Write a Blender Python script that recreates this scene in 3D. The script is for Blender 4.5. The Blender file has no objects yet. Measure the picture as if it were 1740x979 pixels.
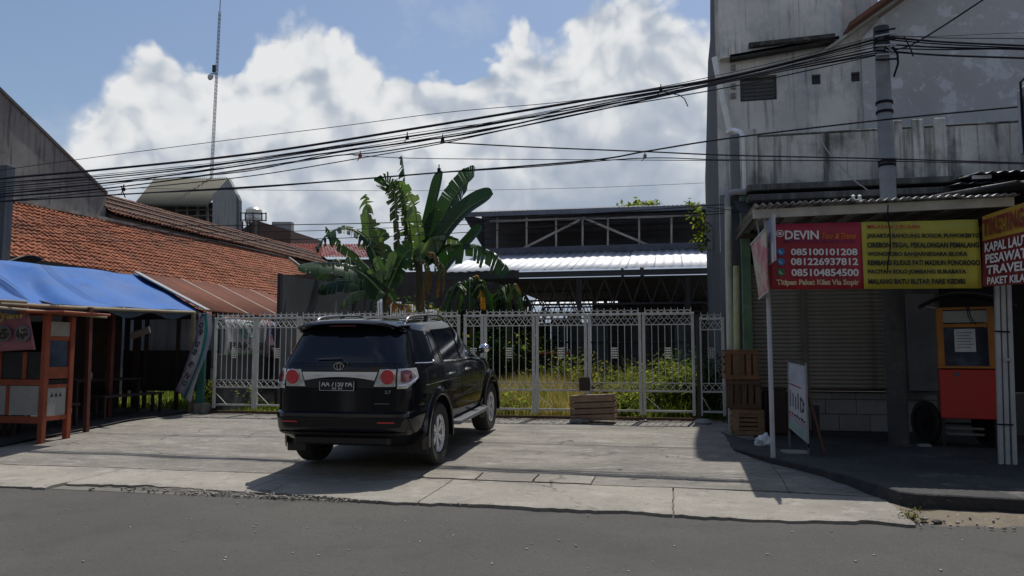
import bpy, bmesh, math, random
from mathutils import Vector, Matrix, noise
random.seed(7)
C = bpy.context.scene.collection
S = bpy.context.scene
rad = math.radians
# ------------------------------------------------------------------ camera
YAW, PITCH, F, CH = 12.0, 5.0, 1300.0, 1.5      # street frame: X along the street, Y away from it
cd = bpy.data.cameras.new('camera'); cam = bpy.data.objects.new('camera', cd); C.objects.link(cam)
cam.location = (0, 0, CH); cam.rotation_euler = (rad(90+PITCH), 0, rad(YAW))
cd.sensor_width = 36; cd.lens = 36*F/1740; cd.clip_start = .05; cd.clip_end = 3000
S.camera = cam
# ------------------------------------------------------------------ light
SUN_EL, SUN_AZ = 65.0, 8.0                       # azimuth measured from +Y towards +X
sl = bpy.data.lights.new('sun', 'SUN'); so = bpy.data.objects.new('sun', sl); C.objects.link(so)
sl.energy = 4.2; sl.angle = rad(.53); sl.color = (1, .955, .88)
sd = Vector((math.sin(rad(SUN_AZ))*math.cos(rad(SUN_EL)), math.cos(rad(SUN_AZ))*math.cos(rad(SUN_EL)), math.sin(rad(SUN_EL))))
so.rotation_euler = sd.to_track_quat('Z', 'Y').to_euler()
so.location = (0, 0, 40)
S.view_settings.view_transform = 'Standard'; S.view_settings.look = 'None'
S.view_settings.exposure = 0.0; S.view_settings.gamma = 1.0

RM = Matrix.Rotation(rad(YAW), 3, 'Z') @ Matrix.Rotation(rad(90+PITCH), 3, 'X')
def ray(px, py):
    return RM @ Vector(((px-870)/F, -(py-489.5)/F, -1.0))
def at(px, py, X=None, Y=None, Z=None):
    "the point of the place seen at photo pixel (px,py) on the plane X=, Y= or Z=const"
    r = ray(px, py)
    if Y is not None: k = Y/r.y
    elif X is not None: k = X/r.x
    else: k = (Z-CH)/r.z
    return Vector((0, 0, CH)) + r*k
def gz(y):
    "height of the driveway at distance y"
    P = [(-50, 0), (7.4, .0), (7.46, .035), (8.75, .05), (9.5, .10), (12.4, .26), (14.4, .30), (60, .32)]
    for (a, b), (c, d) in zip(P, P[1:]):
        if y <= c: return b + (d-b)*(y-a)/(c-a)
    return P[-1][1]

# ------------------------------------------------------------------ sky
W = bpy.data.worlds.new('World'); S.world = W; W.use_nodes = True
def build_world():
    nt = W.node_tree; N = nt.nodes; L = nt.links; N.clear()
    out = N.new('ShaderNodeOutputWorld'); bg = N.new('ShaderNodeBackground'); bg.inputs[1].default_value = .1
    L.new(bg.outputs[0], out.inputs[0])
    sky = N.new('ShaderNodeTexSky'); sky.sky_type = 'NISHITA'; sky.sun_disc = False
    sky.sun_elevation = rad(SUN_EL); sky.sun_rotation = rad(SUN_AZ); sky.air_density = 1.1; sky.dust_density = 1.4; sky.ozone_density = 2.8
    def M(op, a, b=None, c=None, clamp=False):
        n = N.new('ShaderNodeMath'); n.operation = op; n.use_clamp = clamp
        for i, v in enumerate((a, b, c)):
            if v is None: continue
            if isinstance(v, (int, float)): n.inputs[i].default_value = v
            else: L.new(v, n.inputs[i])
        return n.outputs[0]
    def MIX(f, a, b):
        n = N.new('ShaderNodeMix'); n.data_type = 'RGBA'
        for i, v in ((0, f), (6, a), (7, b)):
            if isinstance(v, tuple): n.inputs[i].default_value = (*v, 1)
            elif isinstance(v, (int, float)): n.inputs[i].default_value = v
            else: L.new(v, n.inputs[i])
        return n.outputs[2]
    tc = N.new('ShaderNodeTexCoord'); sep = N.new('ShaderNodeSeparateXYZ'); L.new(tc.outputs['Generated'], sep.inputs[0])
    az = M('ARCTAN2', sep.outputs[0], sep.outputs[1]); el = M('ARCSINE', sep.outputs[2])
    def NZ(scale, detail, rough, off=(0, 0, 0), dist=0):
        mp = N.new('ShaderNodeMapping'); L.new(tc.outputs['Generated'], mp.inputs[0]); mp.inputs['Location'].default_value = off
        n = N.new('ShaderNodeTexNoise'); n.inputs['Scale'].default_value = scale; n.inputs['Detail'].default_value = detail
        n.inputs['Roughness'].default_value = rough; n.inputs['Distortion'].default_value = dist
        L.new(mp.outputs[0], n.inputs[0]); return n.outputs[0]
    # upper outline of the cumulus bank as elevation over azimuth
    top = [(-260, 330), (-60, 310), (60, 290), (110, 250), (150, 200), (195, 140), (215, 115), (255, 100), (330, 112), (372, 135), (425, 112), (470, 95), (505, 75), (585, 72),
           (615, 90), (650, 122), (700, 145), (740, 150), (785, 150), (835, 118), (880, 88), (950, 62), (975, 30), (1010, -10), (1080, -30), (1180, 5), (1300, 60), (1500, 90), (1900, 200)]
    fc = N.new('ShaderNodeFloatCurve'); mr = M('MULTIPLY_ADD', az, 1/2.4, .5, clamp=True); L.new(mr, fc.inputs[1])
    cv = fc.mapping.curves[0]
    pts = []
    for px, py in top:
        r = ray(px, py).normalized()
        pts.append((math.atan2(r.x, r.y)/2.4+.5, math.asin(r.z)))
    pts = [(0, .3)] + pts + [(1, .35)]
    for i, p in enumerate(pts):
        if i < 2: cv.points[i].location = p if i == 0 else (1, .35)
    for p in pts[1:-1]: cv.points.new(*p)
    fc.mapping.update()
    def VO(scale, det, off=(0, 0, 0), warp=None):
        mp = N.new('ShaderNodeMapping'); L.new(warp or tc.outputs['Generated'], mp.inputs[0]); mp.inputs['Location'].default_value = off
        n = N.new('ShaderNodeTexVoronoi'); n.feature = 'F1'; n.inputs['Scale'].default_value = scale; n.inputs['Detail'].default_value = det
        n.inputs['Roughness'].default_value = .55; n.inputs['Lacunarity'].default_value = 2.3; n.normalize = True
        L.new(mp.outputs[0], n.inputs['Vector']); return n.outputs['Distance']
    # gentle warp so that the billows are irregular
    wn = N.new('ShaderNodeTexNoise'); wn.inputs['Scale'].default_value = 7; wn.inputs['Detail'].default_value = 4; L.new(tc.outputs['Generated'], wn.inputs[0])
    wv = N.new('ShaderNodeVectorMath'); wv.operation = 'SCALE'; wv.inputs['Scale'].default_value = .09; L.new(wn.outputs['Color'], wv.inputs[0])
    wa = N.new('ShaderNodeVectorMath'); L.new(tc.outputs['Generated'], wa.inputs[0]); L.new(wv.outputs[0], wa.inputs[1]); W_ = wa.outputs[0]
    OF = (-.012, 0, -.022)
    v1 = VO(12, 2, (0, 0, 0), W_); v2 = VO(12, 1.2, OF, W_)
    big = NZ(3.2, 3, .5, off=(3, 1, 2)); wisp = NZ(5, 6, .6, off=(5.3, 2, 1)); soft = NZ(2.2, 1, .5, off=(1, 7, 2)); med = NZ(9, 5, .55, off=(0, 4, 0))
    edge0 = M('SUBTRACT', M('ADD', fc.outputs[0], M('MULTIPLY', M('SUBTRACT', soft, .5), .05)), el)
    bil = M('MULTIPLY', M('SUBTRACT', .42, v1), .17)
    edge = M('ADD', M('ADD', edge0, bil), M('MULTIPLY', M('SUBTRACT', wisp, .5), .10))
    hard = N.new('ShaderNodeMapRange'); L.new(med, hard.inputs[0]); hard.inputs[1].default_value = .38; hard.inputs[2].default_value = .62; hard.inputs[3].default_value = 16; hard.inputs[4].default_value = 85
    mask = M('MULTIPLY', edge, hard.outputs[0], clamp=True)
    sm = N.new('ShaderNodeMapRange'); sm.interpolation_type = 'SMOOTHSTEP'; L.new(mask, sm.inputs[0]); mask = M('MULTIPLY', sm.outputs[0], .97)
    lo = N.new('ShaderNodeMapRange'); L.new(wisp, lo.inputs[0]); lo.inputs[1].default_value = .54; lo.inputs[2].default_value = .72
    low = M('MULTIPLY', lo.outputs[0], .6)
    rel = M('MULTIPLY', M('SUBTRACT', v1, v2), 2.6)
    fade = M('SUBTRACT', 1, M('MULTIPLY', M('MAXIMUM', edge0, 0), 3.2), clamp=True)
    sh = M('ADD', M('ADD', M('MULTIPLY', edge0, 2.1), M('MULTIPLY', M('SUBTRACT', big, .5), 1.15)), M('MULTIPLY', M('SUBTRACT', med, .5), .35))
    sh = M('ADD', sh, M('MULTIPLY', rel, M('MULTIPLY_ADD', fade, .8, .2)))
    sh = M('ADD', sh, .10)
    r = N.new('ShaderNodeValToRGB'); L.new(sh, r.inputs[0]); e = r.color_ramp.elements
    e[0].position = .0; e[0].color = (8.1, 8.15, 8.2, 1); e[1].position = .95; e[1].color = (3.2, 3.8, 4.8, 1)
    for p, c in ((.2, (7.2, 7.4, 7.6)), (.42, (5.0, 5.45, 6.1)), (.68, (3.7, 4.25, 5.1))):
        x = e.new(p); x.color = (*c, 1)
    hz = M('POWER', M('SUBTRACT', 1, M('ABSOLUTE', sep.outputs[2]), clamp=True), 6)
    base = MIX(M('MULTIPLY', hz, .5), sky.outputs[0], (3.4, 4.1, 5.2))
    base = MIX(low, base, (5.2, 5.7, 6.5))
    col = MIX(mask, base, r.outputs[0])
    L.new(col, bg.inputs[0])
build_world()

# ------------------------------------------------------------------ mesh helpers
class MB:
    def __init__(s): s.v = []; s.f = []; s.r = []; s.rv = None
    def add(s, vs, fs):
        o = len(s.v); s.v += [tuple(v) for v in vs]; s.f += [tuple(i+o for i in f) for f in fs]
        rv = random.random() if s.rv is None else s.rv
        s.r += [rv]*len(fs)
        return s
    def box(s, c, d, rot=None, taper=1):
        c = Vector(c); h = [x/2 for x in d]; vs = []
        for z in (-1, 1):
            k = taper if z > 0 else 1
            for x, y in ((-1, -1), (1, -1), (1, 1), (-1, 1)):
                p = Vector((x*h[0]*k, y*h[1]*k, z*h[2]))
                if rot is not None: p = rot @ p
                vs.append(c+p)
        return s.add(vs, [(3, 2, 1, 0), (4, 5, 6, 7), (0, 1, 5, 4), (1, 2, 6, 5), (2, 3, 7, 6), (3, 0, 4, 7)])
    def span(s, a, b):
        a = Vector(a); b = Vector(b); return s.box((a+b)/2, [abs(b[i]-a[i]) for i in range(3)])
    def beam(s, p, q, w, h=None, up=(0, 0, 1)):
        p = Vector(p); q = Vector(q); h = h or w; t = (q-p).normalized(); u = Vector(up)
        if abs(t.dot(u)) > .98: u = Vector((0, 1, 0))
        x = t.cross(u).normalized(); y = x.cross(t)
        vs = [e + x*a*w/2 + y*b*h/2 for e in (p, q) for a, b in ((-1, -1), (1, -1), (1, 1), (-1, 1))]
        return s.add(vs, [(0, 1, 2, 3), (7, 6, 5, 4), (0, 4, 5, 1), (1, 5, 6, 2), (2, 6, 7, 3), (3, 7, 4, 0)])
    def tube(s, pts, r, n=6, closed=False, caps=True):
        pts = [Vector(p) for p in pts]; m = len(pts); rs = r if isinstance(r, (list, tuple)) else [r]*m
        vs = []; u = None
        for i, p in enumerate(pts):
            t = (pts[(i+1) % m]-pts[i-1]) if closed else (pts[min(i+1, m-1)]-pts[max(i-1, 0)])
            t.normalize()
            if u is None:
                u = t.cross(Vector((0, 0, 1)) if abs(t.z) < .9 else Vector((0, 1, 0))).normalized()
            u = (u - t*u.dot(t)).normalized(); w = t.cross(u)
            vs += [p + (u*math.cos(2*math.pi*k/n)+w*math.sin(2*math.pi*k/n))*rs[i] for k in range(n)]
        fs = []
        for i in range(m if closed else m-1):
            j = (i+1) % m
            fs += [(i*n+k, i*n+(k+1) % n, j*n+(k+1) % n, j*n+k) for k in range(n)]
        if caps and not closed: fs += [tuple(range(n))[::-1], tuple((m-1)*n+k for k in range(n))]
        return s.add(vs, fs)
    def lathe(s, prof, c=(0, 0, 0), n=24, axis='Z', a0=0, a1=360, close=True):
        "prof: (radius, height) pairs"
        c = Vector(c); full = abs(a1-a0) >= 360; m = n if full else n+1; vs = []
        for k in range(m):
            a = rad(a0+(a1-a0)*k/n)
            for r, h in prof:
                p = (r*math.cos(a), r*math.sin(a), h)
                if axis == 'X': p = (p[2], p[0], p[1])
                if axis == 'Y': p = (p[0], p[2], p[1])
                vs.append(c+Vector(p))
        q = len(prof); fs = []
        for k in range(n):
            l = (k+1) % m
            fs += [(k*q+i, l*q+i, l*q+i+1, k*q+i+1) for i in range(q-1)]
        return s.add(vs, fs)
    def grid(s, fn, nu, nv):
        vs = [fn(i/nu, j/nv) for j in range(nv+1) for i in range(nu+1)]
        return s.add(vs, [(j*(nu+1)+i, j*(nu+1)+i+1, (j+1)*(nu+1)+i+1, (j+1)*(nu+1)+i) for j in range(nv) for i in range(nu)])
    def prism(s, poly, ext):
        n = len(poly); e = Vector(ext); vs = [Vector(p) for p in poly]; vs += [p+e for p in vs]
        return s.add(vs, [tuple(range(n))[::-1], tuple(range(n, 2*n))] + [(i, (i+1) % n, (i+1) % n+n, i+n) for i in range(n)])
    def disc(s, c, nrm, r, n=20, ry=None, th=.004):
        c = Vector(c); nrm = Vector(nrm).normalized(); u = nrm.cross(Vector((0, 0, 1))).normalized(); w = u.cross(nrm)
        ry = ry or r
        vs = [c + u*r*math.cos(2*math.pi*k/n)+w*ry*math.sin(2*math.pi*k/n) + nrm*z for z in (0, th) for k in range(n)]
        return s.add(vs, [tuple(range(n))[::-1], tuple(range(n, 2*n))]+[(k, (k+1) % n, (k+1) % n+n, k+n) for k in range(n)])
    def build(s, name, m, parent=None, smooth=False, bevel=0, thick=0, origin=None, fixn=True):
        o0 = Vector(origin) if origin is not None else (parent_loc(parent) if parent else Vector((0, 0, 0)))
        me = bpy.data.meshes.new(name)
        me.from_pydata([(v[0]-o0.x, v[1]-o0.y, v[2]-o0.z) for v in s.v], [], s.f)
        at_ = me.attributes.new('rnd', 'FLOAT', 'FACE'); at_.data.foreach_set('value', s.r)
        if fixn:
            bm = bmesh.new(); bm.from_mesh(me); bmesh.ops.recalc_face_normals(bm, faces=bm.faces); bm.to_mesh(me); bm.free()
        if smooth:
            me.polygons.foreach_set('use_smooth', [True]*len(me.polygons))
            try: me.set_sharp_from_angle(angle=rad(35 if smooth is True else smooth))
            except Exception: pass
        o = bpy.data.objects.new(name, me); C.objects.link(o)
        if m is not None: me.materials.append(m)
        if parent is not None: o.parent = parent
        elif origin is not None: o.location = o0
        if thick:
            md = o.modifiers.new('solidify', 'SOLIDIFY'); md.thickness = thick; md.offset = 0
        if bevel:
            md = o.modifiers.new('bevel', 'BEVEL'); md.width = bevel; md.segments = 1; md.limit_method = 'ANGLE'; md.angle_limit = rad(40)
        return o
def parent_loc(p):
    v = Vector((0, 0, 0))
    if p.get('_local'): return v
    while p is not None:
        v = v + Vector(p.location); p = p.parent
        if p is not None and p.get('_local'): return v*0
    return v
def tag(o, label=None, cat=None, group=None, kind=None):
    if label: o['label'] = label
    if cat: o['category'] = cat
    if group: o['group'] = group
    if kind: o['kind'] = kind
    return o
def thing(name, label, cat, loc=(0, 0, 0), group=None, rot=(0, 0, 0), local=False):
    o = bpy.data.objects.new(name, None); C.objects.link(o); o.location = loc; o.rotation_euler = rot; o.empty_display_size = .2
    if local: o['_local'] = 1
    return tag(o, label, cat, group)
def dup(o, parent=None):
    c = o.copy(); C.objects.link(c)
    if parent is not None: c.parent = parent
    for ch in [k for k in o.children]: dup(ch, c)
    return c
def textmesh(s, bold=.0, shear=0):
    cu = bpy.data.curves.new('t', 'FONT'); cu.body = s; cu.size = 1; cu.offset = bold; cu.extrude = 0; cu.shear = shear; cu.resolution_u = 3
    o = bpy.data.objects.new('t', cu); C.objects.link(o)
    dg = bpy.context.evaluated_depsgraph_get(); me = bpy.data.meshes.new_from_object(o.evaluated_get(dg))
    bpy.data.objects.remove(o); bpy.data.curves.remove(cu)
    return me
def text(s, name, m, parent, o0, ux, uy, w, h, bold=.02, lift=.003, shear=0):
    "fits the words s into the w x h rectangle with lower-left corner o0 and axes ux, uy"
    me = textmesh(s, bold, shear); xs = [v.co.x for v in me.vertices]; ys = [v.co.y for v in me.vertices]
    x0, x1, y0, y1 = min(xs), max(xs), min(ys), max(ys); ux = Vector(ux).normalized(); uy = Vector(uy).normalized(); nn = ux.cross(uy)
    pl = parent_loc(parent)
    for v in me.vertices:
        v.co = Vector(o0) + ux*((v.co.x-x0)/(x1-x0)*w) + uy*((v.co.y-y0)/(y1-y0)*h) + nn*lift - pl
    o = bpy.data.objects.new(name, me); C.objects.link(o); me.name = name; me.materials.clear(); me.materials.append(m); o.parent = parent
    return o

# ------------------------------------------------------------------ materials
MC = {}
def mat(name, col, rough=.8, metal=0, var=.18, scale=2.5, fine=25, bump=.15, stains=(), streak=None, rnd=0, coat=0, spec=.5, map3=(1, 1, 1), cracks=None, scratch=None):
    """stains: (colour, threshold low, threshold high, noise scale); streak: (colour, low, high) runs down walls"""
    if name in MC: return MC[name]
    m = bpy.data.materials.new(name); m.use_nodes = True; nt = m.node_tree; N = nt.nodes; L = nt.links
    b = N['Principled BSDF']; b.inputs['Roughness'].default_value = rough; b.inputs['Metallic'].default_value = metal
    b.inputs['Specular IOR Level'].default_value = spec; b.inputs['Coat Weight'].default_value = coat; b.inputs['Coat Roughness'].default_value = .06
    tc = N.new('ShaderNodeTexCoord'); mp = N.new('ShaderNodeMapping'); L.new(tc.outputs['Object'], mp.inputs[0]); mp.inputs['Scale'].default_value = map3
    def NZ(sc, det=5, src=mp, rg=.6):
        n = N.new('ShaderNodeTexNoise'); n.inputs['Scale'].default_value = sc; n.inputs['Detail'].default_value = det; n.inputs['Roughness'].default_value = rg
        L.new(src.outputs[0], n.inputs[0]); return n.outputs[0]
    def MR(v, a, c, lo, hi):
        n = N.new('ShaderNodeMapRange'); L.new(v, n.inputs[0])
        for i, x in enumerate((a, c, lo, hi)): n.inputs[i+1].default_value = x
        return n.outputs[0]
    def MIX(f, a, c, mode='MIX'):
        n = N.new('ShaderNodeMix'); n.data_type = 'RGBA'; n.blend_type = mode
        for i, v in ((0, f), (6, a), (7, c)):
            if isinstance(v, (tuple, list)): n.inputs[i].default_value = (*v[:3], 1)
            elif isinstance(v, (int, float)): n.inputs[i].default_value = v
            else: L.new(v, n.inputs[i])
        return n.outputs[2]
    big = NZ(scale); fn = NZ(fine, 4)
    dark = tuple(c*(1-var*1.6) for c in col); lite = tuple(min(1, c*(1+var)) for c in col)
    c = MIX(MR(big, .32, .68, 0, 1), dark, lite)
    c = MIX(MR(fn, .3, .7, 0, var*1.2), c, tuple(x*.55 for x in col))
    if rnd:
        a = N.new('ShaderNodeAttribute'); a.attribute_name = 'rnd'
        oi = N.new('ShaderNodeObjectInfo'); ad = N.new('ShaderNodeMath'); ad.operation = 'ADD'; L.new(a.outputs['Fac'], ad.inputs[0]); L.new(oi.outputs['Random'], ad.inputs[1])
        fr = N.new('ShaderNodeMath'); fr.operation = 'FRACT'; L.new(ad.outputs[0], fr.inputs[0])
        c = MIX(MR(fr.outputs[0], 0, 1, 0, rnd), c, tuple(x*.35 for x in col))
    for st in stains:
        c = MIX(MR(NZ(st[3], 7, rg=.65), st[1], st[2], 0, st[4] if len(st) > 4 else .9), c, st[0])
    if streak:
        m2 = N.new('ShaderNodeMapping'); L.new(tc.outputs['Object'], m2.inputs[0]); m2.inputs['Scale'].default_value = (4, 4, .35)
        c = MIX(MR(NZ(1.6, 6, m2), streak[1], streak[2], 0, .85), c, streak[0])
        m4 = N.new('ShaderNodeMapping'); L.new(tc.outputs['Object'], m4.inputs[0]); m4.inputs['Scale'].default_value = (13, 13, .5); m4.inputs['Location'].default_value = (3, 1, 2)
        c = MIX(MR(NZ(1.5, 5, m4), .56, .68, 0, .5), c, streak[0])
    if scratch:
        m3 = N.new('ShaderNodeMapping'); L.new(tc.outputs['Object'], m3.inputs[0]); m3.inputs['Scale'].default_value = (.9, 7, 1)
        c = MIX(MR(NZ(1.7, 7, m3, .7), .5, .68, 0, .5), c, scratch[0]); c = MIX(MR(NZ(3.1, 7, m3, .7), .57, .7, 0, .55), c, scratch[1])
    crk = None
    if cracks:
        wn = N.new('ShaderNodeTexNoise'); wn.inputs['Scale'].default_value = 2.5; wn.inputs['Detail'].default_value = 5; L.new(tc.outputs['Object'], wn.inputs[0])
        ws = N.new('ShaderNodeVectorMath'); ws.operation = 'SCALE'; ws.inputs['Scale'].default_value = .9; L.new(wn.outputs['Color'], ws.inputs[0])
        wa = N.new('ShaderNodeVectorMath'); L.new(tc.outputs['Object'], wa.inputs[0]); L.new(ws.outputs[0], wa.inputs[1])
        vo = N.new('ShaderNodeTexVoronoi'); vo.feature = 'DISTANCE_TO_EDGE'; vo.inputs['Scale'].default_value = cracks; L.new(wa.outputs[0], vo.inputs['Vector'])
        md = N.new('ShaderNodeMath'); md.operation = 'MULTIPLY'; L.new(MR(vo.outputs['Distance'], 0, .014, 1, 0), md.inputs[0]); L.new(MR(NZ(.45, 2), .5, .58, 0, 1), md.inputs[1]); crk = md.outputs[0]
        c = MIX(crk, c, tuple(x*.28 for x in col))
    L.new(c, b.inputs['Base Color'])
    if bump:
        bp = N.new('ShaderNodeBump'); bp.inputs['Strength'].default_value = bump; bp.inputs['Distance'].default_value = .02
        L.new(NZ(fine*1.7, 6), bp.inputs['Height']); L.new(bp.outputs[0], b.inputs['Normal'])
    if bump: L.new(MR(big, .3, .7, max(0, rough-.08), min(1, rough+.08)), b.inputs['Roughness'])
    MC[name] = m; return m
def leafmat(name, cols, rough=.5, trans=.25, tint=(2.2, 2.4, .9), spec=.25):
    m = bpy.data.materials.new(name); m.use_nodes = True; nt = m.node_tree; N = nt.nodes; L = nt.links; b = N['Principled BSDF']
    a = N.new('ShaderNodeAttribute'); a.attribute_name = 'rnd'; r = N.new('ShaderNodeValToRGB'); L.new(a.outputs['Fac'], r.inputs[0]); e = r.color_ramp.elements
    e[0].color = (*cols[0], 1); e[1].color = (*cols[-1], 1)
    for i, c in enumerate(cols[1:-1]): x = e.new((i+1)/(len(cols)-1)); x.color = (*c, 1)
    L.new(r.outputs[0], b.inputs['Base Color']); b.inputs['Roughness'].default_value = rough
    tr = N.new('ShaderNodeBsdfTranslucent'); mx = N.new('ShaderNodeMixShader'); mx.inputs[0].default_value = trans
    g = N.new('ShaderNodeMix'); g.data_type = 'RGBA'; g.blend_type = 'MULTIPLY'; g.inputs[0].default_value = 1; L.new(r.outputs[0], g.inputs[6]); g.inputs[7].default_value = (*tint, 1)
    L.new(g.outputs[2], tr.inputs[0]); b.inputs['Specular IOR Level'].default_value = spec; L.new(b.outputs[0], mx.inputs[1]); L.new(tr.outputs[0], mx.inputs[2]); L.new(mx.outputs[0], N['Material Output'].inputs[0])
    return m
asphalt = mat('asphalt', (.072, .069, .064), .88, var=.14, scale=.5, fine=90, bump=.7, stains=(((.10, .094, .084), .45, .66, .35, .7), ((.045, .045, .044), .54, .68, 1.1, .6), ((.03, .03, .03), .57, .66, 20, .7), ((.22, .21, .19), .65, .71, 30, .9), ((.13, .125, .115), .6, .66, 55, .8)), cracks=.13)
concrete = mat('driveway concrete', (.325, .30, .258), .9, var=.2, scale=.8, fine=35, bump=1.0, rnd=.22, map3=(1, 1, 1),
               stains=(((.2, .19, .17), .52, .72, 1.6, .55), ((.40, .38, .335), .54, .66, 3, .6), ((.14, .13, .115), .56, .68, 7, .6), ((.10, .095, .085), .6, .68, 26, .65), ((.2, .185, .16), .55, .66, .45, .5)), cracks=.4)
concrete_old = mat('worn driveway concrete', (.285, .265, .23), .92, var=.2, scale=.7, fine=28, bump=1.0, map3=(1, 2.6, 1),
               stains=(((.15, .14, .12), .48, .64, 1.1, .7), ((.40, .38, .34), .55, .66, 2.6, .65), ((.10, .095, .083), .55, .66, 9, .65), ((.42, .40, .36), .58, .66, 17, .7), ((.07, .066, .06), .6, .68, 30, .7)), cracks=.55, scratch=((.15, .14, .125), (.40, .385, .35)))
dirt = mat('dirt', (.2, .165, .12), .95, scale=1.5, fine=30, bump=.9, stains=(((.09, .08, .06), .55, .7, 5, .7), ((.34, .3, .25), .62, .7, 18, .8)))
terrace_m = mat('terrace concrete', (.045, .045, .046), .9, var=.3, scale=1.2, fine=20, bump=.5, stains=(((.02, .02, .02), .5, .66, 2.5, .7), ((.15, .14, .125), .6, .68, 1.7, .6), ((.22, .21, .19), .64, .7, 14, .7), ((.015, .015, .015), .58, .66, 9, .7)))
soil = mat('soil', (.1, .085, .06), .95, scale=.8, bump=.6)
gatew = mat('white gate paint', (.57, .56, .52), .55, var=.12, scale=3, stains=(((.28, .2, .13), .6, .74, 7, .7), ((.35, .34, .32), .55, .7, 2, .5)), bump=.1)
wallgrey = mat('grey plaster', (.3, .3, .29), .92, var=.18, scale=.8, stains=(((.16, .16, .155), .5, .7, 1.3, .7),), streak=((.07, .07, .065), .52, .75), bump=.3)
# ================================================================== SETTING: ground
def sheet(name, x0, x1, y0, y1, zf, m, nx=40, ny=20, rough=0, seed=0):
    b = MB(); b.rv = .5
    def fn(u, v):
        x = x0+(x1-x0)*u; y = y0+(y1-y0)*v
        return (x, y, zf(x, y) + rough*noise.noise(Vector((x*1.3, y*1.3, seed))))
    b.grid(fn, nx, ny); o = b.build(name, m, smooth=True); return tag(o, kind='structure')
g = MB(); g.rv = .5; g.add([(-900, -300, -.05), (900, -300, -.05), (900, 1500, -.05), (-900, 1500, -.05)], [(0, 1, 2, 3)])
tag(g.build('ground', soil), kind='structure')
sheet('road', -60, 40, -7, 8.0, lambda x, y: -.004*math.exp(-((y-7.3)/.3)**2), asphalt, 100, 40, .012, 3)
# dark rotten gap between road and driveway
sheet('gutter_edge', -7.2, -1.6, 7.30, 7.8, lambda x, y: -.022+.09*(y-7.3)-.03*(abs(x+4.4)/2.6)**3+.008*noise.noise(Vector((x*9, y*9, 1))), mat('broken edge', (.15, .14, .12), .95, scale=6, var=.4, fine=40, bump=1.0, stains=(((.04, .04, .038), .5, .65, 9, .7),)), 220, 20, .02, 9)
sheet('lot_ground', -30, 30, 14.55, 60, lambda x, y: .27, soil, 60, 60, .08, 5)
# driveway bed with the slabs lying on it
bed = sheet('driveway', -30, 2.0, 7.5, 14.62, lambda x, y: gz(y)-.035, mat('slab joint', (.15, .14, .12), .95), 60, 40)
def slab(poly, m, z_off=0, seg=.18, rag=()):
    "a poured slab: outline poly (x,y) ccw, finely divided, edges slightly ragged"
    xs = [p[0] for p in poly]; ys = [p[1] for p in poly]; x0, x1, y0, y1 = min(xs), max(xs), min(ys), max(ys)
    nx = max(2, min(90, int((x1-x0)/seg))); ny = max(2, min(40, int((y1-y0)/seg))); b = MB(); b.rv = random.random()
    (ax, ay), (bx, by), (cx, cy), (dx, dy) = poly
    sd_ = random.random()*50
    def fn(u, v):
        x = (ax*(1-u)+bx*u)*(1-v)+(dx*(1-u)+cx*u)*v; y = (ay*(1-u)+by*u)*(1-v)+(dy*(1-u)+cy*u)*v
        if 'front' in rag:
            k = max(0, 1-v*2.2)
            y += k*(.10*noise.noise(Vector((x*.8, 1, 7)))+.09*noise.noise(Vector((x*3.3, 2, 7)))+.05*noise.noise(Vector((x*11, 4, 7)))+.02*noise.noise(Vector((x*27, 4, 7))))
        x += .012*noise.noise(Vector((x*5, y*5, 3))); y += .012*noise.noise(Vector((x*6, y*6, 8)))
        z = gz(max(y, 7.5))+z_off+.012*noise.noise(Vector((x*.9, y*.9, 4)))+.004*noise.noise(Vector((x*4, y*9, 4)))
        if 'front' in rag and v == 0: z -= .012
        return Vector((x, y, z))
    b.grid(fn, nx, ny)
    # skirt
    o = len(b.v); W_ = nx+1
    rim = [i for i in range(W_)] + [j*W_+nx for j in range(1, ny+1)] + [ny*W_+i for i in range(nx-1, -1, -1)] + [j*W_ for j in range(ny-1, 0, -1)]
    low = [Vector(b.v[i])-Vector((0, 0, .07)) for i in rim]; n = len(rim)
    b.v += [tuple(p) for p in low]; b.f += [(rim[i], rim[(i+1) % n], o+(i+1) % n, o+i) for i in range(n)]; b.r += [b.rv]*n
    return b.build('concrete_slab', m, bed, smooth=30)
J = .012
fx = [-30, -22, -16, -12.5, -9.6, -6.9, -4.6, -2.55, -.05, 2.03]
for i in range(len(fx)-1):
    if fx[i+1] > 2: slab([(fx[i]+J, 7.42), (2.03, 7.42), (2.05, 8.62), (fx[i]+J, 8.73)], concrete, 0, .07, ('front',))
    else: slab([(fx[i]+J/2, 7.45+(.26 if i in (5, 6) else 0)), (fx[i+1]-J/2, 7.45+(.26 if i in (5,) else 0)), (fx[i+1]-J/2, 8.73), (fx[i]+J/2, 8.73)], concrete, .0, .07, ('front',))
nx_ = [-3.45, -2.98, -2.3, -1.62, -.94]
for i in range(4): slab([(nx_[i]+J, 8.77), (nx_[i+1]-J, 8.77), (nx_[i+1]-J, 9.15), (nx_[i]+J, 9.15)], concrete, .006, .07)
def second(xa, xb, y0=8.76, ns=()):
    slab([(xa, y0), (xb+.004, y0), (xb+.004, 14.5), (xa, 14.5)], concrete_old, 0, .13)
second(-30, -16); second(-16, -3.45, 8.76); second(-3.45, -.94, 9.18); second(-.94, 1.15)
slab([(1.15+J, 8.76), (2.08, 8.66), (1.78, 9.5), (1.15+J, 10.6)], concrete_old, 0, .1)
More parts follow.
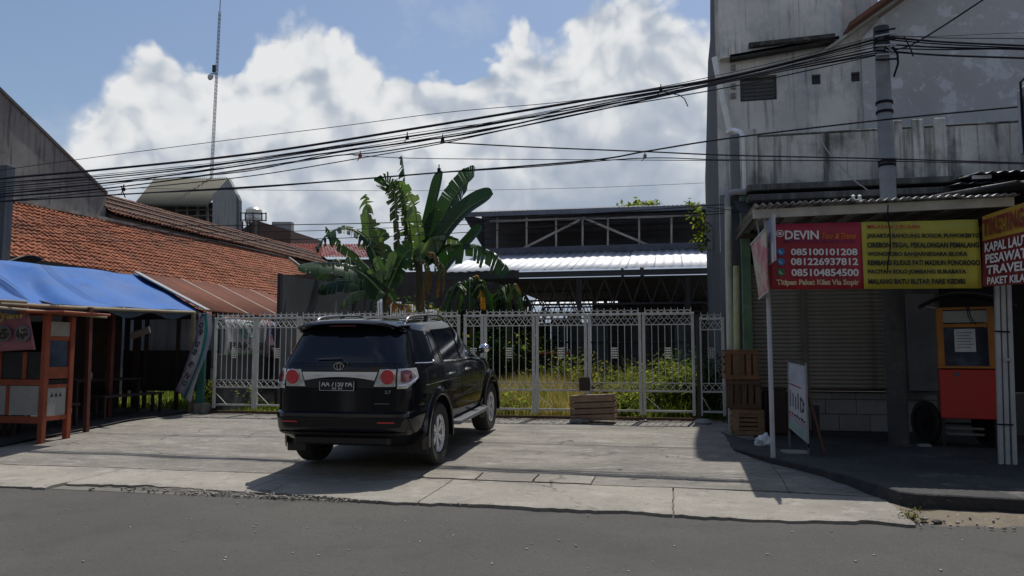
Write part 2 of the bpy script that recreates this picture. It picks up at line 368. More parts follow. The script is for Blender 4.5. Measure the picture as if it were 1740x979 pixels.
# cracks filled with dirt near the street, loose rubble in the broken edge
def pebble(p, r, m, name, lab, grp):
    b = MB(); vs = []
    bmx = bmesh.new(); bmesh.ops.create_icosphere(bmx, subdivisions=2, radius=1)
    q = random.random()*30
    for v in bmx.verts: v.co = Vector((v.co.x*r*1.25, v.co.y*r, v.co.z*r*.62))*(1+.35*noise.noise(v.co*1.7+Vector((q, 0, 0))))
    b.add([v.co+Vector(p) for v in bmx.verts], [[v.index for v in f.verts] for f in bmx.faces]); bmx.free()
    o = b.build(name, m, origin=p, smooth=25)
    if lab: tag(o, lab, 'stone', grp)
    return o
rub = MB()
for k in range(520):
    if k < 300: x = random.gauss(-4.2, .9); y = 7.45+random.random()**1.5*.22; z = .015
    elif k < 420: x = random.uniform(2.0, 6); y = random.uniform(7.4, 8.1); z = .02
    else: x = random.uniform(-5, 1.1); y = random.gauss(14.35, .1); z = gz(y)
    r = random.uniform(.004, .016)
    a = random.random()*6
    rub.box((x, y, z+r*.3), (r*2, r*1.5, r*1.2), Matrix.Rotation(a, 3, 'Z') @ Matrix.Rotation(a, 3, 'X'))
tag(rub.build('rubble', mat('rubble', (.3, .28, .25), .95, rnd=.5, bump=0)), kind='stuff', label='loose stones and broken concrete along the driveway edge')
bits = MB()
for k in range(420):
    x = random.uniform(-9, 5); y = random.uniform(1.5, 7.3); r = random.uniform(.003, .009)
    bits.box((x, y, .003), (r*2.5, r*1.6, r), Matrix.Rotation(random.random()*6, 3, 'Z'))
tag(bits.build('grit', mat('pale grit', (.42, .4, .36), .95, rnd=.6, bump=0)), kind='stuff', label='pale grit scattered on the asphalt')
# terrace in front of the shops
tp = [at(1203, 722, Z=.27), at(1232, 742, Z=.25), at(1247, 765, Z=.2), at(1310, 789, Z=.13), at(1400, 813, Z=.09), at(1470, 836, Z=.06), at(1530, 858, Z=.04)]
poly = []
for a_, c_ in zip(tp, tp[1:]):
    for k in range(6): q_ = a_+(c_-a_)*(k/6); poly.append((q_.x+random.uniform(-.012, .012), q_.y+random.uniform(-.014, .014)))
poly.append((tp[-1].x, tp[-1].y))
poly = poly + [(k_.x, k_.y) for k_ in (at(1560, 864, Z=.03), at(1740, 874, Z=.03))]+[(14, at(1740, 874, Z=.03).y+.1), (14, 15.5), (1.0, 15.5)]
def tz(y): return .17 + max(0, min(1, (y-8.2)/4.8))*.10
b = MB(); b.rv = .5
b.prism([(x, y, tz(y)) for x, y in poly], (0, 0, -.35)); b.v = [v if i < len(poly) else (v[0]-.0, v[1], -.1) for i, v in enumerate(b.v)]
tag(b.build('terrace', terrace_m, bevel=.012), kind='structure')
sheet('verge', 1.9, 14, 7.3, 8.6, lambda x, y: -.02+.07*min(.7, y-7.3)+.012*noise.noise(Vector((x*6, y*6, 1))), dirt, 160, 30, .025, 2)
sheet('lot_verge', -9.6, 1.05, 14.45, 15.2, lambda x, y: gz(y)-.012, dirt, 80, 10, .04, 12)

# ================================================================== RIGHT BUILDING
XL = .9
whitew = mat('old white render', (.70, .68, .63), .92, var=.16, scale=.6, stains=(((.33, .37, .40), .47, .62, .8, .75), ((.64, .64, .62), .6, .7, 3, .5), ((.2, .2, .19), .64, .72, 6, .5)), streak=((.07, .07, .06), .58, .74), bump=.25)
bluew = mat('faded bluish render', (.46, .47, .48), .92, var=.12, scale=.5, stains=(((.6, .63, .66), .56, .60, 2.0, .8), ((.6, .63, .66), .6, .66, 7, .6), ((.2, .2, .2), .6, .8, .7, .5)), bump=.25)
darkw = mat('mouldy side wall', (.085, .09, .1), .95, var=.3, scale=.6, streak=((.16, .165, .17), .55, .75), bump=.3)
parap = mat('stained parapet', (.62, .61, .57), .93, var=.2, scale=1.2, stains=(((.12, .12, .11), .5, .68, 1.7, .75),), streak=((.03, .03, .028), .5, .68), bump=.35)
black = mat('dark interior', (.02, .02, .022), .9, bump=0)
mould = mat('black mould', (.06, .06, .056), .95, var=.5, scale=4, stains=(((.25, .25, .23), .55, .65, 5, .6),))
bld = thing('shop_building', 'tall weathered two storey shop building with stained grey render on the right', 'building', (XL, 15.2, 0))
YB = 15.2
# upper front wall with a window hole and two vents, built as blocks round the holes
def wall_with_holes(b, x0, x1, z0, z1, y0, y1, holes):
    xs = sorted({x0, x1, *[h[0] for h in holes], *[h[1] for h in holes]}); zs = sorted({z0, z1, *[h[2] for h in holes], *[h[3] for h in holes]})
    for i in range(len(xs)-1):
        run = None
        for j in range(len(zs)-1):
            cx = (xs[i]+xs[i+1])/2; cz = (zs[j]+zs[j+1])/2
            solid = not any(h[0] < cx < h[1] and h[2] < cz < h[3] for h in holes)
            if solid:
                if run is None: run = [zs[j], zs[j+1]]
                else: run[1] = zs[j+1]
            if (not solid or j == len(zs)-2) and run: b.span((xs[i], y0, run[0]), (xs[i+1], y1, run[1])); run = None
def hole(px0, py0, px1, py1, Y): a = at(px0, py0, Y=Y); c = at(px1, py1, Y=Y); return (a.x, c.x, c.z, a.z)
h1 = hole(1257, 131, 1321, 169, YB); h2 = hole(1379, 127, 1395, 143, YB); h3 = hole(1446, 123, 1462, 138, YB)
xg = at(1500, 200, Y=YB).x
b = MB(); b.rv = .5; wall_with_holes(b, XL, xg, 3.5, 8.75, YB, YB+.25, [h1, h2, h3]); b.build('front_wall', whitew, bld)
b = MB(); b.rv = .5
pe = at(1468, 46, Y=YB-.1); pr = at(1545, -8, Y=YB-.1); sl_ = (pr.z-pe.z)/(pr.x-pe.x)
b.prism([(xg-.35, YB-.1, pe.z-.25), (xg+.0, YB-.1, pe.z+.15), (pe.x+7, YB-.1, pe.z+sl_*7), (20, YB-.1, pe.z-1), (20, YB-.1, 3.5), (xg-.35+.01, YB-.1, 3.5)], (0, .3, 0)); b.build('gable_wall', bluew, bld)
b = MB(); b.rv = .5      # roof slope over the gable, barge board, and roof tiles seen from below
for dx, m_, nm, y0, dz in ((0, mat('brown roof boards', (.16, .07, .045), .8), 'roof', YB-.55, .06),):
    b.prism([(pe.x-.35, y0, pe.z-.22+dz), (pe.x+7, y0, pe.z+sl_*7+.18+dz), (pe.x+7, y0, pe.z+sl_*7+.26+dz), (pe.x-.35, y0, pe.z-.13+dz)], (0, 9, 0))
    roofo = b.build(nm, m_, bld)
b = MB(); b.beam((pe.x-.9, YB-.14, pe.z-.55), (pe.x+7, YB-.14, pe.z+sl_*7+.1), .04, .16, up=(0, 1, 0)); b.build('barge_board', mat('pale trim', (.42, .42, .38), .8), bld)
# rooftop water room
a0 = at(1233, 99, Y=YB-.18); a1 = at(1432, 64, Y=YB-.18)
b = MB(); b.rv = .5; b.prism([(XL+.06, YB-.18, a0.z), (a1.x, YB-.18, a1.z), (a1.x, YB-.18, 10.4), (XL+.06, YB-.18, 10.4)], (0, 2.2, 0)); b.build('water_room', whitew, bld)
b = MB(); c0 = at(1272, 78, Y=YB-.3); c1 = at(1418, 62, Y=YB-.3); b.beam(c0, c1, .14, .07); b.build('ledge', mould, bld)
b = MB(); b.beam(at(1240, 100, Y=YB-.1), at(1425, 68, Y=YB-.1), .16, .10); b.build('ledge', mould, bld)
b = MB(); b.rv = .5    # mouldy side wall stepping back
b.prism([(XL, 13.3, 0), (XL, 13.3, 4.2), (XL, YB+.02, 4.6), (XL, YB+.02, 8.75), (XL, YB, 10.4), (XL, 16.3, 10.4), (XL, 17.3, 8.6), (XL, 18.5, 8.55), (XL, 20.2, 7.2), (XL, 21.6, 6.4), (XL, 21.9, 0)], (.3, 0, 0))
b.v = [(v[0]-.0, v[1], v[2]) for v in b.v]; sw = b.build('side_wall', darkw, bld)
# window: frame, dark sliding pane, recess
fo = MB()
fo.span((h1[0], YB+.12, h1[2]), (h1[1], YB+.16, h1[2]+.04)); fo.span((h1[0], YB+.12, h1[3]-.04), (h1[1], YB+.16, h1[3]))
fo.span((h1[0], YB+.12, h1[2]+.04), (h1[0]+.04, YB+.16, h1[3]-.04)); fo.span((h1[1]-.04, YB+.12, h1[2]+.04), (h1[1], YB+.16, h1[3]-.04)); fo.span((h1[0]+.33, YB+.12, h1[2]+.04), (h1[0]+.36, YB+.16, h1[3]-.04))
wn = fo.build('window', mat('dark frame', (.05, .05, .05), .6), bld)
glassd = mat('dark window glass', (.018, .022, .03), .12, var=.1, bump=0)
MB().span((h1[0]+.04, YB+.135, h1[2]+.04), (h1[1]-.04, YB+.145, h1[3]-.04)).build('pane', glassd, wn)
for i in range(5):
    z = h1[2]+.08+i*.075; MB().box(((h1[0]+h1[1])/2, YB+.11, z), (h1[1]-h1[0]-.1, .012, .045), Matrix.Rotation(.5, 3, 'X')).build('slat', mat('grey louvre', (.1, .105, .12), .6), wn)
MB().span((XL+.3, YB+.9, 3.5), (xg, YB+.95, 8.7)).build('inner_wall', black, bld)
for h in (h2, h3):
    v = MB(); v.span((h[0], YB+.1, h[2]), (h[1], YB+.13, h[3])); v.build('vent', mat('vent grey', (.05, .055, .07), .7), bld)
# ladder of brick marks at the corner (vent blocks)
for (px, py) in ((1246, 100), (1246, 115), (1246, 131), (1246, 147), (1246, 163)):
    p = at(px, py, Y=YB-.02); MB().box(p, (.09, .06, .1)).build('vent_block', mat('vent block', (.24, .24, .23), .9), bld)
# parapet over the shop front
YP = 12.95
p0 = at(1286, 233, Y=YP); p1 = at(1290, 318, Y=YP)
b = MB(); b.rv = .5; b.prism([(p0.x, YP, p1.z), (14, YP, p1.z), (14, YP, p0.z), (p0.x, YP, p0.z)], (0, .18, 0)); b.build('parapet', parap, bld, bevel=.01)
b = MB(); b.span((p0.x-.01, YP-.012, p0.z-.0), (14, YP+.2, p0.z+.03)); b.build('coping', mat('mouldy coping', (.10, .10, .095), .93, var=.4, scale=3, stains=(((.28, .28, .26), .5, .6, 5, .8),)), bld, bevel=.01)
for px in (1278, 1524, 1560, 1598):
    q = at(px, 240, Y=YP-.06); MB().span((q.x-.08, YP-.09, p1.z+.02), (q.x+.08, YP-.001, p0.z+.12)).build('pilaster', parap, bld, bevel=.01)
for zz, yy, hh in ((p1.z-.06, YP-.28, .10), (p1.z-.24, YP-.36, .10)):
    b = MB(); b.span((p0.x-.2, yy, zz-hh/2), (14, YP+.3, zz+hh/2)); b.build('cornice', mat('dark cornice', (.085, .085, .085), .9, streak=((.2, .2, .19), .5, .7)), bld, bevel=.01)
b = MB(); b.span((1.1, YP+.2, p1.z-.1), (14, YB, p1.z)); b.build('balcony_floor', mould, bld)
# left end columns and down pipes
pipew = mat('pvc pipe', (.82, .82, .78), .5, var=.12, stains=(((.3, .28, .2), .55, .75, 3, .5),), bump=.05)
pipeg = mat('old grey pipe', (.3, .31, .32), .6)
green = mat('green painted column', (.16, .27, .17), .7, var=.2, stains=(((.3, .32, .28), .58, .7, 4, .7),))
def col_px(px0, px1, ytop, ybot, Y, m, nm, d=.14, z0=None):
    a = at(px0, ytop, Y=Y); c = at(px1, ytop, Y=Y); e = at(px0, ybot, Y=Y)
    return MB().span((a.x, Y, e.z if z0 is None else z0), (c.x, Y+d, a.z)).build(nm, m, bld, bevel=.008)
col_px(1240, 1256, 228, 330, 13.2, mat('grey column', (.25, .26, .27), .9, streak=((.1, .1, .1), .5, .7)), 'column')
col_px(1257, 1273, 330, 600, 13.15, green, 'column', z0=.2)
col_px(1262, 1268, 232, 325, 13.0, pipew, 'pipe_cover', .05)
def pipe(pts, r, m, lab, nm='drain_pipe'):
    o = MB().tube(pts, r, 10).build(nm, m, origin=pts[-1], smooth=True); return tag(o, lab, 'pipe')
pipe([at(1214, 98, Y=14.95), at(1220, 130, Y=14.95), at(1240, 222, Y=14.95)], .055, pipew, 'white plastic drain pipe slanting down the corner of the upper storey')
pipe([at(1236, 226, Y=14.0), at(1246, 221, Y=13.8), at(1258, 224, Y=13.4), at(1264, 234, Y=12.95), at(1266, 325, Y=12.95)], .04, pipew, 'white pipe bending over the column top and down beside the parapet')
pipe([at(1268, 327, Y=12.9), at(1250, 326, Y=12.9), at(1238, 330, Y=12.9), at(1236, 338, Y=12.9), at(1236, 352, Y=12.9)], .052, pipeg, 'grey elbow pipe at the foot of the parapet')
pipe([at(1237, 352, Y=12.9), at(1238, 450, Y=12.9), at(1241, 600, Y=12.9), Vector((at(1241, 600, Y=12.9).x, 12.9, .25))], .055, mat('yellowed pipe', (.52, .52, .42), .6, stains=(((.25, .25, .2), .5, .7, 3, .6),)), 'yellowed vertical drain pipe beside the green column')
pipe([at(1251, 452, Y=12.75), at(1252, 600, Y=12.75), Vector((at(1252, 600, Y=12.75).x, 12.75, .25))], .05, mat('yellow green pole', (.42, .46, .22), .6, stains=(((.5, .5, .45), .5, .6, 4, .6),)), 'short yellow green pole standing in front of the green column', 'painted_pole')
# ---------------- ground floor: shutters, tiled plinth, partition
YS = 13.3
def X_(px, Y): return at(px, 603, Y=Y).x
metal_sh = mat('dull roller shutter', (.36, .35, .32), .55, metal=.3, var=.22, scale=1.6, stains=(((.09, .08, .07), .5, .7, 2, .6),), bump=.1)
zs0 = at(1400, 663, Y=YS).z; zs1 = 3.0
for k, (pa, pb) in enumerate(((1274, 1364), (1372, 1506))):
    t = thing('roller_shutter', ('narrow closed roller shutter beside the green column', 'wide closed roller shutter above the white tiled plinth')[k], 'shutter', (X_((pa+pb)/2, YS), YS, zs0))
    xa, xb = X_(pa, YS), X_(pb, YS); n = int((zs1-zs0)/.066)
    prof = [(0, 0), (-.012, .012), (-.016, .033), (-.012, .054), (0, .064)]
    proto = None
    for i in range(n):
        if proto is None:
            s_ = MB(); z = zs0+.03
            s_.v = [(x, YS+y_, z+z_) for x in (xa, xb) for y_, z_ in prof]; q = len(prof); s_.f = [(j, j+1, q+j+1, q+j) for j in range(q-1)]; s_.r = [.3]*(q-1)
            proto = s_.build('slat', metal_sh, t, smooth=True)
        else:
            c = proto.copy(); C.objects.link(c); c.location.z += i*.066
    MB().span((xa, YS-.02, zs0-.01), (xb, YS+.02, zs0+.03)).build('bottom_bar', mat('dark steel', (.06, .06, .06), .5, metal=.4), t)
    for x in (xa, xb): MB().span((x-.02, YS-.03, zs0-.02), (x+.02, YS+.03, zs1)).build('guide_rail', mat('shutter rail', (.17, .165, .15), .6), t)
MB().span((X_(1364, YS)+.02, YS-.04, .25), (X_(1372, YS)-.02, YS+.1, 3.1)).build('post', mat('shop post', (.2, .2, .18), .8), bld)
b = MB(); b.span((XL+.31, YS+.12, .2), (14, YS+.3, zs0-.03)); b.build('plinth', mat('tile grout', (.1, .1, .1), .9), bld); pl_ = b
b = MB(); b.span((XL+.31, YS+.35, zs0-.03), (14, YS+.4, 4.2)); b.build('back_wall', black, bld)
tilem = mat('white plinth tile', (.27, .285, .295), .35, var=.1, rnd=.35, stains=(((.25, .25, .24), .55, .7, 2, .5),), bump=.05)
plo = [o for o in bpy.data.objects if o.name.startswith('plinth')][0]
zt = [(.275, .535), (.545, .775), (.785, zs0-.045)]
for (xa, xb) in ((X_(1372, YS), X_(1508, YS)), (X_(1524, YS), X_(1592, YS))):
    for r_, (za, zb) in enumerate(zt):
        x = xa+.005+(-.2 if r_ == 1 else 0)
        while x < xb-.03:
            w_ = .46 if r_ != 2 else .36
            x0_, x1_ = max(x, xa), min(x+w_, xb)
            if x1_-x0_ > .05: MB().span((x0_, YS+.09+random.random()*.006, za), (x1_, YS+.12, zb)).build('tile', tilem, plo, bevel=.004)
            x += w_+.008
MB().span((X_(1274, YS), YS+.06, .22), (X_(1365, YS), YS+.1, zs0-.03)).build('kick_panel', mat('dark green panel', (.05, .07, .05), .8), bld)
# partition wall to the right of the pole, dark open shop further right
MB().span((X_(1514, 13.1), 13.1, zs0-.06), (X_(1600, 13.1), 13.2, 2.6)).build('partition', mat('grey partition', (.125, .13, .14), .85, streak=((.06, .06, .065), .5, .7)), bld)
MB().span((X_(1545, 13.0), 12.98, .95), (X_(1592, 13.0), 13.09, 2.45)).build('partition_board', mat('grey board', (.17, .175, .19), .8), bld)
MB().span((X_(1514, 13.0), 13.05, 2.6), (X_(1600, 13.0), 13.2, 3.1)).build('partition_top', green, bld)
# ---------------- canopy
cz0 = at(1290, 353, Y=10.05).z; xc0 = at(1279, 353, Y=10.05).x; xc1 = at(1722, 342, Y=10.05).x
can = thing('shop_canopy', 'low corrugated canopy roof over the shutters and the banner', 'canopy', ((xc0+xc1)/2, 10.05, cz0))
zinc = mat('aged zinc sheet', (.4, .41, .42), .45, metal=.5, var=.2, stains=(((.2, .15, .1), .58, .75, 3, .6),), bump=.05)
def corrug(b, o, u, v, n, amp, seg=6):
    "corrugated sheet: origin o, across vector u (waves), along vector v"
    o = Vector(o); u = Vector(u); v = Vector(v); nn = u.cross(v).normalized(); m = n*seg
    vs = []
    for j in range(2):
        for i in range(m+1): vs.append(o+u*(i/m)+v*j+nn*amp*math.sin(2*math.pi*i/seg))
    return b.add(vs, [(i, i+1, m+2+i, m+1+i) for i in range(m)])
npan = 5
for i in range(npan):
    x0_ = xc0+(xc1-xc0)*i/npan; b = MB(); wv = (xc1-xc0)/npan
    corrug(b, (x0_, 9.93, cz0+.015+.012*(i % 2)), (wv+.03, 0, .012), (0, 3.15, .16), 7, .017); b.build('roof_sheet', zinc, can, smooth=60, thick=.004)
b = MB(); b.beam((xc0, 10.05, cz0-.085), (xc1, 10.05, cz0-.045), .05, .11); b.build('fascia', mat('pale fascia', (.45, .44, .38), .7), can)
for i in range(9):
    x = xc0+.03+(xc1-xc0-.06)*i/8; MB().beam((x, 10.1, cz0-.08), (x, 13.0, cz0+.04), .04, .07).build('rafter', mat('dark timber', (.07, .055, .045), .8), can)
b = MB(); b.beam((xc0, 12.9, cz0+.07), (14, 12.9, cz0+.07), .05, .08); b.build('rear_beam', mat('dark timber', (0, 0, 0)), can)
b = MB(); b.span((xc1-.1, 9.9, cz0+.2), (9.5, 13.1, cz0+.24)); 
can2 = tag(corrug(MB(), (xc1-.15, 9.6, cz0+.1), (5, 0, .1), (0, 3.4, .5), 40, .02).build('corrugated_awning', mat('blackened sheet', (.09, .095, .105), .5, metal=.3), origin=(xc1, 9.6, cz0), smooth=60, thick=.004), 'dark corrugated awning at the right edge above the ticket board', 'awning')
for k, (pa, pb, py) in enumerate(((1645, 1745, 300), (1630, 1745, 312), (1662, 1745, 294))):
    a = at(pa, py, Y=12.1-.1*k); c = at(pb, py-2, Y=12.1-.1*k); corrug(MB(), (a.x, a.y, a.z), (c.x-a.x+1.5, 0, .02), (0, .6, .08), 14, .015).build('loose_sheet', mat('blackened sheet', (0, 0, 0)), can, smooth=60, thick=.004)
a = at(1668, 301, Y=12.05); MB().box(a, (.24, .05, .05)).build('sheet_edge', mat('bright metal edge', (.75, .76, .78), .4), can)
# dark mass of roofing behind the canopy edge
b = MB(); b.prism([(xc0+.15, 12.55, cz0+.2), (14, 12.55, cz0+.2), (14, 12.9, cz0+.62), (xc0+.0, 12.9, cz0+.62)], (0, .05, .04)); b.build('back_flashing', mat('dark flashing', (.05, .05, .052), .85), can)
# ================================================================== banner and boards of the shop
def plane_thing(nm, lab, cat, o, ux, uy, w, h, m, th=.012, part='panel', frame=None):
    ux = Vector(ux).normalized(); uy = Vector(uy).normalized(); n = ux.cross(uy).normalized(); o = Vector(o)
    t = thing(nm, lab, cat, o)
    MB().prism([o, o+ux*w, o+ux*w+uy*h, o+uy*h], -n*th).build(part, m, t)
    return t, o, ux, uy, n
YBN = 10.0
bl = at(1309, 492, Y=YBN); br_ = at(1668, 490, Y=YBN); tl = at(1309, 381, Y=YBN); tr = at(1668, 373, Y=YBN)
red = mat('banner red', (.36, .018, .035), .55, var=.16, scale=1.5, bump=.1, streak=((.22, .02, .03), .5, .75)); yel = mat('banner yellow', (.47, .42, .045), .55, var=.14, scale=1.5, bump=.1, streak=((.3, .26, .06), .5, .75))
ban = thing('shop_banner', 'long red and yellow printed banner with phone numbers and city names hung under the canopy', 'banner', (bl+br_)/2)
xm = at(1466, 450, Y=YBN).x; Wb = br_.x-bl.x; zb = bl.z; Hb = tl.z-bl.z
def bansheet(x0, x1, nm, m):
    b = MB(); b.rv = .5
    def fn(u, v):
        x = x0+(x1-x0)*u; k = (x-bl.x)/Wb
        z0 = bl.z+(br_.z-bl.z)*k; z1 = tl.z+(tr.z-tl.z)*k
        return (x, YBN+.010*math.sin(x*5)+.008*math.sin(x*13+v*5)+.006*noise.noise(Vector((x*4, v*3, 1))), z0+(z1-z0)*v)
    b.grid(fn, 24, 6); return b.build(nm, m, ban, smooth=True, thick=.004)
bansheet(bl.x, xm, 'red_half', red); bansheet(xm, br_.x, 'yellow_half', yel)
wt = mat('white print', (.72, .72, .7), .6, var=.05, bump=0); bt = mat('black print', (.02, .02, .02), .6, bump=0); rt = mat('red print', (.45, .02, .02), .6, bump=0)
ot = mat('orange print', (.62, .2, .02), .6, bump=0); pt = mat('purple print', (.1, .02, .12), .6, bump=0); ct = mat('cream print', (.62, .5, .3), .6, bump=0); blt = mat('blue print', (.03, .18, .42), .6, bump=0); gt = mat('green print', (.02, .16, .06), .6, bump=0)
def bt_px(s, x0, y0, x1, y1, m, bold=.035, Y=YBN-.022, parent=ban, shear=0):
    a = at(x0, y1, Y=Y); c = at(x1, y0, Y=Y)
    return text(s, 'lettering', m, parent, a, (1, 0, (at(x1, y1, Y=Y).z-a.z)/(c.x-a.x)), (0, 0, 1), c.x-a.x, at(x0, y0, Y=Y).z-a.z, bold, .002, shear)
bt_px('DEVIN', 1334, 392, 1391, 407, wt, .025)
bt_px('Tour & Travel', 1397, 396, 1455, 406, ot, .01, shear=.3)
bt_px('MELAYANI ANTAR JEMPUT & CARTER', 1331, 408, 1453, 414, pt, .01)
bt_px('085100101208', 1344, 422.5, 1457, 434, wt, .03)
bt_px('081226937812', 1344, 438.5, 1458, 451, wt, .03)
bt_px('085104854500', 1345, 457, 1459, 469.5, wt, .03)
bt_px('Titipan Paket Kilat Via Sopir', 1320, 475, 1460, 487, ct, .04)
bt_px('MELAYANI JURUSAN:', 1474, 382, 1564, 390, rt, .02)
for i, (s, x1, y0) in enumerate((('JAKARTA BANDUNG BOGOR PUWOKERTO', 1665, 395), ('CIREBON TEGAL PEKALONGAN PEMALANG', 1664, 410), ('WONOSOBO BANJARNEGARA BLORA', 1644, 426), ('REMBANG KUDUS PATI MADIUN PONOROGO', 1665, 440), ('PACITAN SOLO JOMBANG SURABAYA', 1642, 456), ('MALANG BATU BLITAR PARE KEDIRI', 1640, 472))):
    bt_px(s, 1473+i*.5, y0+2, x1, y0+11, bt, .045)
for px, py, m in ((1327, 428, blt), (1327, 445, blt), (1327, 463, gt)):
    p = at(px, py, Y=YBN-.02); MB().disc(p, (0, -1, 0), .045, th=.003).build('phone_icon', m, ban)
    q = p+Vector((0, -.005, 0)); MB().tube([q+Vector((-.018, 0, .018)), q+Vector((-.012, 0, -.008)), q+Vector((.012, 0, -.018))], .006, 5).build('icon_mark', wt, ban)
p = at(1325, 397, Y=YBN-.02); MB().disc(p, (0, -1, 0), .05, ry=.045, th=.003).build('emblem', wt, ban); MB().tube([p+Vector((.033*math.cos(a/8*6.283), -.006, .03*math.sin(a/8*6.283))) for a in range(8)], .006, 4, closed=True).build('emblem_ring', rt, ban)
# cord hanging down over the banner
def cord(name, pts, r, m, lab, cat='cable', grp=None, n=5):
    o = MB().tube(pts, r, n, caps=True).build(name, m, origin=pts[0], smooth=True); return tag(o, lab, cat, grp)
blackp = mat('black cable', (.016, .018, .026), .9, var=.1, bump=0, spec=.12)
cord('cord', [at(x, y, Y=9.93) for x, y in ((1509, 348), (1508, 372), (1512, 390), (1513, 420), (1509, 445), (1508, 460))], .008, blackp, 'black cord hanging down in front of the yellow half of the banner', 'cord')
cord('wire_tie', [at(1323, 366, Y=9.97), at(1323, 382, Y=9.97)], .005, blackp, 'short dark tie holding the left top corner of the red banner half', 'wire')
# sign post at the left of the canopy
steel = mat('painted steel post', (.42, .44, .46), .5, var=.12, stains=(((.25, .2, .16), .6, .75, 6, .5),), bump=.05)
pb = at(1314, 786, Z=.15); pt_ = at(1305, 352, Y=pb.y)
o = MB().tube([(pb.x, pb.y, .1), (pb.x, pb.y, cz0-.02)], .03, 12).build('sign_post', steel, origin=(pb.x, pb.y, .1), smooth=True); tag(o, 'slim grey steel post holding up the left end of the canopy', 'post')
# ticket board, projecting towards the street
a = at(1669, 487, Y=10.02); xa = a.x
A0 = a; A1 = at(1669, 368, Y=10.02); B0 = at(1741, 482, X=xa+.22); B1 = at(1741, 344, X=xa+.22)
uxv = (B0-A0); uyv = (A1-A0)
L_ = 1.6/uxv.length
tb = thing('ticket_board', 'dark red ticket board with yellow heading jutting out towards the street', 'signboard', A0)
maroon = mat('board maroon', (.2, .02, .022), .55, var=.12, bump=.05); ocre = mat('board ochre', (.42, .26, .03), .55, var=.1, bump=.05)
def Bq(u, v, d=0):
    nn = Vector(uxv).cross(uyv).normalized()
    q0 = A0+(A1-A0)*v; q1 = B0+(B1-B0)*v
    return q0+(q1-q0)*u+nn*d
MB().prism([Bq(0, 0), Bq(L_, 0), Bq(L_, .64), Bq(0, .64)], (Bq(0, 0, -.02)-Bq(0, 0))).build('panel', maroon, tb)
MB().prism([Bq(0, .645), Bq(L_, .645), Bq(L_, 1), Bq(0, 1)], (Bq(0, 0, -.02)-Bq(0, 0))).build('heading_panel', ocre, tb)
def tx_q(s, u0, u1, v0, v1, m, bold=.03):
    me = textmesh(s, bold); xs = [v.co.x for v in me.vertices]; ys = [v.co.y for v in me.vertices]; x0, x1, y0, y1 = min(xs), max(xs), min(ys), max(ys)
    for v in me.vertices: v.co = Bq(u0+(u1-u0)*(v.co.x-x0)/(x1-x0), v0+(v1-v0)*(v.co.y-y0)/(y1-y0), .02)-A0
    o = bpy.data.objects.new('lettering', me); C.objects.link(o); me.materials.clear(); me.materials.append(m); o.parent = tb
tx_q('TIKETING', .04, 1.02, .70, .94, maroon); tx_q('KAPAL LAUT', .10, 1.1, .47, .60, wt); tx_q('PESAWAT', .12, 1.08, .31, .44, wt); tx_q('TRAVEL', .14, 1.06, .16, .28, wt); tx_q('PAKET KILAT', .16, 1.14, .02, .12, wt)
# bundle of three posts under the ticket board, with ties
pm = mat('grey white post paint', (.4, .41, .4), .6, var=.12, stains=(((.2, .18, .15), .58, .75, 5, .6),), bump=.1)
bp_ = thing('post_bundle', 'bundle of three pale posts tied together under the ticket board', 'post', at(1712, 790, Z=.2))
Yq = at(1712, 790, Z=.2).y
for x0_, x1_ in ((1700, 1693), (1711, 1703), (1723, 1713)):
    a = at(x0_+1, 792, Y=Yq); c = at(x1_+1, 494, Y=Yq+.0); MB().beam((a.x, a.y, .17), (c.x, c.y, c.z+.12), .05, .05).build('post', pm, bp_, bevel=.006)
for py in (563, 721):
    a = at(1690 if py < 600 else 1694, py, Y=Yq-.04); c = at(1716 if py < 600 else 1722, py+1, Y=Yq-.04); MB().tube([a, c], .009, 5).build('tie', blackp, bp_)
a = at(1712, 611, Y=Yq-.04); MB().box(a, (.09, .03, .03)).build('tie', pm, bp_)
# two little boards at the left end, facing sideways
def quadboard(nm, lab, pts, m, th=.015):
    t = thing(nm, lab, 'sign', pts[0]); n = (pts[1]-pts[0]).cross(pts[3]-pts[0]).normalized()
    MB().prism(pts, -n*th).build('panel', m, t); return t, n
pk = mat('faded pink yellow print', (.5, .46, .36), .6, var=.1, stains=(((.45, .07, .12), .45, .6, 3.2, .9),), bump=.02)
q = [at(1290, 508, Y=10.5), at(1304, 496, Y=9.75), at(1301, 389, Y=9.75), at(1276, 416, Y=10.5)]
t, n = quadboard('hanging_sign', 'faded pink and cream sign board seen edge on at the left end of the canopy', q, pk)
for k in range(2):
    e0 = q[3] if k == 0 else q[0]; e1 = q[2] if k == 0 else q[1]
    MB().beam(e0, e1, .025, .02).build('frame', steel, t)
q = [at(1304, 452, Y=10.1), at(1317, 442, Y=9.5), at(1315, 364, Y=9.5), at(1302, 378, Y=10.1)]
t, n = quadboard('hanging_sign', 'narrow blue topped white sign board hanging right in front of the post', q, mat('white lower board', (.66, .68, .72), .5, bump=.02))
def lerp(a, c, k): return a+(c-a)*k
qq = [lerp(q[0], q[3], .38)+n*.003, lerp(q[1], q[2], .45)+n*.003, q[2]+n*.003, q[3]+n*.003]
MB().prism(qq, n*.004).build('blue_field', mat('blue print field', (.16, .2, .3), .5, stains=(((.5, .52, .6), .55, .62, 6, .6),), bump=.02), t)
MB().beam(q[1]+n*.01, q[2]+n*.01, .02, .02).build('frame', steel, t)
MB().beam(at(1282, 350, Y=10.4), at(1290, 400, Y=10.4), .02).build('bracket', steel, t)
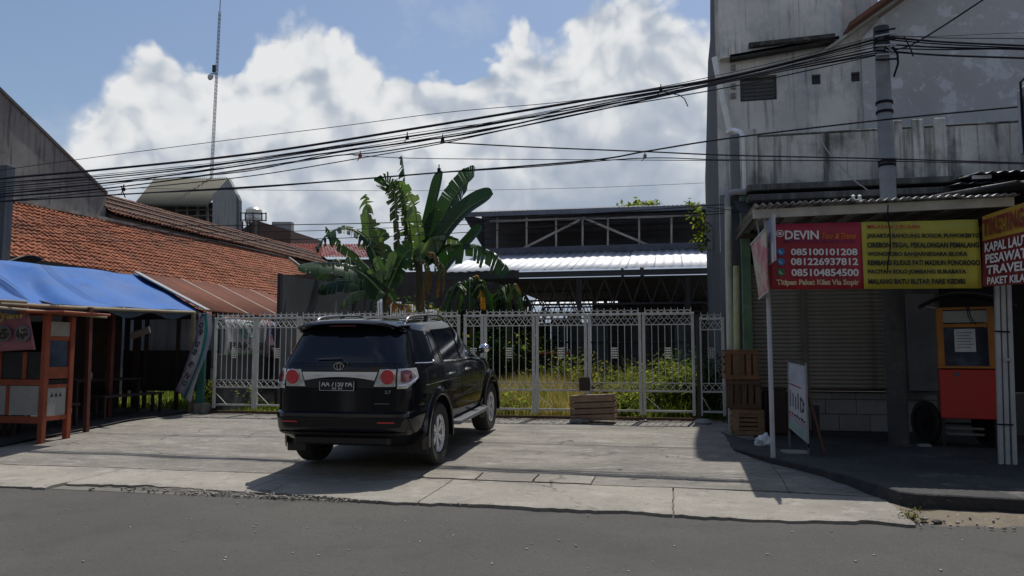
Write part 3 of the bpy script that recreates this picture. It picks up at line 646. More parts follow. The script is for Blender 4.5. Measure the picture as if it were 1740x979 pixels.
# free-standing menu board
q = [at(1341, 727, Y=11.2), at(1373, 754, Y=10.55), at(1369, 620, Y=10.55), at(1340, 613, Y=11.2)]
mb_ = thing('menu_board', 'pale standing board with pink heading and dark print leaning by the shutter', 'sign', ((q[0]+q[1])/2).xy.to_3d()+Vector((0, 0, .2)))
n = (q[1]-q[0]).cross(q[3]-q[0]).normalized(); MB().prism(q, -n*.015).build('panel', mat('menu print', (.46, .46, .5), .6, var=.06, bump=.02), mb_)
def on(u, v, d=.003): return lerp(lerp(q[0], q[1], u), lerp(q[3], q[2], u), v)+n*d
def strip(u0, u1, v0, v1, m, nm='print'): MB().prism([on(u0, v0), on(u1, v0), on(u1, v1), on(u0, v1)], n*.002).build(nm, m, mb_)
strip(0, 1, .72, 1, mat('pale heading', (.4, .43, .5), .6, bump=0)); strip(.05, .7, .74, .755, mat('wine print', (.2, .03, .09), .6, bump=0)); strip(.05, .7, .66, .675, mat('wine print', (0, 0, 0)))
strip(.02, .98, .02, .14, mat('pale green print', (.3, .42, .36), .6, bump=0))
for i in range(6):
    u = .1+i*.14; strip(u, u+.025, .34+.02*(i % 2), .58-.03*(i % 3), bt)
for u, v in ((.72, .5), (.82, .46), (.95, .5), (.74, .36)): strip(u, u+.05, v, v+.035, bt)
strip(.04, .97, .205, .212, rt); strip(.04, .97, .165, .17, bt)
for i in range(7): strip(.04+i*.13, .11+i*.13, .235, .262+.01*(i % 2), rt if i < 2 else bt)
for e0, e1 in ((q[0], q[3]), (q[1], q[2])): MB().beam(e0+Vector((0, 0, -.05)), e1+Vector((0, 0, .02)), .022, .03).build('frame', mat('board frame', (.3, .31, .32), .5), mb_)
MB().beam(q[3], q[2], .025, .03).build('frame', mat('dark top rail', (.06, .06, .07), .5), mb_)
for e in (q[0], q[1]): MB().beam(e, Vector((e.x, e.y, .2)), .025, .03).build('leg', mat('board leg', (.12, .12, .12), .5), mb_)
MB().beam(lerp(q[3], q[2], .6)-n*.02, Vector((q[2].x+.25, q[2].y+.35, .2)), .03, .03).build('leg', mat('rusty leg', (.13, .06, .04), .7), mb_)
# sign at right edge, hanging higher up
a = at(1736, 150, Y=9.2); c = at(1739, 256, Y=9.2)
t = thing('hanging_light_sign', 'white sign box with dark outline cut by the right edge of the view', 'sign', c)
MB().prism([a, at(1760, 128, Y=9.2), at(1790, 128, Y=9.2), at(1790, 262, Y=9.2), at(1741, 258, Y=9.2)], (0, .12, 0)).build('panel', mat('pale sign face', (.34, .36, .4), .5), t)
e = [at(1734, 140, Y=9.17), at(1760, 115, Y=9.17)]; MB().tube([at(1741, 260, Y=9.17), at(1738, 215, Y=9.17), at(1734, 140, Y=9.17), at(1762, 112, Y=9.17)], .014, 6).build('frame', blackp, t)
MB().box(at(1752, 185, Y=9.15), (.12, .03, .3)).build('dark_print', bt, t)
# ---------------- concrete pole with its wires
polem = mat('pole concrete', (.25, .27, .29), .85, var=.16, scale=2, stains=(((.14, .15, .16), .5, .7, 3, .5),), bump=.2)
pbse = at(1518, 757, Z=.21); PX, PY = pbse.x, 11.85
ptop = at(1497, 48, Y=PY)
PX = ptop.x
polem2 = mat('shade dark pole concrete', (.075, .075, .075), .9, stains=(((.15, .15, .15), .55, .7, 3, .6),))  # lower shaft coloured darker to imitate the shade under the canopy
pole = thing('utility_pole', 'round grey concrete utility pole in front of the shop', 'pole', (PX, PY, .2))
MB().lathe([(.0, 3.34), (.112, 3.34), (.098, ptop.z-.3), (.10, ptop.z), (.0, ptop.z+.01)], (PX, PY, 0), 20).build('shaft', polem, pole, smooth=True)
MB().lathe([(.0, .15), (.138, .15), (.118, 3.35), (.0, 3.351)], (PX, PY, 0), 20).build('lower_shaft', polem2, pole, smooth=True)
MB().lathe([(.11, ptop.z-.32), (.112, ptop.z-.3), (.108, ptop.z+.01), (0, ptop.z+.02)], (PX, PY, 0), 20).build('cap', mat('dark pole top', (.05, .055, .06), .8), pole, smooth=True)
MB().span((PX-.22, PY-.2, .18), (PX+.22, PY+.22, .26)).build('footing', terrace_m, pole, bevel=.03)
for py in (172, 273, 279, 188):
    z = at(1500, py, Y=PY-.1).z; MB().lathe([(.112, z-.02), (.118, z-.02), (.118, z+.02), (.112, z+.02)], (PX, PY, 0), 20).build('band', blackp, pole)
for k in range(7):
    z = ptop.z-.1-.07*k; a = random.random()*.4-.2
    MB().beam((PX-.12, PY-.12, z), (PX+.16, PY-.13, z+a*.2), .025, .02).build('clamp', mat('galvanised', (.4, .42, .44), .5, metal=.4) if k % 2 else blackp, pole)
MB().tube([at(1508, 85, Y=PY-.15), at(1518, 80, Y=PY-.15), at(1525, 92, Y=PY-.15), at(1526, 108, Y=PY-.15), at(1519, 130, Y=PY-.15)], .016, 6).build('hanging_tail', blackp, pole, smooth=True)
MB().tube([at(1505, 85, Y=PY-.16), at(1514, 88, Y=PY-.16), at(1507, 78, Y=PY-.16), at(1518, 88, Y=PY-.16)], .01, 5).build('tail_loop', mat('pale cable', (.4, .41, .42), .5, bump=0), pole)
# ================================================================== cables
def spline(P, n=10):
    out = []
    for i in range(len(P)-1):
        p0 = P[max(i-1, 0)]; p1 = P[i]; p2 = P[i+1]; p3 = P[min(i+2, len(P)-1)]
        for k in range(n):
            t = k/n; out.append(.5*((2*p1)+(p2-p0)*t+(2*p0-5*p1+4*p2-p3)*t*t+(3*p1-p0-3*p2+p3)*t**3))
    return out+[P[-1]]
def wire(pts, Y, r, lab, grp=None, m=blackp, Y2=None):
    n = len(pts); P = [at(x, y, Y=Y+((Y2-Y)*i/(n-1) if Y2 else 0)) for i, (x, y) in enumerate(pts)]
    return cord('overhead_cable', spline(P), r, m, lab, 'cable', grp)
YW = 11.75
gb = 'overhead cables from the concrete pole to the left'
for k_, (d0, d1, d2) in enumerate(((8, 14, 3), (16, 22, 8), (24, 16, 5), (30, 34, 12), (5, 8, 14))):
    wire([(-90, 318+d0), (0, 306+d0), (180, 291+d0), (440, 262+d1*.7), (740, 216+d1*.6), (1000, 173+d2), (1240, 131+d2*.5), (1490, 70+k_*5)], YW+.08-.05*k_, .0055, ['hair thin cable just under the thickest overhead cable', 'hair thin cable in the upper middle of the overhead bundle', 'hair thin cable in the lower middle of the overhead bundle', 'hair thin cable sagging lowest at the left of the overhead bundle', 'hair thin cable joining the thick cable before the white pipe'][k_], gb)
wire([(-90, 316), (0, 304), (180, 288), (440, 260), (740, 213), (1000, 170), (1240, 130), (1490, 66)], YW, .022, 'thickest black overhead cable, running along the top of the bundle', gb)
wire([(-90, 322), (0, 318), (300, 290), (560, 251), (760, 222), (1000, 181), (1240, 131), (1490, 72)], YW+.05, .012, 'thin overhead cable just below the thickest one of the bundle', gb)
wire([(-90, 305), (60, 281), (350, 243), (560, 217), (760, 191), (1000, 168), (1240, 124), (1490, 62)], YW+.15, .006, 'thin single overhead wire above the cable bundle', gb)
wire([(-90, 320), (0, 311), (200, 297), (440, 270), (740, 226), (900, 200), (1000, 176), (1240, 134), (1490, 80)], YW-.05, .010, 'upper slack cable hanging in the middle of the bundle', gb)
wire([(-90, 332), (0, 330), (300, 297), (500, 268), (740, 236), (830, 221), (1000, 184), (1150, 157), (1240, 136), (1490, 86)], YW-.08, .014, 'lower medium cable of the bundle touching the clips', gb)
wire([(-90, 338), (0, 334), (200, 318), (400, 290), (560, 266), (640, 259), (750, 241), (900, 212), (1060, 178), (1240, 139), (1490, 90)], YW-.12, .011, 'slack cable sagging below the bundle near its middle', gb)
wire([(-90, 326), (0, 325), (250, 306), (420, 291), (560, 262), (700, 240), (900, 206), (1100, 165), (1240, 137), (1490, 93)], YW-.02, .009, 'thin cable woven between the clips of the bundle', gb)
wire([(-90, 345), (0, 342), (210, 322), (420, 300), (600, 271), (760, 242), (1000, 190), (1240, 148), (1490, 94)], YW+.02, .009, 'lowest thin cable leaving the bundle over the white pipe', gb)
wire([(-90, 350), (0, 343), (250, 328), (500, 313), (740, 294), (1000, 273), (1100, 257), (1240, 235), (1500, 204), (1740, 181), (1800, 176)], YW-.3, .013, 'medium cable rising to the right across the upper wall', 'lower overhead cables')
wire([(200, 330), (420, 320), (700, 297), (900, 284), (1090, 269), (1240, 272), (1500, 274), (1800, 280)], YW-.35, .008, 'thin cable running level across the shop parapet', 'lower overhead cables')
wire([(600, 264), (700, 269), (900, 271), (1240, 273)], YW-.2, .006, 'thin wire starting at the red clip of the bundle', 'lower overhead cables')
wire([(750, 242), (900, 250), (1100, 258), (1240, 264), (1500, 270), (1800, 279)], YW-.25, .011, 'dark cable sloping gently down from the bundle to the parapet', 'lower overhead cables')
wire([(240, 320), (430, 323), (740, 324), (1000, 319), (1197, 311)], YW+.9, .004, 'very thin wire hanging alone under the other cables', 'lower overhead cables', Y2=16)
gl = 'cables strung low across the lot'
wire([(-60, 384), (240, 384), (500, 382), (740, 376), (1000, 363), (1240, 347), (1300, 344)], 12.9, .008, 'uppermost of the low cables passing in front of the shed roof', gl)
wire([(-60, 397), (240, 396), (500, 393), (740, 384), (1000, 371), (1240, 358)], 12.9, .006, 'middle one of the low cables passing in front of the shed roof', gl)
wire([(-60, 410), (240, 410), (500, 407), (740, 398), (1000, 380), (1240, 362), (1300, 358)], 12.9, .007, 'lowest of the low cables passing in front of the shed roof', gl)
gr_ = 'cables from the pole to the right edge'
for i, (y0, y1, r) in enumerate(((60, 66, .006), (63, 78, .016), (67, 82, .01), (75, 84, .014), (82, 83, .01), (87, 99, .016), (62, 56, .004))):
    wire([(1503, y0), (1600, y0+(y1-y0)*.42+2), (1740, y1), (1850, y1+5)], PY-.12, r, ['thin topmost', 'thick upper', 'thin second', 'dark third', 'thin fourth', 'thick lowest', 'faint rising'][i]+' cable from the pole top towards the right edge', gr_)
wire([(1510, 86), (1545, 78), (1600, 46), (1670, 0), (1710, -25)], PY-.1, .013, 'cable rising steeply from the pole to the upper right corner', gr_)
wire([(1536, 62), (1545, 78), (1552, 96)], PY-.2, .01, 'short loose cable end hanging across the wires beside the pole top', gr_)
wire([(1390, 228), (1410, 262), (1450, 305), (1470, 320), (1484, 332)], 12.6, .01, 'pale cable drooping down the parapet towards the pole', 'lower overhead cables', mat('pale cable', (0, 0, 0)))
wire([(1200, 352), (1300, 362), (1400, 352), (1462, 345)], 12.3, .006, 'thin wire running to the insulators above the canopy', gl)
for px, py, lab, m in ((692, 234, 'small black cable clip left of centre', blackp), (752, 238, 'small black cable clip right of the banana tip', blackp), (1123, 153, 'small cable clip at the joint of the thick cable', blackp), (210, 322, 'small cable clip over the grey gable', blackp),
                       (612, 266, 'small orange red cable clip below the bundle', mat('orange clip', (.4, .08, .03), .6, bump=0)), (1096, 266, 'small brownish clip on the lower cables', mat('tan clip', (.3, .24, .18), .6, bump=0)), (746, 289, 'small clip above the tallest banana leaf', blackp)):
    p = at(px, py, Y=YW-.15); b = MB(); b.box(p, (.05, .03, .06)); b.beam(p, p+Vector((0, 0, .09)), .015); b.beam(p+Vector((-.01, 0, -.02)), p+Vector((-.05, 0, -.07)), .01)
    tag(b.build('cable_clip', m, origin=p), lab, 'clip')
cord('loose_wire', [at(x, y, Y=YW-.12) for x, y in ((1126, 155), (1140, 159), (1155, 162), (1163, 168), (1169, 181))], .008, blackp, 'loose wire end dangling from the thick cable before the white pipe', 'wire')
cord('loose_wire', [at(x, y, Y=YW-.12) for x, y in ((206, 316), (208, 324), (213, 336))], .01, blackp, 'short loose wire dangling in front of the left gable', 'wire')
for px in (1450, 1461):
    p = at(px, 342, Y=11.9); tag(MB().lathe([(0, 0), (.03, .0), (.035, .03), (.02, .05), (.03, .08), (0, .1)], p, 10).build('insulator', wt, origin=p, smooth=True), 'small white insulator above the canopy, '+('left one' if px < 1455 else 'right one'), 'insulator', 'insulators above the canopy')
# ================================================================== CAR
paint = mat('black car paint', (.006, .0065, .009), .07, var=.05, bump=0, coat=.0, spec=.5)
trimb = mat('black plastic trim', (.016, .016, .017), .5, var=.1, bump=0)
glass = mat('tinted glass', (.006, .008, .014), .05, var=.05, bump=0, spec=.6)
chrome = mat('chrome', (.75, .75, .76), .12, metal=1, var=.03, bump=0)
alloy = mat('alloy', (.72, .72, .72), .38, metal=.55, var=.06, bump=0)
rubber = mat('tyre rubber', (.022, .022, .022), .8, var=.15, bump=.05)
lampr = mat('red lamp lens', (.62, .035, .045), .12, var=.08, bump=0, coat=1); lampd = mat('dark red lens', (.2, .02, .035), .12, var=.08, bump=0, coat=1)
lamps = mat('silver lamp reflector', (.66, .66, .63), .3, metal=.25, var=.25, scale=14, bump=0, coat=1)
silver = mat('silver side step', (.16, .165, .175), .4, metal=.5, var=.05, bump=0)
LV = [(.33, .78, -.70, 3.2), (.46, .86, -.92, 3.4), (.51, .89, -1.0, 3.52), (.56, .905, -1.04, 3.58), (.70, .915, -1.055, 3.62), (.755, .915, -1.045, 3.62), (.775, .912, -.995, 3.62), (.90, .918, -.985, 3.60),
      (1.05, .915, -.975, 3.50), (1.15, .905, -.968, 3.3), (1.20, .897, -.962, 2.9), (1.25, .885, -.955, 2.45), (1.30, .868, -.94, 2.22), (1.45, .818, -.875, 1.95), (1.60, .768, -.80, 1.68),
      (1.70, .730, -.745, 1.46), (1.76, .695, -.70, 1.28), (1.80, .645, -.65, 1.0), (1.826, .56, -.55, .7), (1.84, .42, -.38, .45), (1.845, .2, -.1, .25)]
def lv(z):
    if z <= LV[0][0]: return LV[0][1:]
    for i in range(len(LV)-1):
        a, c = LV[i], LV[i+1]
        if z <= c[0]:
            k = (z-a[0])/(c[0]-a[0]); return tuple(a[j]+(c[j]-a[j])*k for j in (1, 2, 3))
    return LV[-1][1:]
YC = 1.0; NR, NF = 9.0, 4.5
def expo(z): return NR if z < 1.2 else max(5.0, NR-(z-1.2)*4.5)
def side_x(y, z):
    w, yr, yf = lv(z); n = expo(z) if y < YC else NF; l = (YC-yr) if y < YC else (yf-YC); k = min(1, abs(y-YC)/l)
    return w*(1-k**n)**(1/n)
def rear_y(x, z):
    w, yr, yf = lv(z); n = expo(z); k = min(.9999, abs(x)/w); return YC-(YC-yr)*(1-k**n)**(1/n)
car = thing('parked_car', 'black sport utility vehicle seen from behind, parked nose in towards the white gate', 'car', (-3.86, 9.47, gz(9.49)+.025), rot=(rad(3.3), 0, rad(-.2)), local=True)
def carbody():
    b = MB(); b.rv = .5; zs = []
    for i in range(len(LV)-1):
        n = 3 if i < 17 else 2
        for k in range(n): zs.append(LV[i][0]+(LV[i+1][0]-LV[i][0])*k/n)
    zs.append(LV[-1][0]); NN = 120
    for z in zs:
        w, yr, yf = lv(z)
        for k in range(NN):
            a = 2*math.pi*k/NN; c, s_ = math.cos(a), math.sin(a); n = expo(z) if s_ < 0 else NF
            x = w*math.copysign(abs(c)**(2/n), c); y = YC+((YC-yr) if s_ < 0 else (yf-YC))*math.copysign(abs(s_)**(2/n), s_)
            b.v.append((x, y, z))
    for j in range(len(zs)-1):
        for k in range(NN): l = (k+1) % NN; b.f.append((j*NN+k, j*NN+l, (j+1)*NN+l, (j+1)*NN+k))
    b.f.append(tuple(range(NN))[::-1]); b.f.append(tuple((len(zs)-1)*NN+k for k in range(NN))); b.r = [.5]*len(b.f)
    o = b.build('body', paint, car, smooth=40)
    c = MB()
    for sx in (-1, 1):
        for yy in (0, 2.75): c.lathe([(0, .60*sx), (.475, .60*sx), (.475, 1.2*sx), (0, 1.2*sx)], (0, yy, .40), 40, 'X')
    co = c.build('cut', None)
    md = o.modifiers.new('b', 'BOOLEAN'); md.operation = 'DIFFERENCE'; md.object = co; md.solver = 'EXACT'
    co.parent = car
    dg = bpy.context.evaluated_depsgraph_get(); me = bpy.data.meshes.new_from_object(o.evaluated_get(dg)); o.modifiers.clear(); o.data = me; me.name = 'body'
    bpy.data.objects.remove(co)
    me.polygons.foreach_set('use_smooth', [True]*len(me.polygons)); me.set_sharp_from_angle(angle=rad(38))
    return o
body = carbody()
def spatch(name, quad, m, sx, nu=14, nv=10, off=.004, parent=None, thick=0):
    "patch on the car side: quad of (y,z) corners, counter-clockwise from lower rear"
    b = MB(); b.rv = .5; (a, c, d, e) = quad
    def fn(u, v):
        y = (a[0]*(1-u)+c[0]*u)*(1-v)+(e[0]*(1-u)+d[0]*u)*v; z = (a[1]*(1-u)+c[1]*u)*(1-v)+(e[1]*(1-u)+d[1]*u)*v
        return (sx*(side_x(y, z)+off), y, z)
    b.grid(fn, nu, nv); return b.build(name, m, parent or car, smooth=60, thick=thick)
def rpatch(name, quad, m, nu=16, nv=8, off=.004, parent=None, curve=0):
    "patch on the tail: quad of (x,z) corners from lower left"
    b = MB(); b.rv = .5; (a, c, d, e) = quad
    def fn(u, v):
        x = (a[0]*(1-u)+c[0]*u)*(1-v)+(e[0]*(1-u)+d[0]*u)*v; z = (a[1]*(1-u)+c[1]*u)*(1-v)+(e[1]*(1-u)+d[1]*u)*v
        z += curve*(1-(2*u-1)**2)*(1 if v < .5 else .0)
        return (x, rear_y(x, z)-off, z)
    b.grid(fn, nu, nv); return b.build(name, m, parent or car, smooth=60)
# glass
rpatch('rear_window', [(-.775, 1.335), (.775, 1.335), (.66, 1.735), (-.66, 1.735)], glass, 28, 10, .006)
for sx in (1, -1):
    spatch('quarter_window', [(-.70, 1.335), (-.06, 1.31), (-.02, 1.69), (-.52, 1.70)], glass, sx, off=.006)
    spatch('rear_door_window', [(.30, 1.30), (1.02, 1.275), (1.06, 1.70), (.22, 1.70)], glass, sx, off=.006)
    spatch('front_door_window', [(1.10, 1.272), (2.0, 1.262), (1.50, 1.645), (1.14, 1.70)], glass, sx, off=.006)
    # bright lines under the windows and round the quarter glass
    def sline(pts, r, m, nm, off=.008, n=5):
        P = spline([Vector((sx*(side_x(y, z)+off), y, z)) for y, z in pts], 6); return MB().tube(P, r, n).build(nm, m, car, smooth=True)
    sline([(.28, 1.285), (1.0, 1.26), (1.95, 1.245)], .011, chrome, 'window_trim')
    sline([(-.68, 1.322), (-.2, 1.30), (-.06, 1.33), (-.02, 1.45), (-.0, 1.69)], .006, chrome, 'quarter_trim')
    sline([(-.72, 1.30), (-.25, 1.295), (.1, 1.27)], .003, trimb, 'panel_seam', off=.001)
    for pts in ([(.18, 1.70), (.22, 1.28), (.30, 1.0), (.52, .75), (.56, .56)], [(1.08, 1.70), (1.06, 1.28), (1.06, .9), (1.06, .52)], [(2.06, 1.25), (2.10, 1.0), (2.12, .52)], [(.56, .53), (2.12, .53)]):
        sline(pts, .005, trimb, 'door_seam', off=.0)
    sline([(-.5, 1.04), (.6, 1.03), (2.3, 1.0)], .006, paint, 'body_crease', off=.0)
    # handles
    for y in (.52, 1.32):
        x = sx*(side_x(y, 1.10)+.03); h = MB().tube([(x-sx*.03, y-.10, 1.105), (x, y-.085, 1.11), (x, y+.085, 1.11), (x-sx*.03, y+.10, 1.105)], .014, 8).build('door_handle', chrome, car, smooth=True)
        MB().disc((x-sx*.032, y, 1.105), (sx, 0, 0), .05, ry=.035, th=.006).build('handle_cup', trimb, car)
    # arch flares
    for yy in (0, 2.75):
        f = MB(); a0, a1 = (-12, 192) if yy == 0 else (-12, 192)
        w0 = .895 if yy == 0 else .885
        f.lathe([(.47, sx*(w0-.04)), (.472, sx*(w0+.045)), (.485, sx*(w0+.055)), (.53, sx*(w0+.05)), (.575, sx*(w0+.03)), (.60, sx*(w0-.01))], (0, yy, .40), 40, 'X', a0, a1)
        f.build('arch_flare', paint, car, smooth=50)
        MB().lathe([(.50, sx*.60), (.47, sx*.62), (.47, sx*.88)], (0, yy, .40), 32, 'X', 0, 180).build('wheel_liner', trimb, car, smooth=True)
    # side step
    s_ = MB(); s_.tube([(sx*.86, .50, .46), (sx*1.0, .60, .44), (sx*1.0, 2.12, .44), (sx*.86, 2.22, .46)], .032, 10); s_.build('side_step', silver, car, smooth=True)
    MB().box((sx*.93, 1.36, .458), (.12, 1.5, .02)).build('step_tread', silver, car, bevel=.008)
    # mirror
    mr = MB(); mr.lathe([(0, -.11), (.05, -.10), (.085, -.06), (.095, 0), (.085, .06), (.05, .10), (0, .115)], (0, 0, 0), 18, 'X')
    mr.v = [(sx*.97+x*.75, 2.12+y*.65, 1.36+z*.75) for x, y, z in mr.v]; mo = mr.build('wing_mirror', chrome, car, smooth=True)
    MB().box((sx*1.02, 1.968, 1.36), (.17, .012, .13)).build('mirror_glass', glass, mo, bevel=.01) if False else None
    MB().beam((sx*.86, 2.05, 1.28), (sx*.98, 2.03, 1.32), .05, .04).build('mirror_stalk', trimb, car)
    # roof rail
    r_ = MB(); rx = .60; r_.tube(spline([Vector((sx*rx, -.35, 1.80)), Vector((sx*rx, -.22, 1.865)), Vector((sx*rx, .3, 1.885)), Vector((sx*rx, 1.0, 1.875)), Vector((sx*rx, 1.22, 1.80))], 6), .017, 8)
    r_.build('roof_rail', silver, car, smooth=True); MB().box((sx*rx, .42, 1.85), (.03, .08, .09)).build('rail_foot', trimb, car)
    # mud flap
    MB().box((sx*.80, -.50, .335), (.26, .018, .25)).build('mud_flap', trimb, car, bevel=.01)
    # tail lamp: rear half, outer half wrapping the corner
    zt_, zbm = 1.265, 1.055
    rl = rpatch('tail_lamp', [(.43, zbm+.01), (.690, zbm+.01), (.690, zt_), (.50, zt_)] if sx > 0 else [(-.690, zbm+.01), (-.43, zbm+.01), (-.50, zt_), (-.690, zt_)], lamps, 10, 6, .012)
    x_ = .60*sx; yl = rear_y(.60, 1.175)-.014
    MB().disc((x_, yl, 1.178), (0, -1, 0), .083, th=.016, n=28).build('red_lens', lampr, rl, bevel=.005); MB().tube([(x_+.088*math.cos(a/24*6.2832), yl-.006, 1.178+.088*math.sin(a/24*6.2832)) for a in range(24)], .006, 5, closed=True).build('lens_ring', chrome, rl, smooth=True)
    ol = MB(); ol.rv = .5
    def arcpt(t, z, off=.012):
        w, yr, yf = lv(z); n = expo(z); a0 = math.asin(min(1, (1-(.705/w)**n)**.5)) if .705 < w else 0
        # angle from the tail (x=.705) round to the side (y=-.70)
        c0 = math.acos((.705/w)**(n/2)); c1 = math.asin(((YC+.70)/(YC-yr))**(n/2)); th = c0+(c1-c0)*t
        x = w*abs(math.cos(th))**(2/n); y = YC-(YC-yr)*abs(math.sin(th))**(2/n)
        g_ = Vector(((x/w)**(n-1)/w, -((YC-y)/(YC-yr))**(n-1)/(YC-yr), 0)).normalized()
        return Vector((sx*(x+g_.x*off), y+g_.y*off, z))
    def olf(u, v):
        zlo = zbm-.015+.0 if u < .35 else zbm-.015+(u-.35)*.17
        return arcpt(u, zlo+(zt_+.005-zlo)*v)
    ol.grid(olf, 16, 8); oo = ol.build('tail_lamp', lamps, car, smooth=60)
    rdp = MB(); rdp.rv = .5
    rdp.grid(lambda u, v: arcpt(.12+.50*u, 1.125+.115*v*(1-.0*u)-.0+.03*math.sin(u*3.14)*(v-.5), .022), 10, 5); rdp.build('red_lens', lampd, oo, smooth=60)
    MB().tube([arcpt(t, 1.085+.12*max(0, t-.35), .018) for t in [i/10*.86 for i in range(11)]], .010, 5).build('lens_ring', chrome, oo, smooth=True)
    MB().tube([arcpt(.70+.16*math.sin(t*3.14), 1.10+.13*t, .018) for t in [i/8 for i in range(9)]], .007, 5).build('lens_ring', chrome, oo, smooth=True)
    rpatch('reflector', [(.50, .652), (.70, .652), (.70, .668), (.50, .668)] if sx > 0 else [(-.70, .652), (-.50, .652), (-.50, .668), (-.70, .668)], lampr, 6, 2, .012)
# tail details
rpatch('chrome_bar', [(-.44, 1.135), (.44, 1.135), (.475, 1.235), (-.475, 1.235)], mat('satin chrome', (.85, .85, .86), .3, metal=.85, var=.03, bump=0), 30, 6, .018, curve=.042)
rpatch('bar_shadow_gap', [(-.44, 1.05), (.44, 1.05), (.45, 1.15), (-.45, 1.15)], trimb, 20, 3, .006)
for pts in ([(-.80, 1.30), (.80, 1.30)], [(-.78, 1.30), (-.735, 1.04), (-.72, .80)], [(.78, 1.30), (.735, 1.04), (.72, .80)]):
    P = [Vector((x, rear_y(x, z)+.0, z)) for x, z in [(pts[i][0]+(pts[i+1][0]-pts[i][0])*k/8, pts[i][1]+(pts[i+1][1]-pts[i][1])*k/8) for i in range(len(pts)-1) for k in range(9)]]
    MB().tube(P, .005, 4).build('tailgate_seam', trimb, car)
pl = MB().box((-.02, -1.0, 1.085), (.44, .016, .135), Matrix.Rotation(rad(4), 3, 'X')).build('number_plate', mat('plate black', (.012, .012, .012), .45, bump=0), car, bevel=.004)
wpl = mat('plate white', (.75, .75, .72), .6, bump=0)
def cartext(s, nm, m, x0, z0, w, h, y, parent=car, bold=.02): return text(s, nm, m, parent, (x0, y, z0), (1, 0, 0), (0, .07, 1), w, h, bold, .002)
cartext('AA 7150 FA', 'lettering', wpl, -.215, 1.066, .39, .070, -1.0115, pl, .015); cartext('02 23', 'lettering', wpl, -.08, 1.035, .13, .02, -1.013, pl)
for a, c in (((-.235, 1.022), (.195, 1.022)), ((-.235, 1.148), (.195, 1.148)), ((-.235, 1.022), (-.235, 1.148)), ((.195, 1.022), (.195, 1.148))):
    MB().beam((a[0], -1.012+(a[1]-1.085)*.07, a[1]), (c[0], -1.012+(c[1]-1.085)*.07, c[1]), .005, .004).build('plate_border', wpl, pl)
# emblem of three ovals
def oval(cx, cz, rx, rz, r=.0055):
    return [(cx+rx*math.cos(a/28*6.2832), rear_y(cx, cz)-.012, cz+rz*math.sin(a/28*6.2832)) for a in range(28)]
em = MB(); em.tube(oval(-.02, 1.30, .062, .042), .006, 6, closed=True); em.tube(oval(-.02, 1.30, .022, .041), .005, 6, closed=True); em.tube(oval(-.02, 1.318, .048, .018), .005, 6, closed=True); em.build('emblem', chrome, car, smooth=True)
MB().box((-.02, rear_y(0, 1.3)-.004, 1.30), (.15, .012, .1)).build('emblem_base', paint, car, bevel=.02)
cartext('2.7', 'badge', chrome, .565, .985, .075, .038, rear_y(.6, 1.0)-.008)
# wiper, high spoiler, defogger handle
MB().tube([(-.30, rear_y(.3, 1.36)-.03, 1.385), (.02, rear_y(0, 1.385)-.035, 1.395), (.10, rear_y(.1, 1.34)-.03, 1.33)], .009, 6).build('wiper', mat('wiper grey', (.10, .10, .11), .4, bump=0), car)
sp = MB()
def spf(u, v):
    x = -.685+1.37*u; k = 1-abs(2*u-1)**6*.25
    pts = [(-.48, 1.815), (-.66, 1.822), (-.84, 1.800), (-.885*k-.0, 1.775), (-.80, 1.755), (-.66, 1.735)]
    t = v*(len(pts)-1); i = min(int(t), len(pts)-2); f = t-i; y = pts[i][0]+(pts[i+1][0]-pts[i][0])*f; z = pts[i][1]+(pts[i+1][1]-pts[i][1])*f
    return (x*(1-.0*k), y+.10*abs(2*u-1)**5, z+.03-.085*(abs(2*u-1)**3))
sp.grid(spf, 30, 10); sp.build('spoiler', paint, car, smooth=50, thick=.012)
MB().box((0, -.875, 1.772), (.34, .012, .018)).build('brake_light', mat('dark lens', (.08, .01, .012), .2, bump=0), car)
MB().box((0, -.9, .43), (1.2, .12, .10)).build('rear_valance', trimb, car, bevel=.02)
for x in (-.35, .35): MB().beam((x, -.6, .38), (x, 3.0, .38), .1, .08).build('chassis_rail', trimb, car)
MB().tube([(-.75, 0, .38), (.75, 0, .38)], .05, 10).build('rear_axle', trimb, car); MB().lathe([(0, -.14), (.12, -.1), (.15, 0), (.12, .1), (0, .14)], (0, 0, .38), 14, 'X').build('differential', trimb, car, smooth=True)
MB().tube([(.52, -.85, .44), (.52, -.3, .42)], .03, 8).build('exhaust', alloy, car)
# fuel lid, lower bumper lip shine
rpatch('bumper_lip', [(-.80, .50), (.80, .50), (.82, .535), (-.82, .535)], trimb, 20, 2, .02)
rpatch('tailgate_handle', [(.44, .865), (.62, .865), (.62, .875), (.44, .875)], silver, 6, 2, .01)
# wheels
def wheel(sx):
    w = MB(); w.lathe([(.225, -.10), (.30, -.125), (.36, -.128), (.383, -.10), (.388, -.05), (.388, .05), (.383, .10), (.36, .128), (.30, .125), (.225, .10)], (0, 0, 0), 44, 'X')
    r_ = MB(); r_.lathe([(.235, .112), (.228, .10), (.205, .085), (.20, .0), (.20, -.1)], (0, 0, 0), 40, 'X')
    sp_ = MB()
    for k in range(6):
        for d in (-.13, .13):
            a = k*math.pi/3+d; c0 = (.075, .05*math.cos(a+(-d)*.2), .05*math.sin(a)); c1 = (.088, .215*math.cos(a), .215*math.sin(a))
            sp_.beam((.078, .05*math.cos(a), .05*math.sin(a)), c1, .034, .028, up=(1, 0, 0))
    sp_.lathe([(0, .098), (.035, .098), (.045, .085), (.07, .075), (.075, .05), (0, .04)], (0, 0, 0), 20, 'X')
    bk = MB(); bk.disc((.02, 0, 0), (1, 0, 0), .2, 24)
    return w, r_, sp_, bk
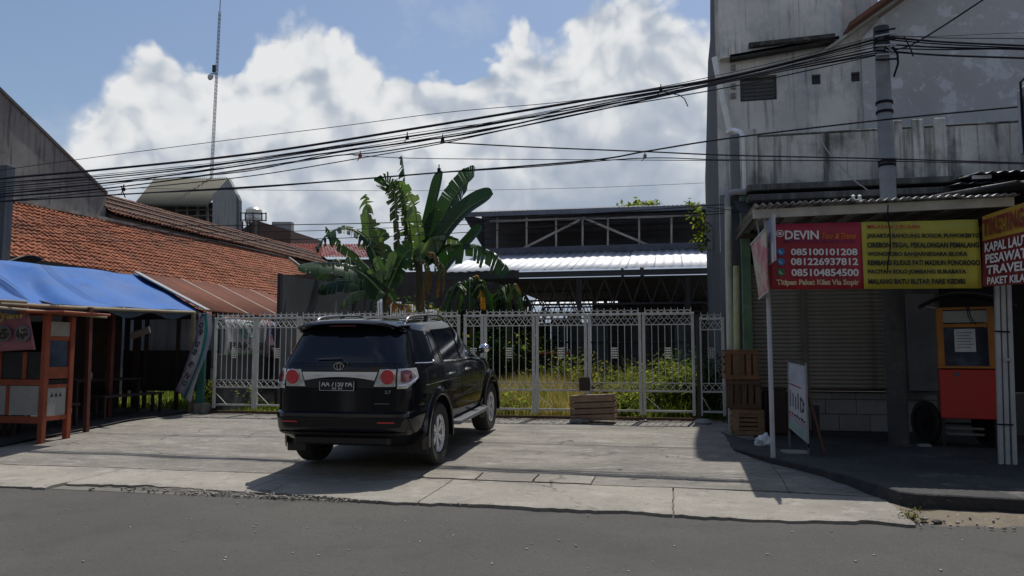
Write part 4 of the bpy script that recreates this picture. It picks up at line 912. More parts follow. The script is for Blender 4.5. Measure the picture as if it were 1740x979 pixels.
for sx in (1, -1):
    for yy in (0, 2.75):
        w, r_, sp_, bk = wheel(1)
        wt_ = bpy.data.objects.new('wheel', None); C.objects.link(wt_); wt_.parent = car; wt_.location = (sx*.795, yy, .388); wt_['_local'] = 1
        wt_.rotation_euler = (random.random()*6, 0, 0) if sx > 0 else (random.random(), 0, math.pi)
        w.build('tyre', rubber, wt_, smooth=30); r_.build('rim', alloy, wt_, smooth=30); sp_.build('spokes', alloy, wt_, smooth=30, bevel=.006); bk.build('brake_disc', mat('brake dark', (.05, .05, .05), .5, metal=.5, bump=0), wt_)

# ================================================================== GATE
YG = 14.4
def pz(px, py, Y=YG): return at(px, py, Y=Y).z
ZT, ZL, ZLR1, ZLR2, ZB_ = 2.235, 2.06, .985, .835, .475
def gate_panel(x0, x1, par, lower_lattice=True, small=False):
    t = bpy.data.objects.new('panel', None); C.objects.link(t); t.parent = par; t.location = Vector((x0, YG, .33))-par.location
    zt = ZT-(.10 if small else 0); zl = zt-.175; w = x1-x0; sx0, sx1 = x0+.03, x1-.03
    for x in (sx0, sx1): MB().span((x-.027, YG-.025, .40), (x+.027, YG+.025, zt)).build('stile', gatew, t, bevel=.005)
    def rail(z, h=.035, d=.03): MB().span((x0+.057, YG-d/2, z-h/2), (x1-.057, YG+d/2, z+h/2)).build('rail', gatew, t)
    MB().span((x0, YG-.028, zt+.001), (x1, YG+.028, zt+.045)).build('top_rail', gatew, t, bevel=.004)
    rail(zl, .02, .02); rail(ZLR1, .014, .014); rail(ZLR2, .03, .03); rail(ZB_, .035, .03)
    n = max(2, round((w-.11)/.125)); xs = [x0+.057+(w-.114)*i/n for i in range(n+1)]
    for x in xs[1:-1]: MB().beam((x, YG, ZLR1), (x, YG, zl), .013).build('bar', gatew, t)
    # top lattice: two zig-zag rows
    la = MB(); pn = max(2, round((w-.11)/.13)); s_ = (w-.114)/pn
    for i in range(pn):
        xa = x0+.057+i*s_; m_ = (zl+zt)/2
        la.beam((xa, YG-.005, zl), (xa+s_, YG-.005, zt), .011); la.beam((xa, YG+.006, zt), (xa+s_, YG+.006, zl), .011)
        la.beam((xa, YG-.012, m_), (xa+s_*.25, YG-.012, m_+.05), .009); la.beam((xa+s_*.75, YG-.012, m_+.05), (xa+s_, YG-.012, m_), .009)
    la.build('lattice', gatew, t)
    lo = MB(); pn2 = max(2, round(w/.15)); s2 = (w-.114)/pn2
    for i in range(pn2):
        xa = x0+.057+i*s2; lo.beam((xa, YG-.004, ZLR1), (xa+s2, YG-.004, ZLR2), .011); lo.beam((xa+s2, YG+.006, ZLR1), (xa, YG+.006, ZLR2), .011) if i % 2 or lower_lattice else None
    if lower_lattice: lo.build('lower_lattice', gatew, t)
    # crest of arcs and spikes
    cr = MB()
    for i in range(n):
        xa, xb = xs[i], xs[i+1]; r = (xb-xa)/2*.86
        cr.tube([((xa+xb)/2+r*math.cos(a*math.pi/8), YG, zt+.045+r*1.0*math.sin(a*math.pi/8)) for a in range(9)], .0075, 5)
    cr.build('crest', gatew, t)
    for x in xs: MB().tube([(x, YG, zt+.04), (x, YG, zt+.09), (x, YG, zt+.10), (x, YG, zt+.145)], [.007, .007, .013, .001], 6).build('spike', gatew, t)
    # knot ornament on the middle bars
    if not small or True:
        k = n//2; cx = (xs[k]+xs[k-1])/2 if n > 3 else (x0+x1)/2; cx = (xs[k]+xs[min(k+1, n)])/2 if n > 3 else cx; cz = 1.535; on_ = MB()
        for i in range(3):
            for j in range(4):
                c = (cx+(i-1)*.042, YG-.012, cz+(j-1.5)*.045); on_.tube([(c[0]+.026*math.cos(a*math.pi/4), c[1], c[2]+.026*math.sin(a*math.pi/4)) for a in range(8)], .006, 4, closed=True)
        on_.build('ornament', gatew, t)
    # diagonal brace at the foot
    MB().beam((x0+.06, YG-.02, ZLR2-.1), (x0+.06+w*.3, YG-.02, ZB_), .012).build('brace', gatew, t) if lower_lattice else None
    return t
gx = [-9.43, -8.47, -7.49, -6.51, -5.53, -4.80, -4.09]
fgate = thing('folding_gate', 'long white iron folding gate with lattice bands and spikes across the lot entrance', 'gate', (-4.5, YG, .33))
for i in range(6): gate_panel(gx[i]+.006, gx[i+1]-.006, fgate)
gx = [-4.03, -3.62, -2.605, -1.61, -.60, .356]
for i in range(5): gate_panel(gx[i]+.006, gx[i+1]-.006, fgate)
xr = X_(1187, YG); xr2 = X_(1232, YG)
wing = thing('gate_wing', 'small separate white gate wing between the folding gate and the crate stack', 'gate', (xr, YG, .33)); gate_panel(xr, xr2, wing, small=True)
tr_ = MB(); tr_.beam((-9.5, YG-.02, gz(YG)+.03), (.4, YG-.02, gz(YG)+.035), .05, .05); tag(tr_.build('gate_track', mat('rusty track', (.13, .07, .045), .85), origin=(-4.5, YG, .3)), 'rusty steel track on the ground under the white gate', 'track')
tag(MB().span((.38, YG-.03, .25), (.44, YG+.03, 2.2)).build('gate_post', mat('dark gate post', (.06, .055, .05), .8), origin=(.4, YG, .25)), 'dark slim post between the folding gate and the small wing', 'post')
tag(MB().box((-9.6, YG-.1, .38), (.25, .25, .26)).build('concrete_block', concrete_old, origin=(-9.6, YG-.1, .25), bevel=.02), 'small concrete block at the left foot of the white gate', 'block')

# ================================================================== CRATES
wood = mat('brown crate wood', (.20, .105, .05), .8, var=.22, scale=4, fine=30, bump=.3, map3=(1, 6, 6), rnd=.45)
woodl = mat('pale crate wood', (.25, .16, .085), .8, var=.22, scale=4, bump=.3, rnd=.4)
woodd = mat('dark crate wood', (.11, .065, .04), .8, var=.22, scale=4, bump=.3, rnd=.4)
def crate(lab, loc, w, d, h, m, rot=(0, 0, 0), style='vert', grp='wooden crates stacked by the green column'):
    t = thing('wooden_crate', lab, 'crate', loc, grp, rot, local=True); th = .015
    def bd(c, s): MB().box(c, [k-.001 for k in s], Matrix.Rotation(random.uniform(-.012, .012), 3, 'Z')).build('board', m, t, bevel=.002)
    for z in (.035, h-.035):
        bd((0, -d/2, z), (w, th, .07)); bd((0, d/2, z), (w, th, .07))
    n = int(w/.085)
    if style == 'vert':
        for i in range(n):
            if i % 3 == 1 and n > 4: pass
            bd((-w/2+w*(i+.5)/n, -d/2+th+.002, h/2), (w/n*.72, th*.8, h-.01))
            bd((-w/2+w*(i+.5)/n, d/2-th-.002, h/2), (w/n*.72, th*.8, h-.01))
    elif style == 'frame':
        for x in (-w/2+.05, w/2-.05): bd((x, -d/2-.001, h/2), (.10, th, h-.14))
        for k in range(4): bd((0, -d/2+th, .10+(h-.2)*k/3), (w-.16, th*.8, (h-.2)/4.2))
        bd((0, d/2, h/2), (w, th, h*.6))
    else:
        for k in range(4): bd((0, -d/2+.001, .06+(h-.12)*k/3), (w, th, h/4*.80)); bd((0, d/2, .06+(h-.12)*k/3), (w, th, h/4*.8))
    for x in (-w/2, w/2):
        for k in range(4): bd((x, 0, .06+(h-.12)*k/3), (th, d-.02, h/4*.72))
        for y in (-d/2+.03, d/2-.03): bd((x-math.copysign(.018, x), y, h/2), (.03, .03, h-.02))
    for k in range(4): bd((0, -d/2+d*(k+.5)/4, .012), (w-.04, d/4*.8, .012)); 
    if style == 'side':
        for k in range(4): bd((0, -d/2+d*(k+.5)/4, h+.002), (w, d/4*.82, .014))
    return t
YCr = 12.45; zb0 = .262
x0 = X_(1241, YCr); x1 = X_(1295, YCr); wcr = x1-x0
crate('pale framed wooden crate at the bottom of the stack', (x0+wcr/2, YCr+.22, zb0), wcr, .42, .40, woodl, (0, 0, rad(2)), 'frame')
crate('dark wooden crate in the middle of the stack', (x0+wcr/2-.04, YCr+.2, zb0+.41), wcr+.03, .44, .44, woodd, (0, 0, rad(-2)), 'vert')
crate('reddish brown wooden crate on top of the stack', (x0+wcr/2-.08, YCr+.18, zb0+.86), wcr+.03, .46, .46, wood, (0, 0, rad(3)), 'vert')
# lone crate by the gate
YL = 13.72; xa = X_(970, YL); xb = X_(1044, YL)
gcr = mat('grey brown crate wood', (.30, .20, .13), .85, var=.2, scale=5, bump=.3, rnd=.35)
crate('low wooden crate leaning on stones in front of the white gate', ((xa+xb)/2, YL+.2, gz(YL)+.05), xb-xa, .40, .44, gcr, (0, rad(-3), rad(-4)), 'side', 'crate by the gate')
for k, (x, s) in enumerate(((xa+.14, .09), (xa+.05, .06), (xa+.27, .05))): pebble((x, YL-.06, gz(YL)+.04), s, concrete_old, 'stone', ['largest grey stone under the left end of the low crate', 'left small stone under the low crate', 'right small stone under the low crate'][k], 'stones under the crate')
p = at(994, 664, Y=YL+.15); b = MB()
b.prism([(p.x-.10, p.y-.05, p.z), (p.x+.09, p.y-.05, p.z), (p.x+.095, p.y-.05, p.z+.13), (p.x+.085, p.y-.05, p.z+.22), (p.x+.07, p.y-.05, p.z+.25), (p.x-.085, p.y-.05, p.z+.245), (p.x-.10, p.y-.05, p.z+.2)], (0, .1, 0))
tag(b.build('wood_block', mat('dark stained wood', (.045, .028, .02), .75, bump=.3), origin=p, bevel=.008), 'dark upright block of wood standing on the low crate', 'block')
p = at(1008, 661, Y=YL+.1); pebble(p+Vector((0, 0, .02)), .035, mat('dark stained wood', (0, 0, 0)), 'small_lump', 'small dark lump beside the wood block on the crate', None)
p = at(1195, 721, Z=.29); pebble(p+Vector((0, 0, .03)), .12, mat('grey stone', (.3, .3, .3), .85, bump=.2), 'stone', 'flat grey stone lying at the foot of the small gate wing', None)
# white bag, bits on the terrace
b = MB(); p = at(1301, 757, Z=.235)
bmx = bmesh.new(); bmesh.ops.create_icosphere(bmx, subdivisions=4, radius=1)
for v in bmx.verts:
    q_ = v.co.copy(); n_ = noise.noise(q_*1.6)*.35+noise.noise(q_*4)*.22; q_ *= (1+n_); v.co = Vector((q_.x*.13+.03*q_.z, q_.y*.09, q_.z*.085*(1.25 if q_.x < 0 else .8)))
b.add([v.co+p+Vector((0, 0, .06)) for v in bmx.verts], [[v.index for v in f.verts] for f in bmx.faces]); bmx.free()
tag(b.build('plastic_bag', mat('white plastic bag', (.7, .72, .76), .4, var=.06, bump=.05), origin=p, smooth=50), 'crumpled white plastic bag on the ground left of the sign post', 'bag')
for k, (px, py, w, d, h) in enumerate(((1350, 772, .32, .22, .05), (1570, 763, .18, .1, .07))):
    p = at(px, py, Z=.2); tag(MB().box(p+Vector((0, 0, h/2)), (w, d, h), Matrix.Rotation(.1, 3, 'Z')).build('paving_stone', mat('light paving', (.25, .25, .24), .9), origin=p, bevel=.015), ['flat pale slab lying behind the foot of the sign post', 'small brick wedged in front of the food cart wheel'][k], 'slab')
b = MB(); p = at(1320, 735, Y=12.6)
tag(b.span((X_(1300, 12.8), 12.75, .26), (X_(1334, 12.8), 13.1, .95)).build('storage_box', mat('dark maroon box', (.05, .025, .025), .7), origin=(X_(1317, 12.8), 12.9, .26), bevel=.02), 'dark maroon box in the shade between crate stack and shutter', 'box')
tag(MB().span((X_(1376, 12.7), 12.65, .26), (X_(1388, 12.7), 12.75, .72)).build('plank', mat('dark wet timber', (.05, .04, .04), .8), origin=(X_(1380, 12.7), 12.7, .26)), 'dark short plank standing behind the menu board', 'plank')

# ================================================================== RED FOOD CART (right)
YK = 11.55
def kx(px): return X_(px, YK)
def kz(py, px=1640): return at(px, py, Y=YK).z
redc = mat('red cart panel', (.5, .03, .018), .5, var=.1, scale=1.5, stains=(((.2, .02, .02), .6, .75, 3, .4),), bump=.05); orw = mat('orange cart frame', (.42, .17, .03), .6, var=.15, bump=.1)
ct_ = thing('food_cart', 'red food cart with orange window frame parked in the shade on the right', 'cart', (kx(1640), YK, .22))
xl, xr_ = kx(1596), kx(1690); D_ = .75
MB().span((xl, YK, kz(712)), (xr_, YK+D_, kz(628))).build('lower_panel', redc, ct_, bevel=.01)
MB().span((xl-.01, YK-.012, kz(626)), (xr_+.01, YK+D_, kz(626)+.03)).build('counter', orw, ct_)
for xx in (xl+.04, xr_-.045):
    for yy in (YK+.04, YK+D_-.04): MB().span((xx-.04, yy-.03, kz(626)+.03), (xx+.04, yy+.03, kz(524))).build('post', orw, ct_, bevel=.005)
MB().span((xl+.08, YK+.01, kz(556)), (xr_-.085, YK+.05, kz(550))).build('rail', orw, ct_)
MB().span((xl+.08, YK+.015, kz(548)), (xr_-.085, YK+.03, kz(528))).build('sign_strip', mat('grey white strip', (.36, .37, .35), .7), ct_)
MB().span((xl, YK+.0, kz(526)), (xr_, YK+.06, kz(522))).build('rail', orw, ct_)
MB().span((xl+.081, YK+.02, kz(625)+.02), (xr_-.086, YK+.03, kz(557))).build('window', mat('cart glass', (.03, .04, .06), .1, var=.2, scale=3, bump=0, stains=(((.09, .12, .2), .5, .7, 3, .8), ((.2, .06, .07), .6, .7, 4, .7))), ct_)
n0 = MB().span((kx(1624), YK+.008, kz(598)), (kx(1658), YK+.018, kz(559))).build('notice', mat('paper', (.55, .6, .62), .7, bump=0), ct_)
for i in range(6): MB().span((kx(1628), YK+.004, kz(566+i*5)), (kx(1650 if i % 2 else 1654), YK+.0075, kz(564.6+i*5))).build('text_line', mat('grey print', (.2, .22, .25), .7, bump=0), n0)
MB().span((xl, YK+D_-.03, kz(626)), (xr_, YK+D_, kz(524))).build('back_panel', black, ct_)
MB().disc((kx(1625), YK-.001, kz(636)), (0, -1, 0), .035, th=.004).build('round_sticker', mat('grey sticker', (.1, .1, .11), .6, bump=0), ct_)
ct_.rotation_euler = (0, 0, rad(-16))
b = MB(); R0 = [at(x, y, Y=YK-.2) for x, y in ((1571, 518), (1590, 508), (1610, 500), (1635, 496), (1665, 498), (1690, 503), (1712, 512), (1730, 521))]
b.v = [p+Vector((0, d_, 0)) for d_ in (0, 1.1) for p in spline(R0, 3)]; q_ = len(b.v)//2; b.f = [(i, i+1, q_+i+1, q_+i) for i in range(q_-1)]; b.r = [.5]*len(b.f); b.build('curved_roof', mat('thin roof sheet', (.1, .1, .1), .4, metal=.5), ct_, smooth=True, thick=.012)
MB().tube([at(1575, 520, Y=YK+.02), at(1596, 524, Y=YK+.02)], .012, 5).build('roof_bracket', alloy, ct_)
for pts in ([(1646, 522), (1650, 540), (1658, 552)], [(1643, 522), (1646, 538), (1652, 550)]): MB().tube([at(x, y, Y=YK-.02) for x, y in pts], .006, 4).build('cable', blackp, ct_)
def turn(m_, xx):
    R_ = Matrix.Rotation(rad(34), 3, 'Z'); c_ = Vector((xx, YK+.35, .54)); m_.v = [tuple(c_+R_ @ (Vector(v)-c_)) for v in m_.v]
for xx in (kx(1571), kx(1675)):
    wm = MB().lathe([(.24, -.03), (.30, -.035), (.31, 0), (.30, .035), (.24, .03)], (xx, YK+.35, .54), 28, 'X'); turn(wm, xx); wl = wm.build('wheel', rubber, ct_, smooth=30)
    s2 = MB()
    for k in range(12): a = k*math.pi/6; s2.beam((xx, YK+.35, .54), (xx, YK+.35+.25*math.cos(a), .54+.25*math.sin(a)), .03, .01)
    s2.lathe([(0, -.008), (.25, -.008), (.25, .008), (0, .008)], (xx, YK+.35, .54), 24, 'X'); s2.tube([(xx-.08, YK+.35, .54), (xx+.08, YK+.35, .54)], .025, 8); turn(s2, xx); s2.build('spokes', trimb, wl)  # black disc behind the spokes stands in for the wheel's deep shade
MB().tube([(kx(1571), YK+.35, .54), (kx(1675), YK+.35, .54)], .015, 6).build('axle', trimb, ct_)
for z in (.50, .42): MB().beam((kx(1600), YK+.1, z), (kx(1665), YK+.1, z), .03, .03).build('lower_rail', mat('grey wood rail', (.17, .16, .15), .8), ct_)
for xx in (xl+.03, xr_-.04): MB().span((xx-.02, YK+.05, .23), (xx+.02, YK+.09, kz(712))).build('leg', trimb, ct_)
# ================================================================== LEFT: stall with blue tarp
tarpm = mat('blue tarpaulin', (.025, .115, .36), .8, var=.1, scale=1.5, fine=12, bump=.25, stains=(((.012, .05, .2), .56, .72, 1.3, .6), ((.10, .22, .44), .6, .75, 2.2, .4)))
stall = thing('market_stall', 'dark open food stall under a blue tarpaulin at the left', 'stall', (-11, 12, .2))
XE, XR = -9.9, -12.0
def eave(k):   # k 0 near .. 1 far
    y = 8.3+(14.55-8.3)*k; return Vector((XE, y, 2.27+.16*k))
def ridge(k):
    y = 8.3+(15.55-8.3)*k; return Vector((XR, y, 3.08+.28*k))
b = MB(); b.rv = .5
def tf(u, v):
    p = eave(u)*(1-v)+ridge(u)*v
    s_ = math.sin(v*math.pi)*(-.14)*min(1, (1.06-u)*4) + .03*math.sin(u*26+v*5)*math.sin(v*math.pi) + .05*noise.noise(Vector((u*5, v*3, 1)))
    s_ += -.22*math.exp(-((u-.42-v*.10)/.035)**2)*math.sin(v*math.pi)**.5 - .10*math.exp(-((u-.36-v*.12)/.02)**2)*math.sin(v*math.pi)
    if u < .38: s_ -= .5*(.38-u)*math.sin(v*math.pi)**.7
    return p+Vector((.02*noise.noise(Vector((u*9, v, 4))), 0, s_))
b.grid(tf, 110, 26); b.build('tarpaulin', tarpm, stall, smooth=True, thick=.006)
b = MB(); b.rv = .5; b.grid(lambda u, v: Vector((XE-.01, 8.3+6.2*u, 2.24+.16*u-.11*v*(1+.5*math.sin(u*31)))), 60, 2); b.build('tarp_hem', mat('dark hem', (.05, .07, .1), .7), stall, thick=.005)
bam = mat('bamboo pole', (.30, .25, .17), .7, var=.2, bump=.1); dkw = mat('dark stall timber', (.055, .035, .028), .8, var=.25, bump=.15); redw = mat('red brown stall post', (.12, .035, .022), .75, var=.25, bump=.15)
MB().tube([eave(0)+Vector((0, 0, -.03)), eave(.45)+Vector((.02, 0, -.045)), eave(1.0)+Vector((0, 0, -.03))], .03, 8).build('eave_pole', bam, stall, smooth=True)
MB().tube([(XE+.12, 9.4, 2.20), (XE+.1, 11.7, 2.16)], .022, 8).build('eave_pole', bam, stall, smooth=True)
MB().tube([(XE-.5, 8.9, 2.33), (XE+.25, 9.85, 2.30)], .022, 8).build('eave_pole', bam, stall, smooth=True)
def sp_(px, Y, m, w=.07, X=None, top=2.3, lean=0):
    x = X if X is not None else X_(px, Y); MB().beam((x+lean, Y, gz(Y)), (x, Y, top), w).build('post', m, stall, bevel=.005)
sp_(168, 11.35, redw, .075, XE+.06, 2.32, .04); sp_(0, 14.35, bam, .075, XE, 2.4); sp_(0, 13.0, redw, .09, -10.75, 2.5); sp_(0, 9.0, redw, .08, XE, 2.25)
for y in (9, 11.4, 13.2, 15): MB().beam((XR, y, gz(y)), (XR, y, ridge((y-8.3)/7).z-.05), .08).build('post', dkw, stall)
for k in (.05, .45, .8, .98): MB().beam(eave(k)+Vector((0, 0, -.10)), ridge(k)+Vector((0, 0, -.55)), .05).build('rafter', dkw, stall)
MB().tube([ridge(0)+Vector((0, 0, -.05)), ridge(1)+Vector((0, 0, -.05))], .035, 8).build('ridge_pole', dkw, stall)
# far end: dark board with openings onto grey sheeting
YE = 14.9
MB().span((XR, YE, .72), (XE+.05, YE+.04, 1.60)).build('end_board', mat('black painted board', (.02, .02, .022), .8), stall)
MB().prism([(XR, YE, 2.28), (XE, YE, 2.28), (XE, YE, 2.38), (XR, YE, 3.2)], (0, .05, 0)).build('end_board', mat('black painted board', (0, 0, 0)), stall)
for px, w in ((248, .07), (302, .07), (232, .16)):
    x = X_(px, YE); MB().span((x-w/2, YE-.03, .3), (x+w/2, YE+.03, 2.4)).build('mullion', dkw, stall)
gsheet = MB().span((-13.2, YE+.6, 1.2), (-9.95, YE+.64, 2.38)).build('back_sheeting', mat('pale grey sheeting', (.58, .62, .70), .7, var=.06, streak=((.22, .24, .28), .5, .8), bump=.05), stall)
MB().span((-13.2, 8.2, .05), (-13.12, 16, 3.5)).build('back_wall', mat('shade dark stall wall', (.03, .028, .028), .95), stall)  # wall colour near black, standing in for the shade inside the stall
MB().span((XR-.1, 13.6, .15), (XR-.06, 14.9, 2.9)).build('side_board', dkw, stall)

bfl = sheet('stall_shade_floor', -13.2, -9.93, 8.6, 14.9, lambda x, y: gz(y)+.03, mat('shade dark stall floor', (.035, .034, .033), .95, stains=(((.1, .09, .08), .6, .75, 2, .5),), bump=.4), 20, 30, .015, 6)  # added dark sheet: its colour imitates the deep shade on the ground here
# benches and tables in the gloom
def table(lab, x, y, w, d, h, cat='table', nm='stall_table', m=dkw):
    t = thing(nm, lab, cat, (x, y, gz(y))); z = gz(y)
    MB().span((x-w/2, y-d/2, z+h-.04), (x+w/2, y+d/2, z+h)).build('top', m, t, bevel=.005)
    for a in (-1, 1):
        for c in (-1, 1): MB().span((x+a*(w/2-.05)-.025, y+c*(d/2-.05)-.025, z), (x+a*(w/2-.05)+.025, y+c*(d/2-.05)+.025, z+h-.04)).build('leg', m, t)
    MB().span((x-w/2+.04, y-.01, z+h*.3), (x+w/2-.04, y+.01, z+h*.3+.05)).build('stretcher', m, t)
table('long dark table deep inside the stall', -11.3, 13.3, .7, 1.8, .75); table('dark table in the near part of the stall', -11.2, 11.2, .7, 1.5, .75)
table('low dark bench before the far table', -10.6, 13.4, .28, 1.7, .45, 'bench', 'stall_bench'); table('low dark bench beside the near table', -10.55, 11.2, .28, 1.4, .45, 'bench', 'stall_bench')
for k, (x, y, z, r, h, m) in enumerate(((-11.2, 13.0, 1.0, .045, .22, wt), (-11.3, 13.6, 1.0, .035, .25, bam), (-11.15, 11.5, .93, .05, .18, wt), (-11.3, 10.9, .93, .04, .24, redw))):
    tag(MB().lathe([(0, 0), (r, 0), (r, h*.6), (r*.5, h*.75), (r*.45, h), (0, h)], (x, y, z), 12).build('bottle', m, origin=(x, y, z), smooth=True), ['white bottle on the far stall table', 'tan bottle on the far stall table', 'white jar on the near stall table', 'red brown bottle on the near stall table'][k], 'bottle')
# loudspeaker horn like pale lamp shade inside
tag(MB().lathe([(.0, .0), (.16, .02), (.22, .10), (.05, .13), (0, .13)], at(285, 552, Y=13.4), 16).build('hanging_dish', mat('pale dish', (.42, .4, .35), .6), origin=at(285, 552, Y=13.4), smooth=True), 'pale shallow dish hanging under the stall roof', 'dish') if False else None
p = at(222, 572, Y=12.6); tag(MB().beam(p, p+Vector((.4, 0, .13)), .03, .12).build('folded_cloth', mat('tan cloth', (.14, .115, .085), .9), origin=p), 'tan folded cloth hung inside the stall', 'cloth')
# ---------------- orange food cart
oc = mat('orange red cart paint', (.31, .07, .03), .65, var=.25, stains=(((.16, .06, .04), .58, .74, 5, .6),), bump=.1)
cg = at(69, 757, Z=.11); CX, CY = cg.x, cg.y
wp = mat('scuffed white panel', (.34, .34, .32), .6, var=.12, stains=(((.17, .17, .16), .5, .7, 2.5, .6),), bump=.05)
k2 = thing('food_cart', 'orange framed food cart with white panels and a pink menu banner at the left edge', 'cart', (CX, CY, gz(CY)))
CW, CD = 2.1, .50; zg = gz(CY)
def zc(py, px=69): return at(px, py, Y=CY).z
ztop = zc(533)
for x, y, zz in ((CX, CY, ztop), (CX, CY+CD, zc(537)), (CX-CW, CY, ztop), (CX-CW, CY+CD, ztop)): MB().span((x-.045, y-.045, zg), (x+.045, y+.045, zz)).build('corner_post', oc, k2, bevel=.008)
MB().box((CX-CW/2+.15, CY+CD/2, ztop+.03), (CW+.75, CD+.5, .04), Matrix.Rotation(rad(1), 3, 'Y')).build('roof_board', oc, k2, bevel=.01)
# right end face (X = CX), from photo rows
def face(za, zb, y0, y1, m, nm, d=0, par=k2): return MB().span((CX-.015+d, CY+.045+y0, za), (CX+.015+d, CY+CD-.045-y1, zb)).build(nm, m, par)
face(zc(578), zc(546), 0, 0, wp, 'sign_panel'); face(zc(571), zc(578)+.0, 0, 0, oc, 'rail', .004)
face(zc(576)-.001-.02, zc(571), 0, 0, oc, 'rail', .006)
face(zc(624), zc(573), .02, .02, mat('cart side glass', (.03, .05, .09), .12, var=.3, scale=4, bump=0, stains=(((.02, .1, .3), .55, .62, 2, .8),)), 'window', -.005)
face(zc(644), zc(624), 0, 0, oc, 'apron_board', .01)
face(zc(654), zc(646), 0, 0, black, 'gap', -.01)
face(zc(660), zc(654), 0, 0, oc, 'rail', .008); face(zc(716), zc(708), 0, 0, oc, 'rail', .008)
lw = face(zc(708), zc(660), .02, .02, wp, 'lower_panel', -.002)
for i in range(3):
    y = CY+.15+i*.085; z = zc(672); MB().prism([(CX+.016, y-.028, z-.03), (CX+.016, y+.028, z-.03), (CX+.016, y, z+.03)], (.004, 0, 0)).build('black_mark', bt, lw)
# front face (Y = CY)
def ff(za, zb, x0, x1, m, nm, d=0): return MB().span((CX-x1, CY-.015-d, za), (CX-x0, CY+.015-d, zb)).build(nm, m, k2)
ff(zc(720), zc(708), .045, CW-.045, oc, 'rail'); ff(zc(655), zc(645), .045, CW-.045, oc, 'rail')
ff(zc(706), zc(656), .07, .60, wp, 'lower_panel'); ff(zc(706), zc(656), .68, 1.3, wp, 'lower_panel'); ff(zc(706), zc(656), .60, .68, oc, 'stile')
ff(zc(644), zc(598), .045, CW-.045, mat('cart front glass', (.02, .022, .025), .12, bump=0), 'window', -.02); ff(zc(644), zc(598), .33, .40, oc, 'mullion'); ff(zc(644), zc(590), .80, .88, oc, 'mullion')
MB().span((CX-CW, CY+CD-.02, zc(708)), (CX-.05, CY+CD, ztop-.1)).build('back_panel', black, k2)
wl = MB().lathe([(.26, -.03), (.33, -.035), (.34, 0), (.33, .035), (.26, .03)], (CX-1.2, CY+CD+.05, zg+.34), 28, 'Y').build('wheel', rubber, k2, smooth=30)
# banner on the cart
bpk = mat('pink menu print', (.38, .16, .2), .6, var=.15, scale=2.5, stains=(((.3, .14, .24), .5, .7, 1.5, .7),), bump=.05)
b0 = at(60, 596, Y=CY-.12); b1 = at(46, 517, Y=CY-.12); bb = thing('menu_banner', 'pink menu banner with two bowls and yellow lettering hung on the orange cart', 'banner', b0)
b = MB(); b.rv = .5
b.grid(lambda u, v: Vector((b0.x+(b1.x-b0.x)*v-1.5*(1-u), CY-.12+.02*math.sin(u*9), b0.z+(b1.z-b0.z)*v-.02*(1-u)+.03*math.sin(u*5)*(v-.5))), 24, 8); b.build('sheet', bpk, bb, smooth=True, thick=.004)
lem = mat('yellow print', (.6, .5, .12), .6, bump=0)
band = MB(); band.rv = .5; band.grid(lambda u, v: Vector((b1.x+.0-1.4*(1-u), CY-.145+.02*math.sin(u*9), b1.z-.20+.17*v)), 12, 2); band.build('heading_band', mat('peach print', (.5, .33, .22), .6, bump=0), bb)
A_ = at(-16, 549, Y=CY-.18); B_ = at(38, 527, Y=CY-.18); text('Ayam', 'lettering', lem, bb, A_, (1, 0, .04), (0, 0, 1), B_.x-A_.x, B_.z-A_.z, .02, .002)
for px in (38, 6):
    p = at(px, 567, Y=CY-.17); bw = MB().disc(p, (0, -1, 0), .14, th=.004, n=24, ry=.125).build('bowl_print', mat('bowl rim print', (.16, .18, .22), .6, bump=0), bb)
    MB().disc(p+Vector((0, -.006, 0)), (0, -1, 0), .11, th=.003, n=20, ry=.09).build('food_print', mat('food print', (.05, .035, .03), .6, var=.6, scale=25, bump=0, stains=(((.4, .35, .28), .55, .6, 22, .9),)), bw)
# hanging banner at the stall corner
hb = thing('hanging_banner', 'twisted white and purple banner with teal stripe hanging at the stall corner', 'banner', at(325, 683, Y=14.1))
L0 = [at(x, y, Y=14.12) for x, y in ((337, 532), (334, 560), (322, 600), (310, 640), (298, 664))]
R0_ = [at(x, y, Y=14.02) for x, y in ((357, 532), (359, 560), (352, 600), (337, 640), (323, 684))]
Ls, Rs = spline(L0, 6), spline(R0_, 6)
def strip_band(u0, u1, m, nm, off=0):
    b = MB(); b.rv = .5
    n_ = len(Ls)-1
    b.grid(lambda u, v: lerp(Ls[round(v*n_)], Rs[round(v*n_)], u0+(u1-u0)*u)+Vector((0, -off+.03*math.sin((u0+(u1-u0)*u)*7+v*6), 0)), 8, n_); return b.build(nm, m, hb, smooth=True, thick=.003)
strip_band(0, .18, mat('purple grey print', (.25, .2, .3), .6, stains=(((.42, .4, .5), .5, .6, 6, .8),), bump=.05), 'edge_strip')
strip_band(.18, .58, mat('white vinyl', (.45, .45, .5), .5, stains=(((.08, .08, .1), .57, .62, 7, .85), ((.3, .22, .35), .5, .65, 3, .6)), bump=.05), 'letter_field')
strip_band(.58, .74, mat('teal print', (.02, .26, .24), .5, bump=.05), 'teal_stripe'); strip_band(.74, 1, mat('white vinyl back', (.46, .47, .5), .5, bump=.1), 'white_field')
for i, ch in enumerate('TONGSENG'):
    k = .12+i*.105; n_ = len(Ls)-1; j = int(k*n_); c = lerp(Ls[j], Rs[j], .38)
    d = (Ls[min(j+1, n_)]-Ls[j]).normalized(); text(ch, 'letter', bt, hb, c+Vector((-.06, -.06, 0)), Vector((.75, 0, -.66)), Vector((.66, 0, .75)), .09, .12, .03, .002)
